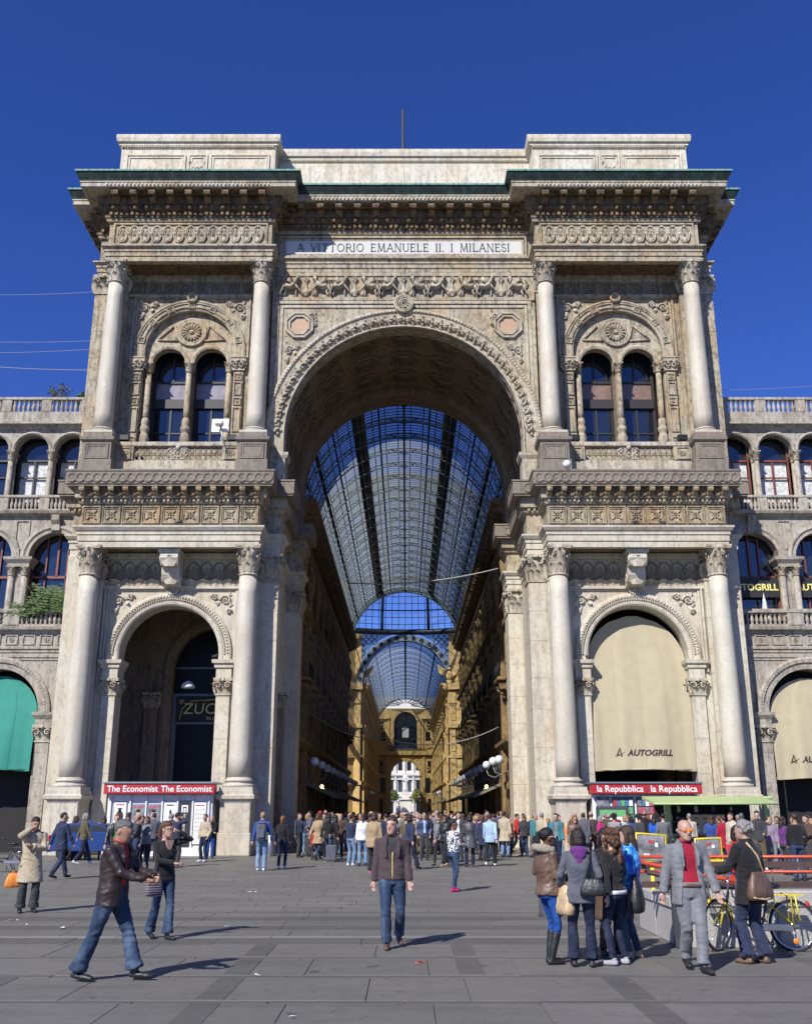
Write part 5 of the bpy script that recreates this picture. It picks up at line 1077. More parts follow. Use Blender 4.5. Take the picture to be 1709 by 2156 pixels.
# ropes of the bird netting
def sag(a, b, d, n=14): return [(lerp(a[0],b[0],t), lerp(a[1],b[1],t), lerp(a[2],b[2],t)-d*4*t*(1-t)) for t in frange(0, 1, n)]
tag(ob('rope', G().tube(sag((-3.2, 58, Zd(1228, 58)), (5.3, 54.4, Zd(1197, 54.4)), .35), .035, 5), 'cable'), 'pale rope slung high across the passage under the glass vault', 'rope')
def net(x0, x1, y, ztop0, ztop1, sagz, label):
    g = G(); n, m_ = 44, 26
    def pt(u, v): return (lerp(x0, x1, u), y+.5*sin(u*3), lerp(lerp(ztop0, ztop1, u), sagz(u), v))
    for i in range(n+1): g.tube([pt(i/n, v) for v in frange(0, 1, 8)], .006, 3)
    for j in range(m_+1): g.tube([pt(u, j/m_) for u in frange(0, 1, 16)], .006 if j < m_ else .03, 3)
    tag(ob('bird_net', g, 'cable'), label, 'net')
net(-5.9, -1.2, 60, 12.6, 9.5, lambda u: 7.6-1.4*sin(pi*u*.6)-.3*u, 'fine dark bird net sagging across the dim passage')
tag(ob('rope', G().tube(sag((-1.2, 60, 6.0), (5.6, 60, 6.6), .7), .025, 5), 'cable'), 'loose rope hanging low across the gallery from the bird net', 'rope')
# ---------------------------------------------------------------- square paving
gr = tag(ob('ground', G().box(-400, 400, -60, 900, -.5, -.02), 'joint'), kind='structure')
pv = tag(ob('pavement', G().box(-60, 60, -8, 60, -.06, -.012), 'joint'), kind='structure')
rs = random.Random(11)
SLB = {}
def slab(x0, x1, y0, y1, mt, z=0.0):
    key = (round(x1-x0, 2), round(y1-y0, 2), mt)
    if key not in SLB:
        w, d = x1-x0, y1-y0; SLB[key] = G().cbox(.004, w-.004, .004, d-.004, -.05, 0, .004).mesh('paving_slab'); SLB[key].materials.append(MAT(mt))
    return ob('paving_slab', SLB[key], None, pv, (x0, y0, z+rs.uniform(-.002,.002)))
rowsY = [gY(2114)-1.64, gY(2114), gY(2059), gY(2019), gY(1990)]        # dark cross bands
bx = [-9.2, -5.6, -1.93, .92, 4.5, 8.1]
stuff = G()
def sl(x0, x1, y0, y1): stuff.cbox(x0+.004, x1-.004, y0+.004, y1-.004, -.05, rs.uniform(-.002,.002), .004)
for k in range(len(rowsY)-1):
    ya, yb = rowsY[k]+.16, rowsY[k+1]-.0
    slab_y = ya
    x = -8.6-.7*(k % 2)
    for w in [1.5, 1.1, 1.9, 1.3, 1.7]*3:
        if x < 8.8: slab(x, x+w, ya, yb, 'slab')
        x += w
    slabs_band = [(-8.3+q*1.4) for q in range(12)]
    for x in slabs_band: slab(x, x+1.4, rowsY[k], rowsY[k]+.16, 'slab_band')
for k, x in enumerate((-1.93, .92, 2.58, -4.6, 5.4)):
    for q, (ya, yb) in enumerate(zip(rowsY[:-1], rowsY[1:])):
        xo = x if k != 0 else x
        if (k == 1 and q < 2) or (k == 2 and q > 1) or (k == 3 and q != 1) or (k == 4 and q == 0): continue
        slab(xo-.16, xo+.16, ya+.17, yb-.01, 'slab_band', .006)
y0 = rowsY[-1]
slabs = []
def course(ya, yb, mt, w, x0=-11, x1=11, asobj=True):
    x = x0-rs.uniform(0, w)
    while x < x1:
        slab(x, x+w, ya, yb, mt); x += w
yl = gY(1974)
course(y0, yl-.1, 'slab_band', 2.2); course(yl-.1, yl+.12, 'slab_light', 2.4)
y = yl+.12; yg_ = gY(1922)
for i, fr in enumerate((.22,.42,.62,.82,1.0)):
    yn = lerp(yl+.12, yg_-.1, fr); course(y, yn, 'slab' if i % 2 == 0 else 'slab_band', 1.8); y = yn
course(yg_-.1, yg_+.1, 'slab_band', 1.6)
y = yg_+.1; i = 0
while y < 45.5:
    d = .62; x = -24-rs.random()
    while x < 24:
        w = rs.uniform(.8,1.2); sl(x, x+w, y, y+d); x += w
    y += d
y = -6
while y < rowsY[0]:
    x = -14
    while x < 14: sl(x, x+1.4, y, y+.9); x += 1.4
    y += .9
for x0, x1, ya, yb in ((-26,-9.4,rowsY[0],yg_), (9.4,26,rowsY[0],yg_)):
    y = ya
    while y < yb:
        x = x0
        while x < x1: sl(x, min(x+1.5, x1), y, min(y+1.0, yb)); x += 1.5
        y += 1.0
tag(ob('setts', stuff, 'setts', pv), kind='stuff')
fl = G()
for i in range(14):
    for j in range(90): fl.cbox(-6.6+i*.95, -5.65+i*.95, 45.5+j*2, 47.5+j*2, -.05, .0, .003)
for s in (-1, 1):
    for i in range(10):
        for j in range(6): x = s*(6.8+i*1.0); fl.cbox(min(x, x+s), max(x, x+s), 45.5+j*1.4, 46.9+j*1.4, -.05, 0, .003)
tag(ob('gallery_floor', fl, 'floor_marble'), kind='structure')
tag(ob('far_square', G().box(-60, 60, 226, 320, -.02, -.004), 'setts'), kind='structure')
# litter
def litter(xd, yd, n, label, mt='litter'):
    x, y = gp(xd, yd); g = G(); r_ = random.Random(xd)
    for i in range(n):
        a, b = r_.uniform(-.12,.12), r_.uniform(-.05,.05); q = [(x+a+r_.uniform(-.05,.05), y+b+r_.uniform(-.05,.05), .006+r_.uniform(0,.03)) for _ in range(4)]; g.add(q, [(0,1,2),(0,2,3)])
    tag(ob('litter', g, mt), label, 'litter')
litter(28, 1940, 5, 'crumpled white plastic bag lying by the trench coat man'); litter(60, 1950, 2, 'small white paper scrap near the trench coat man'); litter(485, 1953, 4, 'torn white paper on the dark paving step'); litter(897, 2030, 3, 'red and white sweet wrapper on the slabs', 'paper_red'); litter(527, 1880, 4, 'white paper sheet on the paving near the passage'); litter(132, 1956, 2, 'white scrap on the paving step beyond the leather jacket man')
for i, (xd, yd) in enumerate(((626,2145),(1180,2072),(1310,2074),(725,1955),(1000,1915),(1132,1966),(645,1898),(520,2055))): litter(xd, yd, 1, ['tiny white scrap on an outer slab far from anyone','small white scrap near the four women','small scrap beside the grey suited man','small scrap on the dark step behind the brown jacket man','dark-edged scrap beyond the dark gutter','small white scrap on the light paving stripe','small white scrap far up the grey setts','small scrap on the slabs behind the leather jacket man'][i])
# ---------------------------------------------------------------- kiosks
def kiosk(s, txt, label):
    cx = s*10.5; x0, x1 = cx-2.35, cx+2.3; y0, y1 = 44.75, 46.3
    k = root('newsstand', label, 'kiosk', (cx, y0, 0))
    ob('body', G().cbox(x0+.05, x1-.05, y0+.12, y1, 0, 2.55, .02).cbox(x0, x1, y0-.05, y1, 0, .35, .02), 'white_paint', k)
    ob('roof', G().cbox(x0-.1, x1+.1, y0-.35, y1, 2.98, 3.06, .015), 'grey_metal', k)
    sg = ob('fascia', G().cbox(x0-.05, x1+.08, y0-.3, y0+.2, 2.56, 2.98, .02), 'red_paint', k)
    for q in (-1, 1): ob('lettering', text_mesh(txt, .36 if s < 0 else .38, .006, .004, 0, 1.0), 'white_letter', sg, (cx+q*1.16, y0-.31, 2.76))
    ob('fascia_joint', G().box(cx-.01, cx+.01, y0-.305, y0-.2, 2.58, 2.96), 'steel_dark', sg)
    return k, cx, x0, x1, y0
k, cx, x0, x1, y0 = kiosk(-1, 'The Economist', 'white newsstand with poster panels under a red sign reading The Economist')
def poster(k, x, w, z0, z1, y, bgm, blobs, name='poster'):
    f = ob('poster_frame', G().cbox(x-w/2-.04, x+w/2+.04, y-.03, y+.06, z0-.04, z1+.04, .01), 'grey_metal', k)
    p = ob(name, G().box(x-w/2, x+w/2, y-.045, y-.02, z0, z1), bgm, f)
    for i, (kind, bx_, bz_, sx, sz, mt) in enumerate(blobs):
        px, pz = x+bx_*w, lerp(z0, z1, bz_)
        if kind == 'o': g = G().prism([(px+sx*w*cos(a), pz+sz*w*sin(a)) for a in frange(0, 2*pi, 15)[:-1]], y-.05, y-.046, 'y')
        else: g = G().box(px-sx*w, px+sx*w, y-.051-i*.001, y-.046, pz-sz*w, pz+sz*w)
        ob('print', g, mt, p)
xs = [x0+.62, x0+1.42, x0+2.08, x0+2.78, x0+3.42, x0+4.08]
for i, x in enumerate(xs):
    if i == 0: poster(k, x, .52, 1.2, 2.2, y0+.1, 'paper_white', [('b',0,.92,.36,.05,'paper_pink'),('o',0,.42,.32,.5,'paper_black'),('o',0,.7,.13,.18,'paper_black'),('b',0,.76,.22,.03,'paper_black'),('o',.0,.66,.07,.1,'paper_grey')])
    elif i < 3: poster(k, x, .5, 1.15, 2.1, y0+.1, 'paper_grey', [('b',0,.92,.4,.07,'paper_pink'),('o',0,.6,.19,.27,'paper_cream'),('o',0,.75,.2,.14,'paper_black'),('o',0,.25,.4,.3,'paper_pink'),('b',0,.12,.4,.09,'paper_red')])
    elif i == 3: poster(k, x, .52, 1.15, 2.2, y0+.1, 'paper_white', [('b',0,.9,.3,.05,'paper_black'),('o',.05,.62,.1,.22,'paper_black'),('o',0,.42,.08,.2,'paper_grey'),('b',0,.15,.3,.1,'paper_pink')])
    elif i == 4: poster(k, x, .5, .35, 2.25, y0+.1, 'paper_black', [('b',0,.84,.28,.3,'paper_white'),('b',0,.87,.16,.06,'paper_black'),('b',-.12,.81,.04,.2,'paper_black'),('b',.12,.81,.04,.2,'paper_black')]); t = ob('lettering', text_mesh('Interesponsabili', .17, .004, .0), 'white_letter', k, (x+.02, y0+.03, 1.2)); t.rotation_euler = (0, pi/2, 0)
    else: poster(k, x, .5, .5, 2.2, y0+.1, 'paper_white', [('b',0,.93,.4,.05,'paper_pink')]+[('o',-.3+.2*(q % 4),.82-.1*(q//4),.06,.06,'paper_grey') for q in range(24)])
for x in (x0+.2, x0+1.05, x0+1.74, x0+2.44, x0+3.1, x0+3.76, x1-.2): ob('mullion', G().cbox(x-.035, x+.035, y0+.02, y0+.14, .35, 2.5, .01), 'white_paint', k)
k, cx, x0, x1, y0 = kiosk(1, 'la Repubblica', 'newsstand hung with magazines under a red sign reading la Repubblica')
rk = random.Random(4)
for i in range(3):
    xa = x0+1.35+i*1.05; ob('magazine_rack', G().box(xa-.46, xa+.46, y0+.02, y0+.12, 1.0, 2.45), 'steel_dark', k)
    for a in range(5):
        for b in range(4): ob('magazine', G().cbox(xa-.42+a*.17, xa-.27+a*.17, y0-.01, y0+.02, 1.1+b*.32, 1.37+b*.32, .003), rk.choice(['paper_blue','paper_pink','paper_white','paper_cream','paper_green','paper_red','paper_grey']), k)
ob('kiosk_door', G().cbox(x0+.2, x0+.75, y0+.0, y0+.12, 1.6, 2.45, .01), 'paper_grey', k)
adx = x0+.75
ad = root('advertising_panel', 'grey framed advertising panel with a green and white poster beside the magazine newsstand', 'panel', (adx, 44.2, 0))
ob('frame', G().cbox(adx-.68, adx+.68, 44.15, 44.35, .0, 2.05, .05), 'steel_dark', ad)
pp = ob('poster', G().box(adx-.56, adx+.56, 44.13, 44.16, .3, 1.9), 'paper_white', ad); ob('print', G().box(adx-.56, adx+.56, 44.125, 44.15, 1.62, 1.9), 'paper_green', pp); ob('print', G().prism([(adx-.4,1.3),(adx+.35,1.36),(adx+.4,1.2),(adx+.3,.9),(adx-.3,.95)], 44.12, 44.14, 'y'), 'paper_green', pp); ob('print', G().box(adx-.56, adx+.56, 44.125, 44.15, .3, .5), 'paper_green', pp)
# ---------------------------------------------------------------- lime green food stall
fx0, fx1, fy = 10.5, 14.7, 41.6
tk = root('food_stall', 'lime green food truck with raised awning flap selling snacks in front of the magazine newsstand', 'food truck', ((fx0+fx1)/2, fy, 0))
ob('chassis', G().cbox(fx0, fx1, fy+.05, fy+2.2, .3, .85, .04), 'lime_paint', tk)
ob('back_wall', G().box(fx0+.1, fx1-.1, fy+2.1, fy+2.2, .8, 2.3), 'dark_room', tk)
for x in (fx0+.12, fx1-.12): ob('pillar', G().cbox(x-.12, x+.12, fy-.02, fy+.22, .3, 2.3, .03), 'lime_paint', tk)
ob('roof', G().cbox(fx0-.15, fx1+.15, fy-.1, fy+2.3, 2.3, 2.42, .04), 'lime_paint', tk)
fl_ = G().prism([(fy,2.42),(fy-1.9,2.16),(fy-1.92,2.1),(fy,2.3)], fx0-.9, fx1-.3, 'x'); fl_.tube([(fx0-.9,fy-1.92,2.12),(fx1-.3,fy-1.92,2.12)], .04, 6); ob('awning_flap', fl_, 'lime_paint', tk)
ob('counter', G().cbox(fx0+.2, fx1-.2, fy-.15, fy+.3, .92, 1.0, .02), 'grey_metal', tk)
pn = ob('menu_panel', G().cbox(fx0+1.0, fx0+2.35, fy-.1, fy-.02, .95, 1.72, .01), 'paper_cream', tk)
for i in range(12): ob('food_print', G().prism([(fx0+1.2+.33*(i % 4)+.1*cos(a), 1.12+.22*(i//4)+.06*sin(a)) for a in frange(0, 2*pi, 9)[:-1]], fy-.115, fy-.101, 'y'), rk.choice(['panel_brown','paper_red','paper_white','tan_rubber']), pn)
dc = ob('display_case', G().cbox(fx0+2.45, fx0+3.25, fy-.12, fy+.3, .98, 1.2, .02).cbox(fx0+2.45, fx0+3.25, fy-.05, fy+.3, 1.2, 1.5, .05), 'grey_metal', tk); ob('case_glass', G().box(fx0+2.52, fx0+3.18, fy-.07, fy-.04, 1.24, 1.46), 'window_glass', dc)
ob('lower_panel', G().cbox(fx0+.4, fx1-.8, fy-.06, fy+.04, .42, .9, .01), 'paper_red', tk)
for i in range(3): ob('panel_print', G().prism([(fx0+1.0+i*.95+.28*cos(a), .66+.15*sin(a)) for a in frange(0, 2*pi, 13)[:-1]], fy-.075, fy-.061, 'y'), 'panel_brown', tk)
for i in range(9): ob('shelf_goods', G().lathe([(.07,0),(.08,.2),(.03,.28)], 8), rk.choice(['paper_white','paper_red','gold_letter','paper_blue','grey_metal']), tk, (fx0+.7+i*.36, fy+1.9, 1.45+.35*(i % 2)))
ob('coffee_machine', G().cbox(fx0+.9, fx0+1.7, fy+.9, fy+1.4, 1.0, 1.6, .05), 'grey_metal', tk); ob('shelf', G().box(fx0+.4, fx1-.4, fy+1.75, fy+2.1, 1.4, 1.44), 'grey_metal', tk)
for x in (fx0+.7, fx1-.8):
    wh = ob('wheel', G().lathe([(.12,-.1),(.28,-.1),(.3,-.06),(.3,.06),(.28,.1),(.12,.1)], 20, T=Matrix.Translation((x, fy+.25, .3)) @ Matrix.Rotation(pi/2, 4, 'X')), 'rubber', tk)
# ---------------------------------------------------------------- parapet of the underground stairs with railings
wx, wy = gp(1440, 2000); wy = 15.45
pw = root('stair_parapet', 'grey granite parapet wall of an underground stair beside the parked yellow bicycle', 'wall', (wx+3, wy, 0))
for i in range(5): ob('granite_block', G().cbox(wx+.02+i*1.42, wx+1.43+i*1.42, wy, wy+.3, 0, .55, .01), 'granite', pw)
for i in range(5): ob('coping_stone', G().cbox(wx-.03+i*1.44, wx+1.4+i*1.44, wy-.03, wy+.34, .55, .77, .02), 'granite', pw)
for i in range(2): ob('granite_block', G().cbox(wx, wx+.3, wy+.31+i*1.15, wy+1.45+i*1.15, 0, .5, .01), 'granite', pw); ob('coping_stone', G().cbox(wx-.03, wx+.33, wy+.35+i*1.15, wy+1.48+i*1.15, .5, .66, .02), 'granite', pw)
ob('corner_post', G().cbox(wx-.08, wx+.1, wy-.06, wy+.1, 0, .8, .01), 'steel_dark', pw)
rl = root('stair_railing', 'orange-red tubular railing with brown bars on the granite parapet', 'railing', (wx+3, wy, .77))
for z in (1.2, .98): ob('rail', G().tube([(wx-.35, wy+.9, z), (wx+7.2, wy+.9, z)], .026, 8), 'rail_red', rl)
ob('rail', G().tube([(wx-.35, wy+.9, 1.2), (wx-.3, wy+.7, 1.12), (wx+.45, wy+.1, .98), (wx+1.3, wy+.1, .82)], .033, 8), 'rail_red', rl)
for z in (1.09, .8): ob('brown_bar', G().box(wx-.3, wx+7.2, wy+.88, wy+.92, z-.05, z+.04), 'rail_brown', rl)
for i in range(7): ob('post', G().cbox(wx+.1+i*1.15, wx+.18+i*1.15, wy+.85, wy+.95, .0, 1.2, .01), 'rail_brown', rl)
ob('brown_bar', G().tube([(wx-.3, wy+.5, 1.0), (wx+1.2, wy+.2, .7)], .04, 4), 'rail_brown', rl)
def mapboard(xd, yd, yb, Y, w, h, tilt, label):
    x = Xd(xd, yd, Y); zt, zb = Zd(yd, Y), Zd(yb, Y)
    r = root('map_board', label, 'sign', (x, Y, 0)); T = Matrix.Translation((x, Y, (zt+zb)/2)) @ Matrix.Rotation(tilt, 4, 'Y')
    hw, hh = w/2, (zt-zb)/2
    f = ob('frame', G().tube([(-hw,0,-hh),(-hw,0,hh),(hw,0,hh),(hw,0,-hh),(-hw,0,-hh)], .022, 6, T=T), 'yellow_paint', r)
    b = ob('board', G().cbox(-hw+.02, hw-.02, -.01, .02, -hh+.06, hh-.02, .004, T=T), 'paper_grey', r)
    for bx_, bz_, sx, sz, mt in ((.0,.5,.1,.1,'paper_red'),(-.02,.05,.07,.06,'panel_brown'),(.18,.3,.05,.14,'paper_white'),(-.15,-.4,.1,.08,'paper_white'),(.1,-.5,.12,.05,'panel_brown'),(0,-.86,.4,.08,'yellow_paint')):
        ob('print', G().box((bx_-sx)*w, (bx_+sx)*w, -.016, -.009, (bz_-sz)*hh, (bz_+sz)*hh, T=T), mt, b)
    ob('post', G().tube([(x, Y, zb), (x, Y, 0)], .035, 8), 'yellow_paint', r)
mapboard(1368, 1757, 1820, 17.2, .48, .5, .06, 'yellow framed information board on a yellow post at the railing end')
mapboard(1490, 1766, 1815, 17.3, .42, .5, -.05, 'yellow framed information board on the railing behind the grey suited man')
# ---------------------------------------------------------------- bicycle
def bicycle(x, y, rz, label, frame_m, wheel_turn=.9):
    r = root('bicycle', label, 'bicycle', (x, y, 0), rz, local=True); R = .34
    def wheel(cx, turn):
        T = Matrix.Translation((cx, 0, R)) @ Matrix.Rotation(turn, 4, 'Z')
        w = ob('wheel', G().tube([(R*.9*cos(a), 0, R*.9*sin(a)) for a in frange(0, 2*pi, 33)], .012, 6, T=T), 'chrome', r)
        ob('tyre', G().tube([(R*.97*cos(a), 0, R*.97*sin(a)) for a in frange(0, 2*pi, 33)], .02, 7, T=T), 'rubber', w); sp = G()
        for i in range(24): a = 2*pi*i/24; sp.tube([(.03*cos(a+1), .02*(-1)**i, .03*sin(a+1)), (R*.9*cos(a), 0, R*.9*sin(a))], .002, 3, T=T)
        sp.tube([(0,-.05,0),(0,.05,0)], .025, 8, T=T); ob('spokes', sp, 'chrome', w)
        fm = ob('mudguard', G().rows([[((R+.03)*cos(a)*1, y_, (R+.03)*sin(a)) for y_ in (-.03,-.02,.02,.03)] for a in frange(.1, pi*.95, 16)], False, 0, True, T=T), frame_m, r)
        return T
    wheel(.53, 0); TF = wheel(-.53, wheel_turn)
    fr = G(); BB = (.08,0,.28); ST = (.2,0,.72); HT = (-.34,0,.78); HB = (-.38,0,.62); RA = (.53,0,R)
    ob('frame', fr.tube([HT, HB], .022, 8).tube([HB, (-.15,0,.36), BB], .02, 8).tube([HB, (-.1,0,.42), (.12,0,.42)], .016, 8).tube([BB, ST], .018, 8), 'black_paint', r)
    g = G()
    for q in (-1, 1): g.tube([RA[:1]+(q*.05,)+RA[2:], (.17,q*.02,.66)], .012, 6).tube([(.53,q*.05,R), (.08,q*.04,.28)], .014, 6).tube([(.5,q*.09,.36),(.5,q*.09,.74),(.42,q*.09,.76)], .012, 6).tube([(.6,q*.09,.4),(.56,q*.09,.74)], .012, 6)
    g.box(.2, .68, -.07, .07, .74, .755); ob('rear_stays', g, frame_m, r)
    f = G()
    for q in (-1, 1): f.tube([(-.53,0,R)] if False else [tuple(TF @ Vector((0,q*.055,0))), (-.43,q*.04,.58), (-.38,0,.64)], .014, 6)
    ob('fork', f, frame_m, r)
    hb = ob('handlebar', G().tube([(-.34,0,.78),(-.33,0,.98)], .014, 6).tube([(-.12,.28,1.0),(-.3,.2,1.04),(-.37,0,1.0),(-.3,-.2,1.04),(-.12,-.28,1.0)], .013, 6), 'chrome', r)
    for q in (-1, 1): ob('grip', G().tube([(-.2,q*.26,1.02),(-.08,q*.29,.99)], .02, 7), 'rubber', hb)
    ob('saddle', G().ball((.26,0,.86), .1, 12, 8, sx=1.45, sy=.95, sz=.45).ball((.12,0,.86), .045, 8, 6, sx=2, sz=.7).tube([ST,(.22,0,.84)], .016, 6), 'black_paint', r)
    ob('headlamp', G().lathe([(.02,0),(.055,.02),(.06,.07),(.0,.09)], 12, T=Matrix.Translation((-.46,0,.9)) @ Matrix.Rotation(-pi/2, 4, 'Y')), 'chrome', r)
    ob('chain_guard', G().cbox(.0, .5, -.07, -.05, .27, .37, .01), 'chrome', r); ob('crank', G().tube([(.08,-.09,.28),(.14,-.1,.12)], .012, 6).box(.1,.2,-.16,-.08,.1,.12).tube([(.08,.09,.28),(.02,.1,.44)], .012, 6).box(-.03,.07,.08,.16,.43,.45), 'steel_dark', r)
    ob('reflector', G().ball((.53,-.04,R-.2), .04, 10, 6, sy=.3), 'orange_plastic', r); ob('rear_lamp', G().ball((.75,0,.62), .03, 8, 6, sz=1.6), 'red_plastic', r)
    ob('basket', (lambda g: ([g.tube([(-.62+.0*i, -.16+i*.04, .62),(-.66, -.2+i*.05, .9)], .004, 4) for i in range(9)], g.tube([(-.42,-.2,.9),(-.68,-.2,.9),(-.68,.2,.9),(-.42,.2,.9),(-.42,-.2,.9)], .008, 5), g.box(-.64,-.42,-.16,.16,.62,.63), g)[3])(G()), 'steel_dark', r)
    ob('kickstand', G().tube([(.3,.0,.26),(.34,.17,.01)], .01, 5), 'steel_dark', r)
    return r
bxr, byr = gp(1672, 2003)
bicycle(bxr-.53, byr-.05, -.05, 'yellow and black city bicycle with front basket leaning by the granite parapet', 'yellow_paint', .75)
bxl, byl = gp(6, 1838)
bicycle(bxl, byl, .1, 'dark city bicycle behind the man in the trench coat', 'steel_dark', .2)
# ---------------------------------------------------------------- car
def car(x, y, rz, label):
    r = root('parked_car', label, 'car', (x, y, 0), rz, local=True); W = .8
    side = [(-1.9,.35),(-1.95,.6),(-1.85,.82),(-1.2,.92),(-.75,1.0),(-.2,1.36),(.2,1.42),(1.1,1.4),(1.65,1.2),(1.82,.9),(1.88,.6),(1.85,.35)]
    rows = [[(px*(1-.02*abs(t)), t*W*(1-.14*max(0, (pz-.9)/.5)), pz) for px, pz in side] for t in (-1, -.94, 0, .94, 1)]
    for j in (0, 4): rows[j] = [(px*.985, y_, pz-.02 if pz > .5 else pz+.02) for px, y_, pz in rows[j]]
    ob('body', G().rows(rows, True, 0, False, caps=True), 'blue_car', r)
    for q in (-1, 1):
        for pts in ([(-.62,1.0),(-.2,1.3),(.22,1.35),(.22,1.0)], [(.3,1.0),(.3,1.35),(1.0,1.33),(1.3,1.02)]):
            ob('side_window', G().prism(pts, q*(W*.93+.012), q*(W*.93-.03), 'y', T=Matrix.Translation((0,0,0))), 'window_glass', r)
        d = ob('door', G().prism([(-.66,.45),(-.66,.98),(.26,1.0),(.26,.45)], q*(W+.012), q*(W-.02), 'y'), 'blue_car', r); ob('handle', G().cbox(.06, .2, q*W+q*.01-.012, q*W+q*.01+.012, .84, .88, .004), 'black_paint', d)
        for cx in (-1.22, 1.2):
            T = Matrix.Translation((cx, q*(W-.1), .31)) @ Matrix.Rotation(pi/2, 4, 'X')
            w = ob('wheel', G().lathe([(.01,-.1),(.2,-.1),(.2,.1),(.01,.1)], 18, T=T), 'grey_metal', r); ob('tyre', G().lathe([(.2,-.11),(.29,-.11),(.31,-.08),(.31,.08),(.29,.11),(.2,.11),(.2,-.11)], 22, T=T), 'rubber', w)
        ob('headlight', G().ball((-1.86, q*.58, .72), .13, 10, 6, sx=.5, sz=.7), 'globe_glass', r); ob('tail_light', G().cbox(1.8, 1.87, q*.68-.1, q*.68+.1, .72, .95, .02), 'red_plastic', r); ob('mirror', G().ball((-.6, q*.92, 1.02), .09, 8, 6, sx=.6), 'blue_car', r)
    ob('windscreen', G().add([(-.78,-.62,1.03),(-.78,.62,1.03),(-.26,.56,1.36),(-.26,-.56,1.36)], [(0,1,2,3)]).add([(-.76,-.62,1.02),(-.76,.62,1.02),(-.24,.56,1.35),(-.24,-.56,1.35)], [(0,1,2,3)]), 'window_glass', r)
    ob('bumper', G().cbox(-2.0, -1.86, -.74, .74, .32, .55, .05).cbox(1.8, 1.93, -.74, .74, .32, .55, .05), 'steel_dark', r)
cxx, cyy = gp(205, 1812)
car(cxx, cyy+.3, pi, 'small blue car parked beside the white poster newsstand')
# ---------------------------------------------------------------- bins, bollards
def bin_(xd, yd, zt, rr, label, mt='bin_metal'):
    x, y = gp(xd, yd); r = root('litter_bin', label, 'bin', (x, y, 0))
    ob('shell', G().lathe([(rr*.96,0),(rr,.05),(rr,zt-.12),(rr*.9,zt-.1),(rr*.9,zt-.06)], 20, c=(x,y,0)), mt, r); ob('rim', G().lathe([(rr*1.02,zt-.06),(rr*1.04,zt),(rr*.8,zt),(rr*.8,zt-.06)], 20, c=(x,y,0)), 'steel_dark', r); ob('foot', G().lathe([(rr*1.1,0),(rr*1.1,.03),(rr,.03)], 20, c=(x,y,0)), 'steel_dark', r)
bin_(1157, 1930, .98, .2, 'tall brushed steel litter bin behind the woman in the fur-trimmed hood'); bin_(569, 1803, .95, .24, 'grey litter bin at the passage jamb between the backpack wearer and the ginger-haired person')
# ---------------------------------------------------------------- small things on the facade and roof
def floodlight(x, y, z, label):
    r = root('floodlight', label, 'floodlight', (x, y, z)); ob('housing', G().cbox(x-.24, x+.24, y-.12, y+.12, z+.12, z+.42, .03), 'black_paint', r); ob('stand', G().box(x-.2, x-.17, y-.03, y+.03, z, z+.3).box(x+.17, x+.2, y-.03, y+.03, z, z+.3).box(x-.2, x+.2, y-.05, y+.05, z, z+.02), 'black_paint', r)
for x, lb in ((-13.75, 'black floodlight on the balcony above the poster newsstand, by the outer pedestal'), (-8.45, 'black floodlight on the balcony rail next to a camera pole'), (8.45, 'black floodlight on the balcony above the cream awning, by the inner pedestal'), (13.75, 'black floodlight on the balcony above the cream awning, by the outer pedestal')): floodlight(x, 45.9, 19.22, lb)
cm = root('security_camera', 'white camera on a bent pole with a white board on the balcony', 'camera', (-9.0, 45.8, 19.2))
ob('pole', G().tube([(-8.6,45.75,18.6),(-8.85,45.7,19.3),(-9.0,45.6,20.0)], .05, 6).tube([(-8.7,45.8,19.2),(-9.2,45.8,19.25)], .03, 5), 'grey_metal', cm); ob('camera_body', G().cbox(-9.25, -8.85, 45.3, 45.7, 20.0, 20.22, .04), 'white_paint', cm); ob('board', G().cbox(-9.5, -8.65, 45.9, 45.93, 19.8, 20.5, .01), 'white_paint', cm)
dc = root('security_camera', 'white dome camera on the ledge above the band of circles', 'camera', (7.75, 44.5, 17.4))
ob('bracket', G().tube([(7.75,45.0,17.45),(7.75,44.5,17.7)], .05, 6), 'white_paint', dc); ob('dome', G().ball((7.75,44.5,17.62), .2, 12, 8), 'white_paint', dc)
ms = ob('roof_mast', G().tube([(-.05,49,33.2),(-.05,49,41.2)], .09, 8).tube([(-.05,49,36),(-.05,49,36.4)], .14, 8), 'steel_dark'); tag(ms, 'thin dark mast rising behind the middle of the attic', 'mast')
def antenna(x, h, label, n):
    r = root('aerial', label, 'antenna', (x, 50, 33.2)); ob('mast', G().tube([(x,50,33.2),(x,50,h)], .035, 6), 'grey_metal', r)
    g = G().tube([(x,50,h-.3),(x+.9 if n else x-.9,49.8,h-.75 if n else h-.6)], .025, 5)
    for i in range(6): t = i/5; px = lerp(x, x+.9 if n else x-.9, t); pz = lerp(h-.3, h-.75 if n else h-.6, t); g.tube([(px-.12,50.2,pz+.25),(px+.12,49.5,pz-.25)], .012, 4)
    ob('boom', g, 'steel_dark', r)
antenna(-5.7, 38.9, 'small television aerial behind the attic next to its end block', 0); antenna(-4.0, 39.3, 'taller pole with tilted television aerial behind the attic wall', 1)
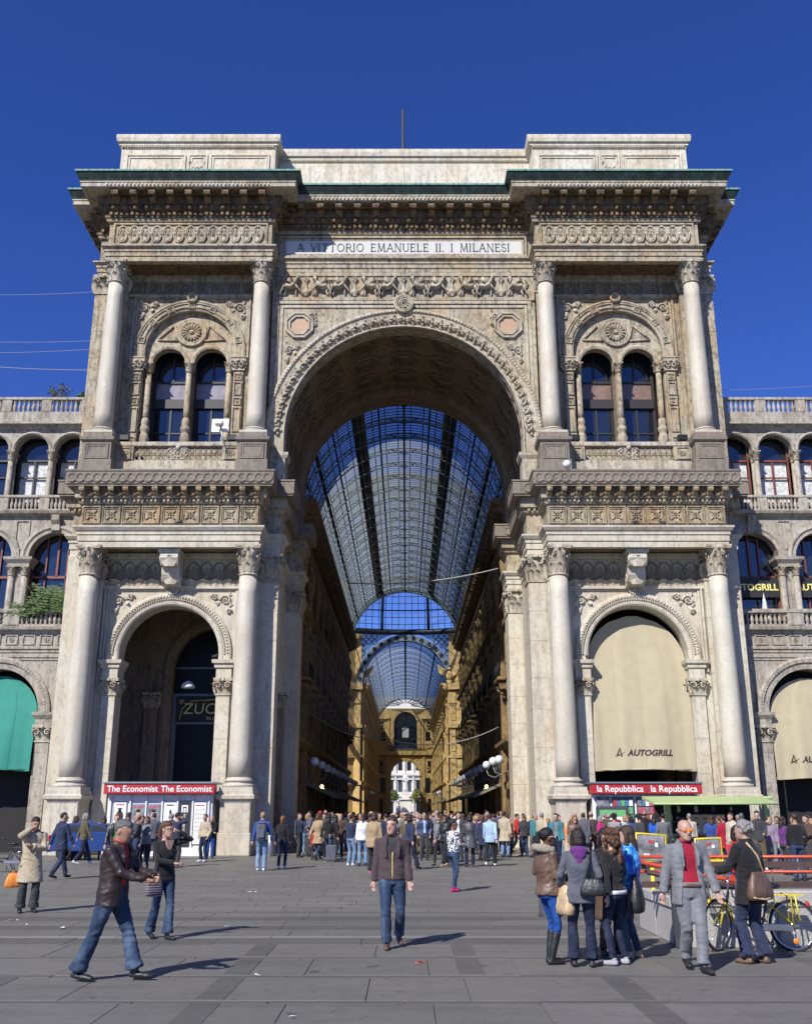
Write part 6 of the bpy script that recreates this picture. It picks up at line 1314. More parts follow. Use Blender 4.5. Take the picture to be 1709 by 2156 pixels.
# pigeons
def pigeon(x, y, z, rz, label):
    T = Matrix.Translation((x, y, z)) @ Matrix.Rotation(rz, 4, 'Z'); r = root('pigeon', label, 'pigeon', (x, y, z))
    ob('body', G().tube([(-.2,0,.1),(-.12,0,.11),(0,0,.13),(.09,0,.17),(.13,0,.23),(.16,0,.25)], [.015,.04,.065,.05,.03,.022], 8, T=T).tube([(.17,0,.25),(.2,0,.24)], [.01,.003], 5, T=T).tube([(0,.02,.08),(.01,.02,0)], .008, 4, T=T).tube([(0,-.02,.08),(.01,-.02,0)], .008, 4, T=T), 'pigeon', r)
for x, y, z, a, lb in ((10.9,45.05,14.8,.4,'dark pigeon on the rosette frieze ledge above the cream awning, alone'), (12.2,45.08,14.8,2.8,'dark pigeon on the rosette frieze ledge above the cream awning, nearer the outer column'), (-10.6,45.05,14.8,.2,'dark pigeon on the rosette frieze ledge above the poster newsstand'), (-8.85,46.6,8.68,1,'pigeon on the inner impost of the arch with the gold shop sign'), (8.6,46.6,8.68,2,'pigeon on the inner impost of the arch with the cream awning')): pigeon(x, y, z, a, lb)
# wires in the sky beside the arch
for i, (a, b) in enumerate((((-26,50,Zd(618,50)),(-15.9,48,Zd(612,48))), ((-26,50,Zd(714,50)),(-15.9,48,Zd(716,48))), ((-26,50,Zd(740,50)),(-15.9,48,Zd(733,48))), ((-26,50,Zd(760,50)),(-15.9,48,Zd(779,48))), ((16.1,48,Zd(822,48)),(27,50,Zd(795,50))))):
    tag(ob('wire', G().tube(sag(a, b, .15), .012 if i != 3 else .018, 5), 'cable'), ['thin wire above the green-awning wing, highest of four','thin wire above the green-awning wing, second of four from top','thin wire above the green-awning wing, third of four from top','pale thicker wire above the green-awning wing, lowest of four','single thin wire above the cream-awning wing'][i], 'wire')
# plants of the left roof garden and balcony
rp = root('roof_shrub', 'small sparse bare-branched tree behind the roof balustrade', 'tree', (-17.6, 49.5, 21.3))
g = G(); r9 = random.Random(9); top = []
def br(p, d, L, rad, k):
    q = p+d*L; g.tube([tuple(p), tuple(lerp(p, q, .5)+Vector((r9.uniform(-.06,.06), 0, 0))), tuple(q)], [rad, rad*.8, rad*.6], 5); top.append(q)
    if k:
        for _ in range(3): br(q, (d+Vector((r9.uniform(-.8,.8), r9.uniform(-.5,.5), r9.uniform(-.1,.5)))).normalized(), L*.68, rad*.6, k-1)
br(Vector((-18.3,49.5,21.3)), Vector((.05,0,1)), 1.0, .07, 3)
ob('trunk', g, 'bark', rp); lv = G()
for q in top:
    for _ in range(5):
        p = q+Vector((r9.gauss(0,.1), r9.gauss(0,.1), r9.gauss(0,.1))); a = Vector((r9.gauss(0,1),r9.gauss(0,1),r9.gauss(0,1))).normalized(); b = a.orthogonal().normalized(); lv.add([p-a*.07, p+b*.035, p+a*.07, p-b*.035], [(0,1,2,3)])
ob('crown', lv, 'leaf_autumn', rp)
rb = root('roof_shrub', 'low dark green bush behind the roof balustrade next to the arch', 'shrub', (-17.0, 49.4, 21.3)); ob('crown', leaves(900, (-16.9, 49.4, 22.7), .75, 3, .09, .5), 'leaf_green', rb); ob('stem', G().tube([(-17,49.4,21.3),(-16.9,49.4,22.6)], .05), 'bark', rb)
gh = root('roof_lantern', 'small glazed lantern behind the roof balustrade', 'lantern', (-19.6, 50, 21.3)); ob('frame', G().tube([(-20.3,49.6,22.4),(-19.6,49.8,23.1),(-18.9,49.6,22.4)], .04, 5).tube([(-20.3,49.6,21.3),(-20.3,49.6,22.4),(-18.9,49.6,22.4),(-18.9,49.6,21.3)], .04, 5).tube([(-19.6,49.8,23.1),(-19.6,49.6,22.4)], .03, 5), 'iron_pale', gh)
bp = root('balcony_plant', 'feathery green shrubs growing on a first-floor balcony', 'plant', (-17.6, 48, 10.5))
lv = G(); r8 = random.Random(8)
for k in range(120):
    x = -17.3+r8.gauss(0,.9); x = min(-16.3, max(-20, x)); p = Vector((x, 47.75+r8.uniform(-.15,.2), 10.9)); h = r8.uniform(.2,1.0)+max(0, 1-abs(x+17.1))*1.1; d = Vector((r8.gauss(0,.35), r8.gauss(0,.2)-.1, 1)).normalized()
    for t in frange(.2, 1, 9):
        c0 = p+d*h*t+Vector((0,0,-.2*t*t))
        for sgn in (-1, 1): b = (Vector((sgn, r8.uniform(-.4,.4), r8.uniform(-.3,.5)))).normalized(); lv.add([c0, c0+b*.1+Vector((0,0,.03)), c0+b*.24, c0+b*.1-Vector((0,0,.03))], [(0,1,2,3)])
ob('foliage', lv, 'leaf_green', bp); ob('planter', G().cbox(-20, -16.3, 48.08, 48.3, 10.5, 10.95, .02), 'stone_wing', bp)
# ---------------------------------------------------------------- people
V3 = Vector
def ik(S, W, a, b, pole):
    d = W-S; L = min(d.length, (a+b)*.998); d = d.normalized() if d.length > 1e-6 else V3((0,0,-1))
    x = (a*a-b*b+L*L)/(2*L); h = sqrt(max(0, a*a-x*x)); p = pole-d*pole.dot(d); p = p.normalized() if p.length > 1e-6 else d.orthogonal().normalized()
    return S+d*x+p*h, S+d*L
def remesh(g, vox, smooth=3, wr=0.0, fr=9.0, seed=0.0, name='m', am=None):
    me = g.mesh(name); o = bpy.data.objects.new('tmp', me)
    m = o.modifiers.new('r', 'REMESH'); m.mode = 'VOXEL'; m.voxel_size = vox; m.use_smooth_shade = True
    if smooth: q = o.modifiers.new('s', 'SMOOTH'); q.iterations = smooth; q.factor = .5
    out = evaluated(o); bpy.data.meshes.remove(me)
    if wr:
        nn = len(out.vertices); co = [0.0]*(nn*3); no = [0.0]*(nn*3); out.vertices.foreach_get('co', co); out.vertices.foreach_get('normal', no)
        for i_ in range(0, nn*3, 3):
            c = V3(co[i_:i_+3]); n_ = (.5-2.2*abs(noise.noise(V3((c.x*fr*.6+seed, c.y*fr*.6, c.z*fr*1.35+(c.x+c.y)*5)))))*(am(c.z) if am else 1)+.5*noise.noise(V3((c.x*fr*2+seed, c.y*fr*2, c.z*fr*2.6)))
            for q_ in (0, 1, 2): co[i_+q_] += no[i_+q_]*n_*wr
        out.vertices.foreach_set('co', co)
    out.polygons.foreach_set('use_smooth', [True]*len(out.polygons)); out.update(); return out
TM = [(.84,.168,.118),(.95,.172,.12),(1.05,.158,.112),(1.16,.16,.112),(1.28,.18,.122),(1.37,.188,.115),(1.43,.165,.098),(1.47,.11,.08),(1.5,.066,.066),(1.54,.056,.06)]
TF = [(.84,.172,.125),(.93,.178,.128),(1.03,.142,.1),(1.12,.135,.098),(1.24,.152,.128),(1.33,.162,.112),(1.41,.148,.09),(1.46,.095,.072),(1.5,.056,.056),(1.54,.05,.054)]
def ell(z, rx, ry, cy=0, cx=0, n=24, a0=0, a1=2*pi, p=2.4):
    out = []
    full = abs(a1-a0-2*pi) < 1e-6
    for i in range(n if full else n+1):
        a = a0+(a1-a0)*i/n; c, s_ = cos(a), sin(a); out.append((cx+rx*math.copysign(abs(c)**(2/p), c), cy+ry*math.copysign(abs(s_)**(2/p), s_), z))
    return out
class Fig:
    def __init__(s, fem, pose):
        s.f = fem; P = dict(lh=(.235,-.02,.83), rh=(-.235,-.02,.83), lf=(.11,0), rf=(-.11,0), ll=0, rl=0, lean=0, head=(0,0), pole_l=(.4,1,-.2), pole_r=(-.4,1,-.2), drop=0, side=0); P.update(pose); s.P = P
        s.lean = P['lean']; sh = .165 if fem else .185; dz = -P['drop']
        s.hip = [V3((q*(.095 if fem else .09), 0, .92+dz)) for q in (1, -1)]
        s.sh = [s.tx(V3((q*sh, .01, 1.42))) for q in (1, -1)]
        s.ank = [V3((P[k][0], P[k][1], .085+P[l])) for k, l in (('lf','ll'), ('rf','rl'))]
        s.knee = []
        for i in (0, 1):
            k_, a_ = ik(s.hip[i], s.ank[i], .44, .415, V3((.12*(1-2*i), -1, 0))); s.knee.append(k_); s.ank[i] = a_
        s.el = []; s.wr = []
        for i, k in ((0,'lh'), (1,'rh')):
            e, w = ik(s.sh[i], s.tx(V3(P[k])) if P.get('leanhands') else V3(P[k]), .29, .255, V3(P['pole_l' if i == 0 else 'pole_r'])); s.el.append(e); s.wr.append(w)
        s.nk = s.tx(V3((0, .005, 1.5))); s.hd = s.tx(V3((0, -.015, 1.625)))
        yaw, tilt = P['head']; s.HT = Matrix.Translation(s.hd) @ Matrix.Rotation(yaw, 4, 'Z') @ Matrix.Rotation(tilt, 4, 'X')
    def tx(s, p):
        k = p.z-.92; return V3((p.x+s.P['side']*max(0, k), p.y-s.lean*max(0, k), p.z-s.P['drop']-.5*s.lean*s.lean*max(0, k)))
    def torso(s, g, grow, z0=.8, z1=1.6, flare=0.0, gap=None, th=.0, neck=True, chest=0.0):
        T = TF if s.f else TM; rows = []; zs = [z for z, _, _ in T if z0 < z < z1]; zs = sorted(set([z0]+zs+[min(z1, T[-1][0])]))
        def at(z):
            if z <= T[0][0]: return T[0][1], T[0][2]
            for (a, b, c), (d, e, f) in zip(T, T[1:]):
                if a <= z <= d: t = (z-a)/(d-a); return lerp(b, e, t), lerp(c, f, t)
            return T[-1][1:]
        inner = []
        for z in zs:
            rx, ry = at(z); k = grow+max(0, (.95-z))*flare; cy = .012 if z > 1.1 else 0
            if chest and 1.0 < z < 1.35: ry += chest*.6; cy -= chest*.5
            def row(off):
                q = ell(z, rx+k+off, ry+k+off, cy, 0, 28, *((-pi/2+gap(z), 1.5*pi-gap(z)) if gap else (0, 2*pi)))
                return [tuple(s.tx(V3(p))) for p in q]
            if gap: rows.append(row(0)+row(-th)[::-1])
            else: rows.append(row(0))
        g.rows(rows, True, 0, True, caps=True)
    def arm(s, g, i, grow, upto=1.0, cuff=0.0):
        S, E, W = s.sh[i], s.el[i], s.wr[i]; k = .9 if s.f else 1.0
        P_ = [lerp(S, s.tx(V3((0, .01, 1.4))), .25), S, lerp(S, E, .5), E, lerp(E, W, .35), lerp(E, W, .75), W]; R = [.05*k, .06*k, .048*k, .041*k, .043*k, .033*k, .026*k]
        if upto < 1: W2 = lerp(E, W, upto); P_ = P_[:4]+[lerp(E, W2, .5), W2]; R = R[:4]+[.042*k, .036*k]
        R = [r+grow+(cuff*(j/len(R)) if j > 2 else 0) for j, r in enumerate(R)]
        g.tube([tuple(p) for p in P_], R, 14)
    def leg(s, g, i, grow, hem=0.0, zcut=None, boot=0):
        H, K, A = s.hip[i], s.knee[i], s.ank[i]; k = .97 if s.f else 1.0; q = 1-2*i
        P_ = [H+V3((q*.0, 0, .04)), lerp(H, K, .25), lerp(H, K, .6), K, lerp(K, A, .35), lerp(K, A, .75), lerp(K, A, .97)]; R = [.09*k, .088*k, .07*k, .052*k, .053*k, .038*k, .034*k]
        for j in range(7): R[j] += grow*(1 if j > 0 else .7)+(hem*((j-3)/3)**1.5 if j > 3 else 0)
        g.tube([tuple(p) for p in P_], R, 16)
    def fdir(s, i):
        d = s.ank[i]-s.knee[i]; f = V3((.12*(1-2*i), -1, 0)).normalized(); ll = s.P['ll' if i == 0 else 'rl']
        return (f+V3((0, 0, -ll*3.2))).normalized() if ll > .01 else f
    def hand(s, g, i, curl=.6):
        E, W = s.el[i], s.wr[i]; d = (W-E).normalized(); q = 1-2*i; side = d.cross(V3((0,-1,0))*1.0); side = side if side.length > .2 else d.cross(V3((1,0,0))); side.normalize()
        nrm = d.cross(side).normalized(); c = s.P.get('curl', curl)
        if nrm.dot(V3((-q,-.3,0))) < 0: nrm = -nrm
        g.tube([tuple(W-d*.02), tuple(W+d*.03), tuple(W+d*.085)], [.024,.034,.034], 10, sq=.62)
        for k in range(4):
            b = W+d*.08+side*(-.027+.018*k); L = (.068,.078,.074,.058)[k]; m_ = b+d*L*.5+nrm*L*.12*c; t = m_+(d*(1-c*.7)+nrm*c).normalized()*L*.5
            g.tube([tuple(b), tuple(m_), tuple(t)], [.0098,.0092,.0075], 6)
        b = W+d*.02+side*(-.026*q if True else 0); g.tube([tuple(b), tuple(b+d*.03+side*(-.02*q)+nrm*.012), tuple(b+d*.062+side*(-.016*q)+nrm*.03)], [.013,.0115,.009], 6)
    def head(s, g, detail=True):
        T = s.HT; rows = [(-.118,-.058,.03,.026),(-.108,-.05,.05,.042),(-.085,-.036,.07,.056),(-.05,-.018,.088,.066),(-.015,-.006,.096,.072),(.02,.0,.099,.0755),(.055,.006,.098,.077),(.09,.01,.087,.069),(.114,.012,.066,.052),(.128,.014,.032,.026)]
        k = .96 if s.f else 1
        g.rows([[(x, y, z) for x, y, z in ell(z, rx*k, ry*k, cy, 0, 18, p=2.1)] for z, cy, ry, rx in rows], True, 0, True, T, caps=True)
        g.tube([(0,-.095,.03),(0,-.109,.005),(0,-.12,-.02),(0,-.1,-.032)], [.009,.011,.016,.008], 8, T=T)
        for q in (-1, 1): g.ball((q*.078,.012,-.005), .03, 8, 6, sx=.4, sy=.75, sz=1.1, T=T); g.ball((q*.032,-.09,.036), .022, 8, 5, sx=1.3, sy=.5, sz=.4, T=T)
        g.ball((0,-.092,-.062), .022, 8, 5, sx=1.1, sy=.5, sz=.5, T=T)
        N0, N1 = s.nk+V3((0,.01,-.06)), T @ V3((0,.012,-.06)); g.tube([tuple(N0), tuple(lerp(N0, N1, .5)), tuple(N1)], [.062 if not s.f else .052, .053 if not s.f else .045, .054 if not s.f else .046], 14)
def hair_geo(g, F, typ):
    T = F.HT; rr = random.Random(typ)
    cap = lambda k=1.0, dy=0, f=0: (g.ball((0, .03, .044), 1, 20, 14, sx=.082*k, sy=.09*k, sz=.092*k, T=T), g.ball((0, .01, .07), 1, 20, 14, sx=.079*k, sy=.094*k, sz=.074*k, T=T))
    if typ == 'bald': g.tube([(.077*cos(a), .022+.085*sin(a), -.0) for a in frange(-.35, pi+.35, 14)], [.016]+[.024]*12+[.016], 8, T=T)
    elif typ == 'short': cap(); g.ball((0,-.03,.098), .045, 12, 8, sx=1.3, sy=1.1, sz=.7, T=T)
    elif typ == 'crop': cap(.985)
    elif typ == 'medium':
        cap(1.05); g.tube([(0,.06,.03),(0,.075,-.06),(0,.075,-.13)], [.075,.075,.05], 12, T=T)
        for q in (-1, 1): g.tube([(q*.055,-.03,.09),(q*.082,.0,.02),(q*.082,.0,-.07),(q*.07,.01,-.13)], [.03,.03,.03,.02], 8, T=T)
    elif typ == 'long':
        cap(1.05); g.tube([(0,.05,.03),(0,.085,-.08),(0,.1,-.2),(0,.1,-.32)], [.08,.085,.085,.045], 12, T=T, sq=.7)
        for q in (-1, 1): g.tube([(q*.05,-.035,.09),(q*.085,.0,.0),(q*.09,.02,-.12),(q*.08,.02,-.26)], [.03,.032,.035,.02], 8, T=T)
    elif typ == 'pony': cap(1.02); g.tube([(0,.1,.08),(0,.15,.06),(0,.155,-.05),(0,.13,-.2),(0,.13,-.3)], [.03,.035,.04,.035,.012], 10, T=T)
    elif typ == 'back': cap(1.02); g.tube([(0,.09,.04),(0,.12,0),(0,.12,-.1),(0,.1,-.2)], [.04,.04,.035,.015], 10, T=T)
    elif typ == 'curly':
        cap(1.08)
        for i in range(70):
            a, b = rr.uniform(-.6, pi+.6), rr.uniform(-.32, .12); k = 1+max(0, -b)*1.2; g.ball((.1*k*cos(a), .03+.1*k*sin(a), b), rr.uniform(.025,.042), 7, 5, T=T)
    elif typ == 'frizz':
        cap(1.06)
        for i in range(60):
            a, e = rr.uniform(0, 2*pi), rr.uniform(-.5, .75); x, y, z = .088*cos(a)*cos(e), .035+.1*sin(a)*cos(e), .03+.1*sin(e)
            if y > -.035 and z < .1: g.ball((x, y, z), rr.uniform(.018,.03), 7, 5, T=T)
    elif typ == 'cap': cap(1.04); g.tube([(0,-.06,.07),(0,-.15,.055)], [.07,.04], 12, T=T, sq=.2)
COLS = dict(black=(.014,.014,.016), charcoal=(.045,.046,.05), navy=(.022,.03,.07), blue=(.03,.07,.26), royal=(.01,.1,.55), sky=(.36,.5,.68), white=(.7,.7,.72), cream=(.55,.49,.38), beige=(.46,.38,.26), tan=(.36,.26,.15), brown=(.1,.06,.04),
 umber=(.022,.014,.012), plum=(.07,.05,.052), olive=(.11,.085,.04), grey=(.185,.19,.205), slate=(.10,.105,.13), red=(.5,.02,.02), crimson=(.34,.012,.035), pink=(.55,.08,.2), magenta=(.5,.015,.16), green=(.07,.3,.08), lime=(.25,.55,.05), purple=(.13,.03,.17), orange=(.6,.2,.03), teal=(.05,.2,.22), yellow=(.65,.48,.1), silver=(.4,.4,.42), lilac=(.26,.2,.27))
def cm_(kind, col):
    n = kind+'_'+col
    if n not in MATS:
        if kind == 'cloth': fabric(n, COLS[col])
        elif kind == 'leather': leather(n, COLS[col])
        elif kind == 'denim': denim(n, *dict(blue=((.026,.044,.085), (.10,.145,.215)), dark=((.014,.018,.038), (.035,.046,.08)), light=((.12,.19,.30), (.28,.38,.50)), royal=((.01,.045,.2), (.03,.1,.36)))[col])
        elif kind == 'suit': fabric(n, COLS[col], .7, .35)
        elif kind == 'shiny': k = N(n); a = k.noise(k.pos((1,1,.7), True), 8, 3, .5); k.set(k.mix(k.ramp(a, [(.42,0.0),(.58,1.0)]), COLS[col], (.1,.45,.85)), .3, 0, .6); k.bump(a, .7, .05)
        elif kind == 'stripe':
            k = N(n); w = k.n('ShaderNodeTexWave', Scale=9.0, Distortion=.4, bands_direction='Z'); k.l(k.pos(obj=True), w.inputs[0]); k.set(k.mix(k.ramp(w.outputs['Fac'], [(.45,0.0),(.55,1.0)]), (.02,.025,.02), COLS[col]), .85)
        elif kind == 'print':
            k = N(n); w = k.noise(k.pos(obj=True), 22, 2, .5); k.set(k.mix(k.ramp(w, [(.48,0.0),(.52,1.0)]), (.03,.03,.05), COLS[col]), .85)
        elif kind == 'fur': k = N(n); w = k.noise(k.pos(obj=True), 70, 4, .7); k.set(k.mix(w, tuple(x*.4 for x in COLS[col]), COLS[col]), .9); k.bump(w, 1.0, .03)
    return n
for n_, c_ in (('skin_fair', (.44,.285,.22)), ('skin_tan', (.34,.205,.145)), ('skin_brown', (.18,.095,.06))): skin(n_, c_)
for n_, c_ in (('hair_black', (.01,.009,.009)), ('hair_brown', (.045,.025,.014)), ('hair_chestnut', (.085,.04,.02)), ('hair_grey', (.22,.21,.2)), ('hair_saltpepper', (.10,.098,.095)), ('hair_blond', (.32,.2,.09)), ('hair_ginger', (.2,.075,.025)), ('hat_red', (.5,.02,.02)), ('hair_dark', (.022,.015,.011))): hairm(n_, c_)
plain('lips', (.33,.13,.11), .5); plain('eye_dark', (.03,.025,.02), .2); plain('eye_white', (.6,.58,.55), .3)
CACHE = {}
def comp(key, make):
    if key not in CACHE: CACHE[key] = make()
    return CACHE[key]
def rough_mesh(g): return g.mesh('m')
def figure_meshes(ptag, fem, pose, top, bot, hair, fine, foot):
    k0 = (fem, ptag, fine); F = comp(('F',)+k0, lambda: Fig(fem, pose)); D = {}; vox = .011 if fine else .024; sd = sum(map(ord, str(ptag)))*1.7
    ww = .0056 if fine else .004
    def body():
        g = G(); F.torso(g, -.022, .9, 1.6); F.head(g)
        for i in (0, 1): F.arm(g, i, -.002); F.leg(g, i, -.012); F.hand(g, i); a = F.ank[i]; d = F.fdir(i); g.tube([tuple(a+V3((0,0,.0))), tuple(a+d*.05+V3((0,0,-.04))), tuple(a+d*.13+V3((0,0,-.055)))], [.026,.024,.018], 8)
        return remesh(g, .0105 if fine else .017, 2 if fine else 1)
    D['body'] = comp(('b',)+k0, body)
    def hr():
        g = G(); hair_geo(g, F, hair); return remesh(g, .009, 1, .004, 30, sd) if fine else rough_mesh(g)
    D['hair'] = comp(('h', hair)+k0, hr) if hair != 'none' else None
    tt, hem = top[0], top[1]; op = top[2] if len(top) > 2 else None
    def tp():
        g = G(); ag = {'jacket':.014, 'coat':.02, 'shirt':.008, 'suit':.015, 'puffer':.028}.get(tt, .012); gap = None
        if op and op < .3: gap = (lambda z: .02+(.42*min(1, max(0, z-1.27)/.16)))
        elif op: gap = (lambda z: .10+op*max(0, (1.5-z))**.7*(.55 if z > 1.1 else .62)+(.25 if z > 1.38 else 0))
        F.torso(g, ag+.004, hem, 1.465 if tt in ('shirt',) else 1.485, {'coat':.16,'suit':.1}.get(tt, .06), gap, .034 if fine else .05, chest=.035 if fem else 0)
        for i in (0, 1): F.arm(g, i, ag*.8, .985, .008 if tt in ('coat','suit') else .002)
        if tt in ('jacket', 'coat', 'suit', 'puffer'):
            c0 = F.tx(V3((0,.012,1.49))); g.tube([tuple(c0+V3((.084*cos(a), .078*sin(a)-.004, .012+.012*sin(a)))) for a in frange(-.15*pi, 1.15*pi, 14)], .021, 8)
            if op:
                for q in (-1, 1): g.tube([tuple(F.tx(V3((q*.075,-.07,1.48)))), tuple(F.tx(V3((q*.1,-.125,1.34)))), tuple(F.tx(V3((q*.085,-.138,1.2))))], [.018,.024,.014], 8)
        return remesh(g, vox*1.1, 2 if fine else 1, ww*1.25, 9, sd, am=lambda z: .8+.7*math.exp(-((z-1.02)/.12)**2)-.3*math.exp(-((z-1.4)/.08)**2))
    D['top'] = comp(('t', top)+k0, tp)
    def shirt(): g = G(); F.torso(g, -.007, .86, 1.5, .0, chest=.03 if fem else .004); return remesh(g, vox*1.2, 2, ww*.4, 9, sd+3)
    if op: D['shirt'] = comp(('s',)+k0, shirt)
    bt = bot[0]
    def tr():
        g = G(); hemr = {'boot':.05, 'straight':.024, 'slim':.008, 'wide':.045, 'legging':0}.get(bt, .02); gg = {'boot':.012, 'straight':.016, 'slim':.008, 'wide':.024, 'legging':.004}.get(bt, .014)
        F.torso(g, .006, .84, 1.02)
        for i in (0, 1): F.leg(g, i, gg, hemr)
        if bt == 'skirt': F.torso(g, .03, .48, 1.02, .12)
        return remesh(g, vox*1.1, 2 if fine else 1, ww*1.1, 10, sd+7, am=lambda z: .55+1.3*math.exp(-((z-.48)/.1)**2)+1.9*math.exp(-((z-.14)/.1)**2)+.8*math.exp(-((z-.82)/.08)**2))
    D['trousers'] = comp(('l', bt)+k0, tr)
    def sh(i):
        g = G(); a, d = F.ank[i], F.fdir(i); u = V3((0,0,1)); dn = (-u+d*u.dot(d)).normalized(); sz = .9 if fem else 1
        P_ = [a+dn*.045-d*.05, a+dn*.048, a+dn*.052+d*.08, a+dn*.056+d*.15, a+dn*.06+d*.2]; g.tube([tuple(p) for p in P_], [.036*sz,.043*sz,.045*sz,.04*sz,.022*sz], 12, sq=.85)
        g.tube([tuple(a+dn*.03), tuple(a+u*.02)], [.042*sz,.04*sz], 10)
        if foot == 'boots': K = F.knee[i]; g.tube([tuple(a+dn*.03), tuple(lerp(a, K, .3)), tuple(lerp(a, K, .8))], [.046,.054,.064], 12)
        if foot in ('heels', 'boots'): g.tube([tuple(a+dn*.05-d*.045), tuple(a+dn*.085-d*.05)], [.02,.012], 6)
        return remesh(g, .009, 1) if fine else rough_mesh(g)
    for i in (0, 1): D['shoe%d' % i] = comp(('f', foot, i)+k0, lambda: sh(i))
    return D, F
def put(name, me, mt, parent):
    if not me.materials: me.materials.append(None)
    o = bpy.data.objects.new(name, me); COL.objects.link(o); o.parent = parent; o.material_slots[0].link = 'OBJECT'; o.material_slots[0].material = MAT(mt); return o
NP = [0]
def person(label, xd, yd, rz, H=1.75, fem=False, pose={}, top=('jacket',.84), topm='cloth_black', bot=('straight',), botm='denim_blue', hair=('short','hair_brown'), sk='skin_fair', shoe='leather_black', foot='shoes', shirtm=None, fine=False, extras=(), pos=None, group=None, ptag=None, bulk=1.0):
    x, y = pos or gp(xd, yd); NP[0] += 1
    D, F = figure_meshes(ptag or label, fem, pose, top, bot, hair[0], fine, foot)
    r = root('person', label, 'person', (x, y, 0), rz, group, local=True); s_ = H/1.75; r.scale = (s_*bulk, s_*bulk, s_)
    for k in topm, botm, shoe, shirtm:
        if k and k not in MATS: cm_(*k.split('_', 1))
    b = put('body', D['body'], sk, r); put({'jacket':'jacket','coat':'coat','suit':'suit_jacket','puffer':'padded_jacket'}.get(top[0], 'shirt'), D['top'], topm, r)
    if 'shirt' in D: put('shirt', D['shirt'], shirtm or 'cloth_white', r)
    put('trousers' if bot[0] != 'skirt' else 'skirt', D['trousers'], botm, r); put('shoe', D['shoe0'], shoe, r); put('shoe', D['shoe1'], shoe, r)
    if D['hair']: put('hair' if hair[0] != 'cap' else 'cap', D['hair'], hair[1], r)
    if fine:
        T = F.HT
        for q in (-1, 1): e = ob('eye', G().ball((q*.031,-.0895,.014), .011, 8, 5, sx=1.3, sy=.5, sz=.6, T=T), 'eye_white', r); ob('iris', G().ball((q*.031,-.0945,.014), .0052, 6, 4, sy=.5, T=T), 'eye_dark', e); ob('eyebrow', G().tube([(q*.016,-.1,.034),(q*.033,-.1,.039),(q*.05,-.09,.033)], .0045, 5, T=T), hair[1], r)
        ob('lips', G().tube([(-.024,-.096,-.06),(0,-.106,-.058),(.024,-.096,-.06)], [.003,.0065,.003], 6, T=T), 'lips', r)
    for e in extras: e(r, F)
    bpy.context.view_layer.update() if False else None
    return r, F
def glasses(mt='sunglass'):
    def f(r, F):
        T = F.HT; g = ob('sunglasses', G().ball((.034,-.104,.016), .027, 10, 6, sx=1.1, sy=.25, sz=.8, T=T).ball((-.034,-.104,.016), .027, 10, 6, sx=1.1, sy=.25, sz=.8, T=T).tube([(-.012,-.108,.022),(.012,-.108,.022)], .003, 5, T=T), mt, r); tag(g, kind='stuff') if False else None
        for q in (-1, 1): ob('temple', G().tube([(q*.062,-.1,.02),(q*.08,-.04,.02),(q*.081,.015,.015)], .0035, 5, T=T), mt, g)
    return f
def belt(mt='leather_brown', z=.985):
    def f(r, F):
        if mt not in MATS: cm_(*mt.split('_', 1))
        g = G(); F.torso(g, .015, z-.02, z+.02); ob('belt', g, mt, r)
    return f
def collar(mt):
    def f(r, F):
        if mt not in MATS: cm_(*mt.split('_', 1))
        c0 = F.tx(V3((0,.0,1.5))); ob('collar', G().tube([tuple(c0+V3((.07*cos(a), .066*sin(a), .01+.02*sin(a)))) for a in frange(-.38*pi, 1.38*pi, 16)], .014, 7), mt, r)
    return f
def worldpt(r, p): return Matrix.LocRotScale(r.location, r.rotation_euler, r.scale) @ Vector(p)
def held(name, label, cat, r, local, geo, mt, parts=()):       # a bag or phone carried by a person: a thing of its own
    o = root(name, label, cat, r.location + Vector((0,0,0)), r.rotation_euler.z, local=True); o.scale = r.scale; c = Vector(local); o.location = worldpt(r, local)
    for k in (mt,)+tuple(p[2] for p in parts):
        if k not in MATS: cm_(*k.split('_', 1))
    ob('bag_body' if cat != 'phone' else 'case', geo, mt, o)
    for n_, g_, m_ in parts: ob(n_, g_, m_, o)
    return o
def bag_geo(w, h, d, sag_=.2):
    return G().rows([ell(z, w*k/2, d*k2/2, 0, 0, 20, p=3) for z, k, k2 in ((-h, .86, .7), (-h*.97, .96, 1.0), (-h*.75, 1.0, 1.15), (-h*.4, .86, .9), (-h*.1, .62, .45), (0, .55, .3))], True, 0, True, caps=True)
WALK = dict(lf=(.09,-.30), rf=(-.09,.30), rl=.07, lh=(.27,.18,.87), rh=(-.27,-.2,.9)); WALK2 = dict(rf=(-.09,-.27), lf=(.09,.27), ll=.06, rh=(-.26,.16,.87), lh=(.26,-.18,.9))
STAND = dict(); TALK = dict(lh=(.16,-.3,1.08), rh=(-.26,-.02,.84), lf=(.13,.02), rf=(-.1,-.04)); FOLD = dict(lh=(-.06,-.24,1.12), rh=(.06,-.26,1.08), pole_l=(1,.2,-.4), pole_r=(-1,.2,-.4)); PHONE = dict(rh=(-.12,-.14,1.58), pole_r=(-1,-.3,-.6), lh=(.25,-.05,.84)); POCKET = dict(lh=(.22,-.08,.92), rh=(-.22,-.08,.92), pole_l=(1,.8,0), pole_r=(-1,.8,0))
TURN = dict(head=(.7,0), lf=(.1,-.06), rf=(-.13,.05), lh=(.2,-.22,1.0), rh=(-.26,.02,.84))
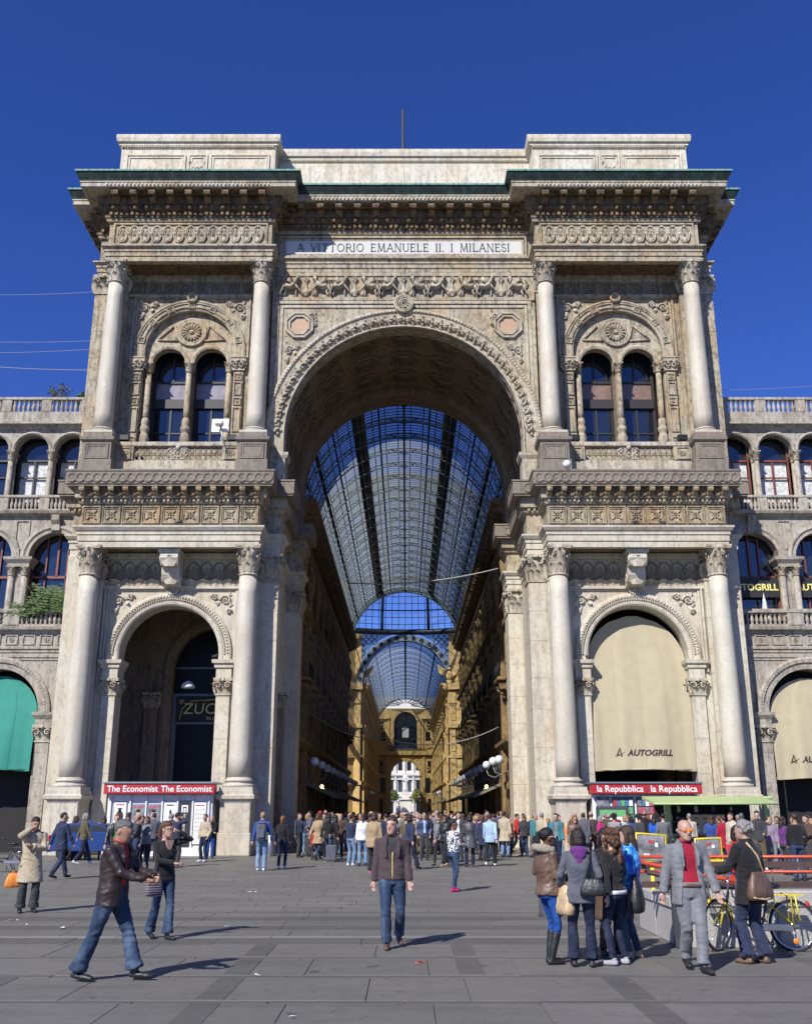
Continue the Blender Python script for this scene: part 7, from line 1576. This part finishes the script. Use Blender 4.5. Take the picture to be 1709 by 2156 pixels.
# --- foreground
r, F = person('person in a dark brown leather jacket and flared jeans looking down at a phone', 222, 2066, 1.35, 1.78, False, dict(lf=(.1,-.27), rf=(-.1,.27), rl=.02, lh=(.06,-.42,1.13), rh=(-.08,-.4,1.1), head=(.05,.34), lean=.08, curl=.9, pole_l=(.5,.3,-1), pole_r=(-.5,.3,-1)), ('jacket',.8,.55), 'leather_umber', ('boot',), 'denim_blue', ('short','hair_saltpepper'), 'skin_tan', 'leather_black', shirtm='cloth_red', fine=True, bulk=1.13, extras=(collar('cloth_red'),))
held('mobile_phone', 'dark mobile phone held by the person in the leather jacket', 'phone', r, (0,-.47,1.17), G().cbox(-.028,.028,-.06,.06,-.008,.008,.004), 'black_paint')
r, F = person('person in a black cardigan and flared jeans, hand raised to sunglasses, long brown hair', 335, 1978, .75, 1.72, True, dict(lf=(.05,-.14), rf=(-.07,.2), rl=.03, lh=(.13,-.16,1.6), pole_l=(1,-.2,-.5), rh=(.0,-.3,1.13), pole_r=(-1,.2,-.6), head=(.5,0)), ('shirt',.86), 'cloth_black', ('boot',), 'denim_blue', ('back','hair_chestnut'), 'skin_fair', 'leather_black', fine=True, extras=(glasses(), belt('leather_grey'), lambda r, F: ob('neckline', G().prism([(-.07,1.47),(.07,1.47),(0,1.25)], -.147, -.1, 'y'), 'skin_fair', r)))
held('shoulder_bag', 'striped woven shoulder bag on the hip of the person in the black cardigan', 'bag', r, (-.2,-.1,.98), bag_geo(.3,.34,.09), 'stripe_lilac', (('strap', G().tube([(.0,0,0),(.1,.03,.25),(.27,.08,.5)], .012, 6), 'leather_black'),))
r, F = person('person in a plum zip jacket and faded jeans walking towards the square, hair cropped', 824, 1997, .08, 1.8, False, dict(lf=(.12,.22), ll=.06, rf=(-.07,-.1), lh=(.25,-.06,.86), rh=(-.25,-.0,.84), head=(-.45,.04), curl=.8), ('jacket',.9,.22), 'cloth_plum', ('straight',), 'denim_blue', ('short','hair_brown'), 'skin_fair', 'leather_brown', shirtm='cloth_charcoal', fine=True, extras=(lambda r, F: (ob('zip', G().tube([tuple(F.tx(V3((0,-y_,z)))) for z, y_ in ((.9,.147),(1.0,.143),(1.1,.14),(1.2,.146),(1.3,.148))], .005, 5), 'gold_letter', r), ob('neckline', G().prism([(-.05,1.49),(.05,1.49),(.012,1.3),(-.012,1.3)], -.152, -.1, 'y'), 'skin_fair', r), ob('pocket', G().cbox(.06,.14,-.155,-.13,1.24,1.25,.003), 'plum_dark', r)) if False else ob('zip', G().tube([tuple(F.tx(V3((0,-y_,z)))) for z, y_ in ((.91,.142),(1.0,.139),(1.1,.136),(1.2,.141),(1.27,.142))], .006, 5), 'gold_letter', r), collar('cloth_plum')))
r, F = person('bald person in a light grey suit, crimson polo shirt and tinted glasses striding forward', 1463, 2045, .12, 1.77, False, dict(lf=(.03,-.2), rf=(-.02,.2), rl=.05, lh=(.31,-.1,.86), rh=(-.3,.06,.85), head=(.0,.06), curl=.7), ('suit',.76,1.25), 'suit_grey', ('straight',), 'suit_grey', ('bald','hair_grey'), 'skin_fair', 'leather_black', shirtm='cloth_crimson', fine=True, bulk=1.06, extras=(glasses('orange_plastic'), belt('leather_brown'), collar('cloth_crimson')))
r, F = person('person in a fur-trimmed dark hooded vest, blue leggings and black boots, hair in a ponytail', 1160, 2030, 1.95, 1.66, True, dict(lh=(.2,-.2,1.12), rh=(-.1,-.26,1.1), pole_l=(.6,1,-.3), lf=(.09,-.03), rf=(-.09,.04)), ('puffer',.88), 'leather_brown', ('legging',), 'denim_royal', ('pony','hair_black'), 'skin_brown', 'leather_black', 'boots', fine=True, extras=(glasses('white_paint'), lambda r, F: (cm_('fur','cream'), ob('fur_trim', remesh(G().tube([tuple(F.tx(V3((.16*cos(a), .03+.13*sin(a), 1.47+.03*sin(a))))) for a in frange(-.1*pi, 1.1*pi, 14)], .055, 10), .012, 0, .012, 40), 'fur_cream', r))[1]))
held('handbag', 'large tan leather handbag on the arm of the person with the fur-trimmed hood', 'handbag', r, (-.2,-.1,1.02), bag_geo(.5,.38,.16), 'leather_tan', (('handle', G().tube([(-.1,0,-.05),(-.08,0,.12),(.0,0,.17),(.08,0,.12),(.1,0,-.05)], .014, 7), 'leather_tan'),))
r, F = person('person in a slate grey belted jacket with purple hood, seen from behind, dark bobbed hair', 1229, 2037, pi-.1, 1.66, True, dict(lh=(.26,-.16,1.0), rh=(-.22,-.2,1.05), lf=(.12,0), rf=(-.11,.02)), ('jacket',.8), 'cloth_slate', ('boot',), 'denim_dark', ('medium','hair_dark'), 'skin_fair', 'leather_black', fine=True, extras=(lambda r, F: (cm_('cloth','purple'), ob('hood', remesh(G().ball((0,.1,1.475), .1, 14, 10, sx=1.3, sy=.62, sz=.6).ball((0,.13,1.42), .075, 10, 8, sx=1.2, sy=.45, sz=.9).ball((0,.135,1.345), .045, 10, 8, sx=1.0, sy=.4, sz=1.2), .012, 2), 'cloth_purple', r))[1], belt('cloth_slate', 1.06)))
held('shoulder_bag', 'black studded shoulder bag on the back of the person with the purple hood', 'bag', r, (-.16,.17,1.12), bag_geo(.36,.22,.12), 'leather_black', (('strap', G().tube([(.1,0,-.05),(.04,-.02,.2),(-.0,-.1,.36)], .012, 6), 'leather_black'),)+tuple(('stud', G().ball((-.12+.035*(i % 8), .062, -.08-.05*(i//8)), .008, 6, 4), 'chrome') for i in range(16)))
r, F = person('person in a fitted black top and dark jeans with long curly auburn hair, silver trainers', 1302, 2033, -2.35, 1.66, True, dict(lh=(.26,.06,.86), rh=(-.2,-.24,1.08), lf=(.1,0), rf=(-.12,.04), lean=.03), ('shirt',.93), 'cloth_black', ('slim',), 'denim_dark', ('curly','hair_chestnut'), 'skin_fair', 'cloth_silver', fine=True, extras=(lambda r, F: (lambda g: (F.torso(g, .016, .9, .95), ob('undershirt', g, 'cloth_white' if 'cloth_white' in MATS else cm_('cloth','white'), r))[1])(G()),))
r, F = person('person in a shiny bright blue padded jacket and light jeans with long straight brown hair', 1336, 2019, -1.9, 1.68, True, dict(lh=(.2,-.16,1.0), rh=(-.2,-.22,1.05), lf=(.08,-.06), rf=(-.1,.05)), ('puffer',.9), 'shiny_royal', ('slim',), 'denim_blue', ('long','hair_brown'), 'skin_fair', 'leather_tan', 'heels', fine=True)
held('shoulder_bag', 'big glossy black bag hanging between the blue padded jacket and the railing', 'bag', r, (.24,.1,1.08), bag_geo(.44,.46,.2), 'leather_black', (('strap', G().tube([(-.1,0,-.05),(-.08,-.02,.2),(-.04,-.06,.34)], .013, 6), 'leather_black'),))
r, F = person('person in a brown skirt and black boots standing beyond the curly haired one', 1285, 2010, .3, 1.64, True, STAND, ('jacket',.85), 'cloth_black', ('skirt',), 'cloth_brown', ('long','hair_black'), 'skin_fair', 'leather_black', 'boots')
r, F = person('person all in black with wiry grey hair, balding, holding a bicycle by the parapet', 1592, 2030, -2.55, 1.76, False, dict(lh=(.2,-.34,1.12), rh=(-.2,-.2,1.0), head=(.2,0), lf=(.11,-.02), rf=(-.12,.06)), ('coat',.72), 'cloth_black', ('wide',), 'cloth_navy', ('frizz','hair_grey'), 'skin_fair', 'leather_brown', fine=True)
held('shoulder_bag', 'brown shoulder bag with pale leather straps on the person all in black', 'bag', r, (.05,.2,1.12), bag_geo(.44,.34,.16), 'leather_brown', (('strap', G().tube([(-.12,.0,-.05),(-.06,-.04,.2),(.06,-.1,.36)], .016, 6), 'leather_tan'), ('trim', G().tube([(-.2,.05,-.3),(0,.09,-.33),(.2,.05,-.3)], .014, 6), 'leather_tan')))
r, F = person('person in a red jacket with hand raised, half hidden behind the one all in black', 1572, 1985, .4, 1.66, True, dict(rh=(-.14,-.2,1.48), pole_r=(-1,0,-.8), lh=(.2,-.2,1.05)), ('jacket',.86), 'cloth_red', ('slim',), 'cloth_black', ('medium','hair_dark'), 'skin_fair', 'leather_black', fine=True)
held('document_bag', 'reddish brown leather case hanging by the yellow bicycle', 'bag', r, (.42,-.25,.88), bag_geo(.14,.42,.3), 'leather_brown', (('strap', G().tube([(0,0,-.05),(0,0,.2)], .012, 6), 'leather_brown'),))
r, F = person('person in a beige trench coat and dark trousers, hand to face, on the phone', 55, 1922, .5, 1.76, False, dict(rh=(-.1,-.17,1.52), pole_r=(-1,-.3,-.7), lh=(-.04,-.24,1.22), pole_l=(.6,-.2,-1), head=(.1,.3), lf=(.12,.0), rf=(-.12,.04), lean=.06), ('coat',.55), 'cloth_beige', ('wide',), 'cloth_charcoal', ('short','hair_dark'), 'skin_tan', 'leather_black', fine=True)
held('briefcase', 'small orange-brown leather case held below the trench coat', 'case', r, (-.3,.0,.72), bag_geo(.3,.26,.08), 'leather_orange', (('handle', G().tube([(-.06,0,-.03),(0,0,.05),(.06,0,-.03)], .01, 6), 'leather_orange'),))
r, F = person('person with a black and white patterned top, jeans and purple high heels', 955, 1878, 2.2, 1.68, True, dict(lh=(.2,-.3,1.1), rh=(-.08,-.32,1.1), lf=(.1,-.12), rf=(-.08,.1), head=(-.6,.0)), ('shirt',.95), 'print_white', ('slim',), 'denim_blue', ('back','hair_black'), 'skin_brown', 'shiny_purple' if False else 'cloth_magenta', 'heels', fine=True)
r, F = person('person in a navy suit striding away past the blue car', 122, 1852, 2.5, 1.82, False, dict(WALK, head=(-.4,0)), ('suit',.76), 'suit_navy', ('straight',), 'suit_navy', ('crop','hair_dark'), 'skin_fair', 'leather_black', fine=True)
r, F = person('grey-haired person in an olive jacket and jeans walking past the blue car', 172, 1822, 2.1, 1.78, False, WALK, ('jacket',.84), 'cloth_olive', ('straight',), 'denim_dark', ('medium','hair_grey'), 'skin_fair', 'cloth_white', fine=True)
r, F = person('person with a blue top, light jeans and a grey hiking backpack, seen from behind', 549, 1834, pi, 1.82, False, dict(lf=(.12,-.1), rf=(-.1,.1), lh=(.3,0,.85), rh=(-.32,-.04,.86)), ('jacket',.88), 'cloth_blue', ('straight',), 'denim_light', ('crop','hair_blond'), 'skin_fair', 'cloth_white', fine=True)
held('backpack', 'grey and purple hiking backpack worn by the person in light jeans', 'backpack', r, (0,.2,1.2), G().cbox(-.15,.15,-.09,.1,-.3,.2,.05).cbox(-.12,.12,.09,.15,-.22,.02,.03).cbox(-.13,.13,-.08,.1,.19,.27,.04), 'cloth_slate', (('strap', G().tube([(-.1,-.1,.18),(-.11,-.2,.26),(-.11,-.33,.16)], .018, 6), 'cloth_black'), ('strap', G().tube([(.1,-.1,.18),(.11,-.2,.26),(.11,-.33,.16)], .018, 6), 'cloth_black'), ('side_pocket', G().cbox(-.2,-.15,-.06,.06,-.28,-.05,.02), 'cloth_grey')))
r, F = person('person in a short black jacket and dark jeans seen from behind, ginger hair tied back', 592, 1830, pi-.2, 1.7, True, dict(lh=(.24,.0,.9), rh=(-.24,-.1,.92)), ('jacket',.98), 'cloth_black', ('slim',), 'denim_dark', ('back','hair_ginger'), 'skin_fair', 'cloth_white', fine=True)
r, F = person('person in a pale blue jacket and black trousers walking away to the passage', 1033, 1825, 2.8, 1.76, False, WALK2, ('jacket',.8), 'cloth_sky', ('straight',), 'cloth_black', ('short','hair_brown'), 'skin_fair', 'cloth_white', fine=True)
def mid(lb, xd, yd, rz, H, fem, ps, tp, tm, bt, bm, hr, sk='skin_fair', sh='leather_black', shirt=None, foot='shoes', ex=()): return person(lb, xd, yd, rz, H, fem, POSES[ps], tp, tm, (bt,), bm, hr, sk, sh, foot, shirt, False, ex, ptag=ps)
POSES = dict(walk=WALK, walk2=WALK2, stand=STAND, talk=TALK, fold=FOLD, phone=PHONE, pocket=POCKET, turn=TURN)
J, Ct, Sh, Su = ('jacket',.84), ('coat',.62), ('shirt',.9), ('suit',.78,1.0)
for row in [
 ('bearded person in a black leather jacket over a green striped jumper', 236, 1852, .3, 1.78, False, 'walk', ('jacket',.8,1.0), 'leather_black', 'straight', 'cloth_charcoal', ('crop','hair_ginger'), 'skin_fair', 'leather_black', 'stripe_green'),
 ('bald person in a charcoal jumper and jeans by the blue car', 283, 1834, -1.3, 1.76, False, 'talk', Sh, 'cloth_charcoal', 'straight', 'denim_blue', ('bald','hair_dark'), 'skin_tan'),
 ('person in a grey hooded jacket with sunglasses by the blue car', 303, 1832, -.5, 1.68, True, 'talk', J, 'cloth_grey', 'slim', 'denim_dark', ('back','hair_chestnut'), 'skin_fair', 'leather_black', None, 'shoes', (glasses(),)),
 ('person in a navy jumper and trousers facing the poster panels', 367, 1826, 2.4, 1.8, False, 'phone', Sh, 'cloth_navy', 'straight', 'cloth_charcoal', ('short','hair_dark'), 'skin_fair'),
 ('person in a beige jumper over a red shirt beside the poster kiosk', 428, 1815, -.5, 1.74, False, 'pocket', Sh, 'cloth_beige', 'straight', 'denim_dark', ('crop','hair_dark'), 'skin_tan', 'cloth_white'),
 ('person in black with a white collar behind the one in the beige jumper', 441, 1808, .4, 1.66, False, 'fold', J, 'cloth_black', 'straight', 'denim_royal', ('bald','hair_brown'), 'skin_fair'),
 ('person in a white hooded coat at the edge of the green-awning arcade', 6, 1790, 2.6, 1.74, False, 'walk', J, 'cloth_white', 'straight', 'denim_blue', ('short','hair_brown')),
 ('blond person in a black coat before the green-awning arcade', 34, 1788, 1.4, 1.68, True, 'stand', J, 'cloth_black', 'slim', 'cloth_black', ('pony','hair_blond')),
 ('person in a grey patterned top behind the trench coat', 72, 1796, .8, 1.76, False, 'talk', J, 'print_white', 'straight', 'denim_dark', ('short','hair_dark')),
 ('person in a dark jacket with long brown hair behind the trench coat', 88, 1792, -.6, 1.7, True, 'stand', J, 'cloth_slate', 'slim', 'cloth_black', ('long','hair_brown')),
 ('person in a dark suit and pale blue shirt at the passage jamb', 627, 1806, 1.1, 1.78, False, 'talk', Su, 'suit_charcoal', 'straight', 'suit_charcoal', ('short','hair_dark'), 'skin_fair', 'leather_black', 'cloth_sky'),
 ('tall person in a charcoal suit facing another suited person at the jamb', 650, 1803, -1.2, 1.84, False, 'talk', ('suit',.78), 'suit_slate', 'straight', 'suit_charcoal', ('short','hair_black'), 'skin_tan'),
 ('person in a beige overcoat with an orange bag', 668, 1812, 2.6, 1.76, True, 'walk', Ct, 'cloth_tan', 'slim', 'denim_blue', ('medium','hair_chestnut')),
 ('child in a red and white striped top', 660, 1812, 2.9, 1.15, False, 'stand', Sh, 'stripe_red', 'straight', 'cloth_charcoal', ('crop','hair_dark')),
 ('person in a grey coat wearing a red cap', 672, 1794, .2, 1.84, False, 'stand', J, 'cloth_charcoal', 'straight', 'denim_dark', ('cap','hat_red')),
 ('person in a black jacket pulling a grey suitcase', 690, 1815, 2.9, 1.72, True, 'walk', J, 'cloth_black', 'slim', 'denim_blue', ('long','hair_black')),
 ('person in a black jumper with a lime scarf', 704, 1812, 2.2, 1.7, True, 'turn', Sh, 'cloth_black', 'slim', 'cloth_black', ('long','hair_dark')),
 ('person in a navy jumper and light jeans, arms folded', 738, 1823, 2.5, 1.74, False, 'fold', Sh, 'cloth_navy', 'straight', 'denim_light', ('crop','hair_dark'), 'skin_tan', 'cloth_white'),
 ('person in a white jacket and light jeans seen from behind', 763, 1825, pi, 1.76, True, 'stand', ('jacket',.86), 'cloth_white', 'straight', 'denim_light', ('back','hair_brown')),
 ('person in a taupe belted coat and black trousers seen from behind', 787, 1840, 2.9, 1.82, True, 'stand', ('coat',.74), 'cloth_tan', 'wide', 'cloth_black', ('medium','hair_brown'), 'skin_fair', 'cloth_pink'),
 ('person in navy with a white handbag behind the plum jacket man', 863, 1832, 2.4, 1.74, True, 'walk2', J, 'cloth_navy', 'boot', 'denim_dark', ('medium','hair_dark')),
 ('person in a navy quilted vest with shirt and tie, hands in pockets', 893, 1812, .1, 1.78, False, 'pocket', ('jacket',.84,.4), 'leather_navy', 'straight', 'suit_charcoal', ('short','hair_grey'), 'skin_tan', 'leather_black', 'cloth_sky'),
 ('person in a dark suit stepping forward beside the quilted vest', 878, 1804, .4, 1.8, False, 'walk', Su, 'suit_slate', 'straight', 'suit_charcoal', ('short','hair_grey')),
 ('person in a black leather jacket with sunglasses and long dark hair', 938, 1826, -.6, 1.72, True, 'walk', J, 'leather_black', 'boot', 'cloth_black', ('long','hair_black'), 'skin_tan', 'leather_tan', None, 'shoes', (glasses(),)),
 ('person in a grey top with a navy shoulder bag', 925, 1824, -.4, 1.68, True, 'walk2', Sh, 'cloth_grey', 'slim', 'cloth_black', ('back','hair_chestnut'), 'skin_fair', 'leather_black', None, 'shoes', (glasses(),)),
 ('person in a black suit and tie looking to the side', 968, 1815, -.7, 1.82, False, 'stand', Su, 'suit_charcoal', 'straight', 'suit_charcoal', ('short','hair_black')),
 ('person in a long black leather coat with a brown satchel, seen from behind', 990, 1826, pi, 1.74, True, 'talk', ('coat',.62), 'leather_charcoal', 'straight', 'denim_dark', ('medium','hair_dark')),
 ('person in a cream coat beside the pale blue jacket', 1014, 1812, 2.0, 1.7, True, 'talk', Ct, 'cloth_cream', 'slim', 'denim_blue', ('medium','hair_chestnut')),
 ('person in a purple scarf and jacket under the arch', 1008, 1800, -1.2, 1.72, True, 'talk', J, 'cloth_purple', 'slim', 'cloth_charcoal', ('medium','hair_ginger')),
 ('bald person in a yellow jacket with shirt and tie', 1055, 1795, .1, 1.82, False, 'stand', ('suit',.78,1.0), 'suit_yellow', 'straight', 'suit_grey', ('bald','hair_grey'), 'skin_fair', 'leather_brown', 'cloth_white'),
 ('person in a black coat holding a red bag, ginger hair', 1074, 1798, .9, 1.66, True, 'stand', J, 'cloth_charcoal', 'slim', 'cloth_black', ('medium','hair_ginger')),
 ('person in a red jacket and dark cap', 1090, 1796, 1.3, 1.72, False, 'walk', J, 'cloth_red', 'straight', 'cloth_slate', ('cap','hair_black'), 'skin_tan'),
 ('person in a black and white patterned shirt and jeans reading', 1104, 1803, -.8, 1.74, False, 'talk', Sh, 'print_silver', 'straight', 'denim_dark', ('short','hair_black'), 'skin_fair', 'cloth_white'),
 ('person with a brown beret-like cap in an ochre jacket', 1040, 1793, -.3, 1.68, True, 'stand', J, 'cloth_orange', 'straight', 'cloth_brown', ('medium','hair_grey')),
 ('person in a long beige raincoat with a black bag seen from behind', 1143, 1808, 2.6, 1.78, False, 'walk2', ('coat',.52), 'cloth_beige', 'straight', 'cloth_charcoal', ('short','hair_grey')),
 ('person in a dark green hooded jacket and grey jumper', 1174, 1826, -.4, 1.78, False, 'stand', ('jacket',.82,.8), 'cloth_teal', 'straight', 'denim_dark', ('crop','hair_dark'), 'skin_fair', 'leather_black', 'cloth_grey'),
 ('person in a brown leather jacket with sunglasses before a column pedestal', 1214, 1836, .05, 1.72, True, 'stand', J, 'leather_brown', 'slim', 'cloth_charcoal', ('long','hair_ginger'), 'skin_fair', 'leather_black', None, 'shoes', (glasses('sunglass'),)),
 ('person in a bright pink coat by the magazine kiosk', 1268, 1812, 1.2, 1.66, True, 'stand', Ct, 'cloth_magenta', 'slim', 'cloth_black', ('medium','hair_grey')),
 ('person in a navy jacket by the green poster panel', 1278, 1808, 2.2, 1.76, False, 'stand', J, 'cloth_navy', 'straight', 'denim_dark', ('short','hair_grey')),
 ('curly-haired person in a striped top with a black backpack', 1298, 1826, 2.4, 1.78, False, 'stand', Sh, 'stripe_silver', 'straight', 'denim_dark', ('frizz','hair_black'), 'skin_tan'),
 ('blond person in a grey coat with fur collar and sunglasses', 1322, 1818, .9, 1.7, True, 'talk', J, 'cloth_silver', 'slim', 'cloth_charcoal', ('medium','hair_blond'), 'skin_fair', 'leather_black', None, 'shoes', (glasses(),)),
 ('curly-haired person in a charcoal jumper beside the yellow framed board', 1352, 1830, 2.0, 1.78, False, 'stand', Sh, 'cloth_charcoal', 'straight', 'denim_dark', ('frizz','hair_dark'), 'skin_tan'),
 ('person in a royal blue jumper reaching toward the stall', 1383, 1820, 2.6, 1.72, True, 'talk', Sh, 'cloth_royal', 'straight', 'denim_royal', ('long','hair_dark')),
 ('tall person in a black jumper before the magazine racks', 1362, 1806, pi, 1.84, False, 'stand', J, 'cloth_black', 'straight', 'cloth_charcoal', ('bald','hair_dark'), 'skin_tan'),
 ('person in a grey striped jumper walking toward the stall', 1402, 1822, 2.8, 1.76, False, 'walk', Sh, 'stripe_grey', 'straight', 'cloth_charcoal', ('crop','hair_black')),
 ('person in white seen from behind at the stall counter', 1458, 1818, pi, 1.76, False, 'stand', Sh, 'cloth_cream', 'straight', 'denim_dark', ('crop','hair_grey')),
 ('person in a beige jacket and beige trousers at the end of the stall', 1548, 1832, -1.1, 1.8, False, 'stand', J, 'cloth_cream', 'straight', 'cloth_beige', ('short','hair_brown')),
 ('person in a black jacket with back to the stall queue', 1570, 1826, 2.7, 1.78, False, 'stand', J, 'cloth_black', 'straight', 'denim_dark', ('short','hair_saltpepper')),
 ('person in a black shirt and khaki trousers with outstretched hand', 1604, 1832, -.3, 1.86, False, 'talk', J, 'cloth_charcoal', 'straight', 'cloth_olive', ('short','hair_black'), 'skin_fair', 'cloth_white'),
 ('blond person in a lilac jumper, hand to mouth', 1630, 1830, -.6, 1.66, True, 'phone', Sh, 'cloth_lilac', 'boot', 'cloth_grey', ('back','hair_blond')),
 ('person in a plum top and dark trousers with long brown hair', 1658, 1843, 1.9, 1.7, True, 'fold', Sh, 'cloth_purple', 'boot', 'cloth_charcoal', ('long','hair_dark')),
 ('person in a black jumper and blue jeans seen from behind near the stall', 1686, 1856, pi+.1, 1.8, False, 'pocket', Sh, 'cloth_black', 'straight', 'denim_blue', ('crop','hair_brown'), 'skin_tan'),
 ('person in a brown jacket beside the one in black jumper and blue jeans', 1708, 1836, -1.2, 1.74, False, 'talk', J, 'cloth_brown', 'straight', 'cloth_charcoal', ('short','hair_dark')),
 ('dark-haired vendor in black inside the food stall', 1432, 1806, .3, 1.7, False, 'talk', Sh, 'cloth_black', 'straight', 'cloth_black', ('short','hair_black'))]: mid(*row)
# --- bags and luggage of the middle distance
sx, sy = gp(697, 1816)
su = root('suitcase', 'grey wheeled suitcase pulled along under the arch', 'suitcase', (sx, sy, 0)); ob('case', G().cbox(sx-.2, sx+.2, sy-.12, sy+.12, .06, .62, .04, T=None), 'cloth_slate', su); ob('handle', G().tube([(sx-.1,sy,.6),(sx-.08,sy,1.0),(sx+.08,sy,1.0),(sx+.1,sy,.6)], .012, 5), 'grey_metal', su)
for q in (-1, 1): ob('wheel', G().ball((sx+q*.15, sy, .04), .04, 8, 6, sx=.5), 'rubber', su)
# --- the dense crowd in the passage and gallery
rc = random.Random(21); used = set()
TC = ['black','charcoal','navy','blue','slate','grey','brown','tan','beige','olive','cream','white','teal','red','plum','purple','lilac','green','silver','crimson','orange','pink']
TW = [9,6,7,4,5,4,4,3,3,3,2,3,1,1,2,1,1,1,1,1,1,1]
KT = [('jacket','jacket',('jacket',.84)),('shirt','jumper',('shirt',.9)),('coat','coat',('coat',.62))]
BT = [('black trousers','cloth_black'),('dark jeans','denim_dark'),('blue jeans','denim_blue'),('grey trousers','cloth_slate'),('light jeans','denim_light'),('brown trousers','cloth_brown')]
HR = [('short','dark','hair_dark'),('short','brown','hair_brown'),('crop','grey','hair_grey'),('medium','dark','hair_dark'),('medium','blond','hair_blond'),('long','brown','hair_brown'),('back','chestnut','hair_chestnut'),('bald','grey','hair_saltpepper')]
spots = []
def free(x, y): return all((x-a)**2+(y-b)**2 > .2 for a, b in spots)
for band, n, ya, yb, xa, xb, place in ((0, 50, 44.3, 51, -5.0, 5.0, 'in crowd under the arch'), (1, 46, 51, 62, -5.0, 5.0, 'in crowd deeper in passage'), (2, 30, 62, 95, -4.6, 4.6, 'far inside the gallery'), (3, 12, 41.5, 44.6, 5.0, 8.8, 'by the bare column pedestal'), (4, 16, 37, 41, 8.6, 17.5, 'around the food stall'), (5, 9, 38, 43.5, -16.5, -9, 'near the poster newsstand'), (6, 10, 40, 44.3, -5, 5, 'at front of the arch crowd')):
    k = 0; tries = 0
    while k < n and tries < 3000:
        tries += 1; x, y = (rc.uniform(xa, xb), rc.uniform(ya, yb)) if not spots or rc.random() < .5 else (spots[-1][0]+rc.uniform(-.8,.8), spots[-1][1]+rc.uniform(-.7,.7))
        if not free(x, y) or not xa < x < xb or not ya < y < yb: continue
        spots.append((x, y)); k += 1
        for _ in range(200):
            fem = rc.random() < .45; col = rc.choices(TC, TW)[0]; kt = rc.choice(KT); bt = rc.choice(BT); hr = rc.choice([h for h in HR if (h[0] in ('medium','long','back')) == fem or h[0] == 'short' and not fem])
            lb = '%s %s, %s, %s %s, %s' % (col, kt[1], bt[0], hr[1], {'bald':'balding hair','crop':'cropped hair','back':'hair tied back','medium':'bobbed hair','long':'long hair','short':'short hair'}[hr[0]], place)
            if lb not in used: break
        used.add(lb); ps = rc.choice(['walk','walk2','stand','talk','pocket','turn'])
        person(lb, 0, 0, rc.choice([0, pi, pi, rc.uniform(-pi, pi)])+rc.uniform(-.5,.5), rc.gauss(1.66 if fem else 1.76, .05), fem, POSES[ps], kt[2], 'cloth_'+col, ('slim' if fem else 'straight',), bt[1], (hr[0], hr[2]), rc.choice(['skin_fair','skin_fair','skin_tan']), 'leather_black', pos=(x, y), group='crowd in the passage', ptag=ps, bulk=rc.uniform(.93,1.12))

bpy.data.scenes.remove(TMPS)
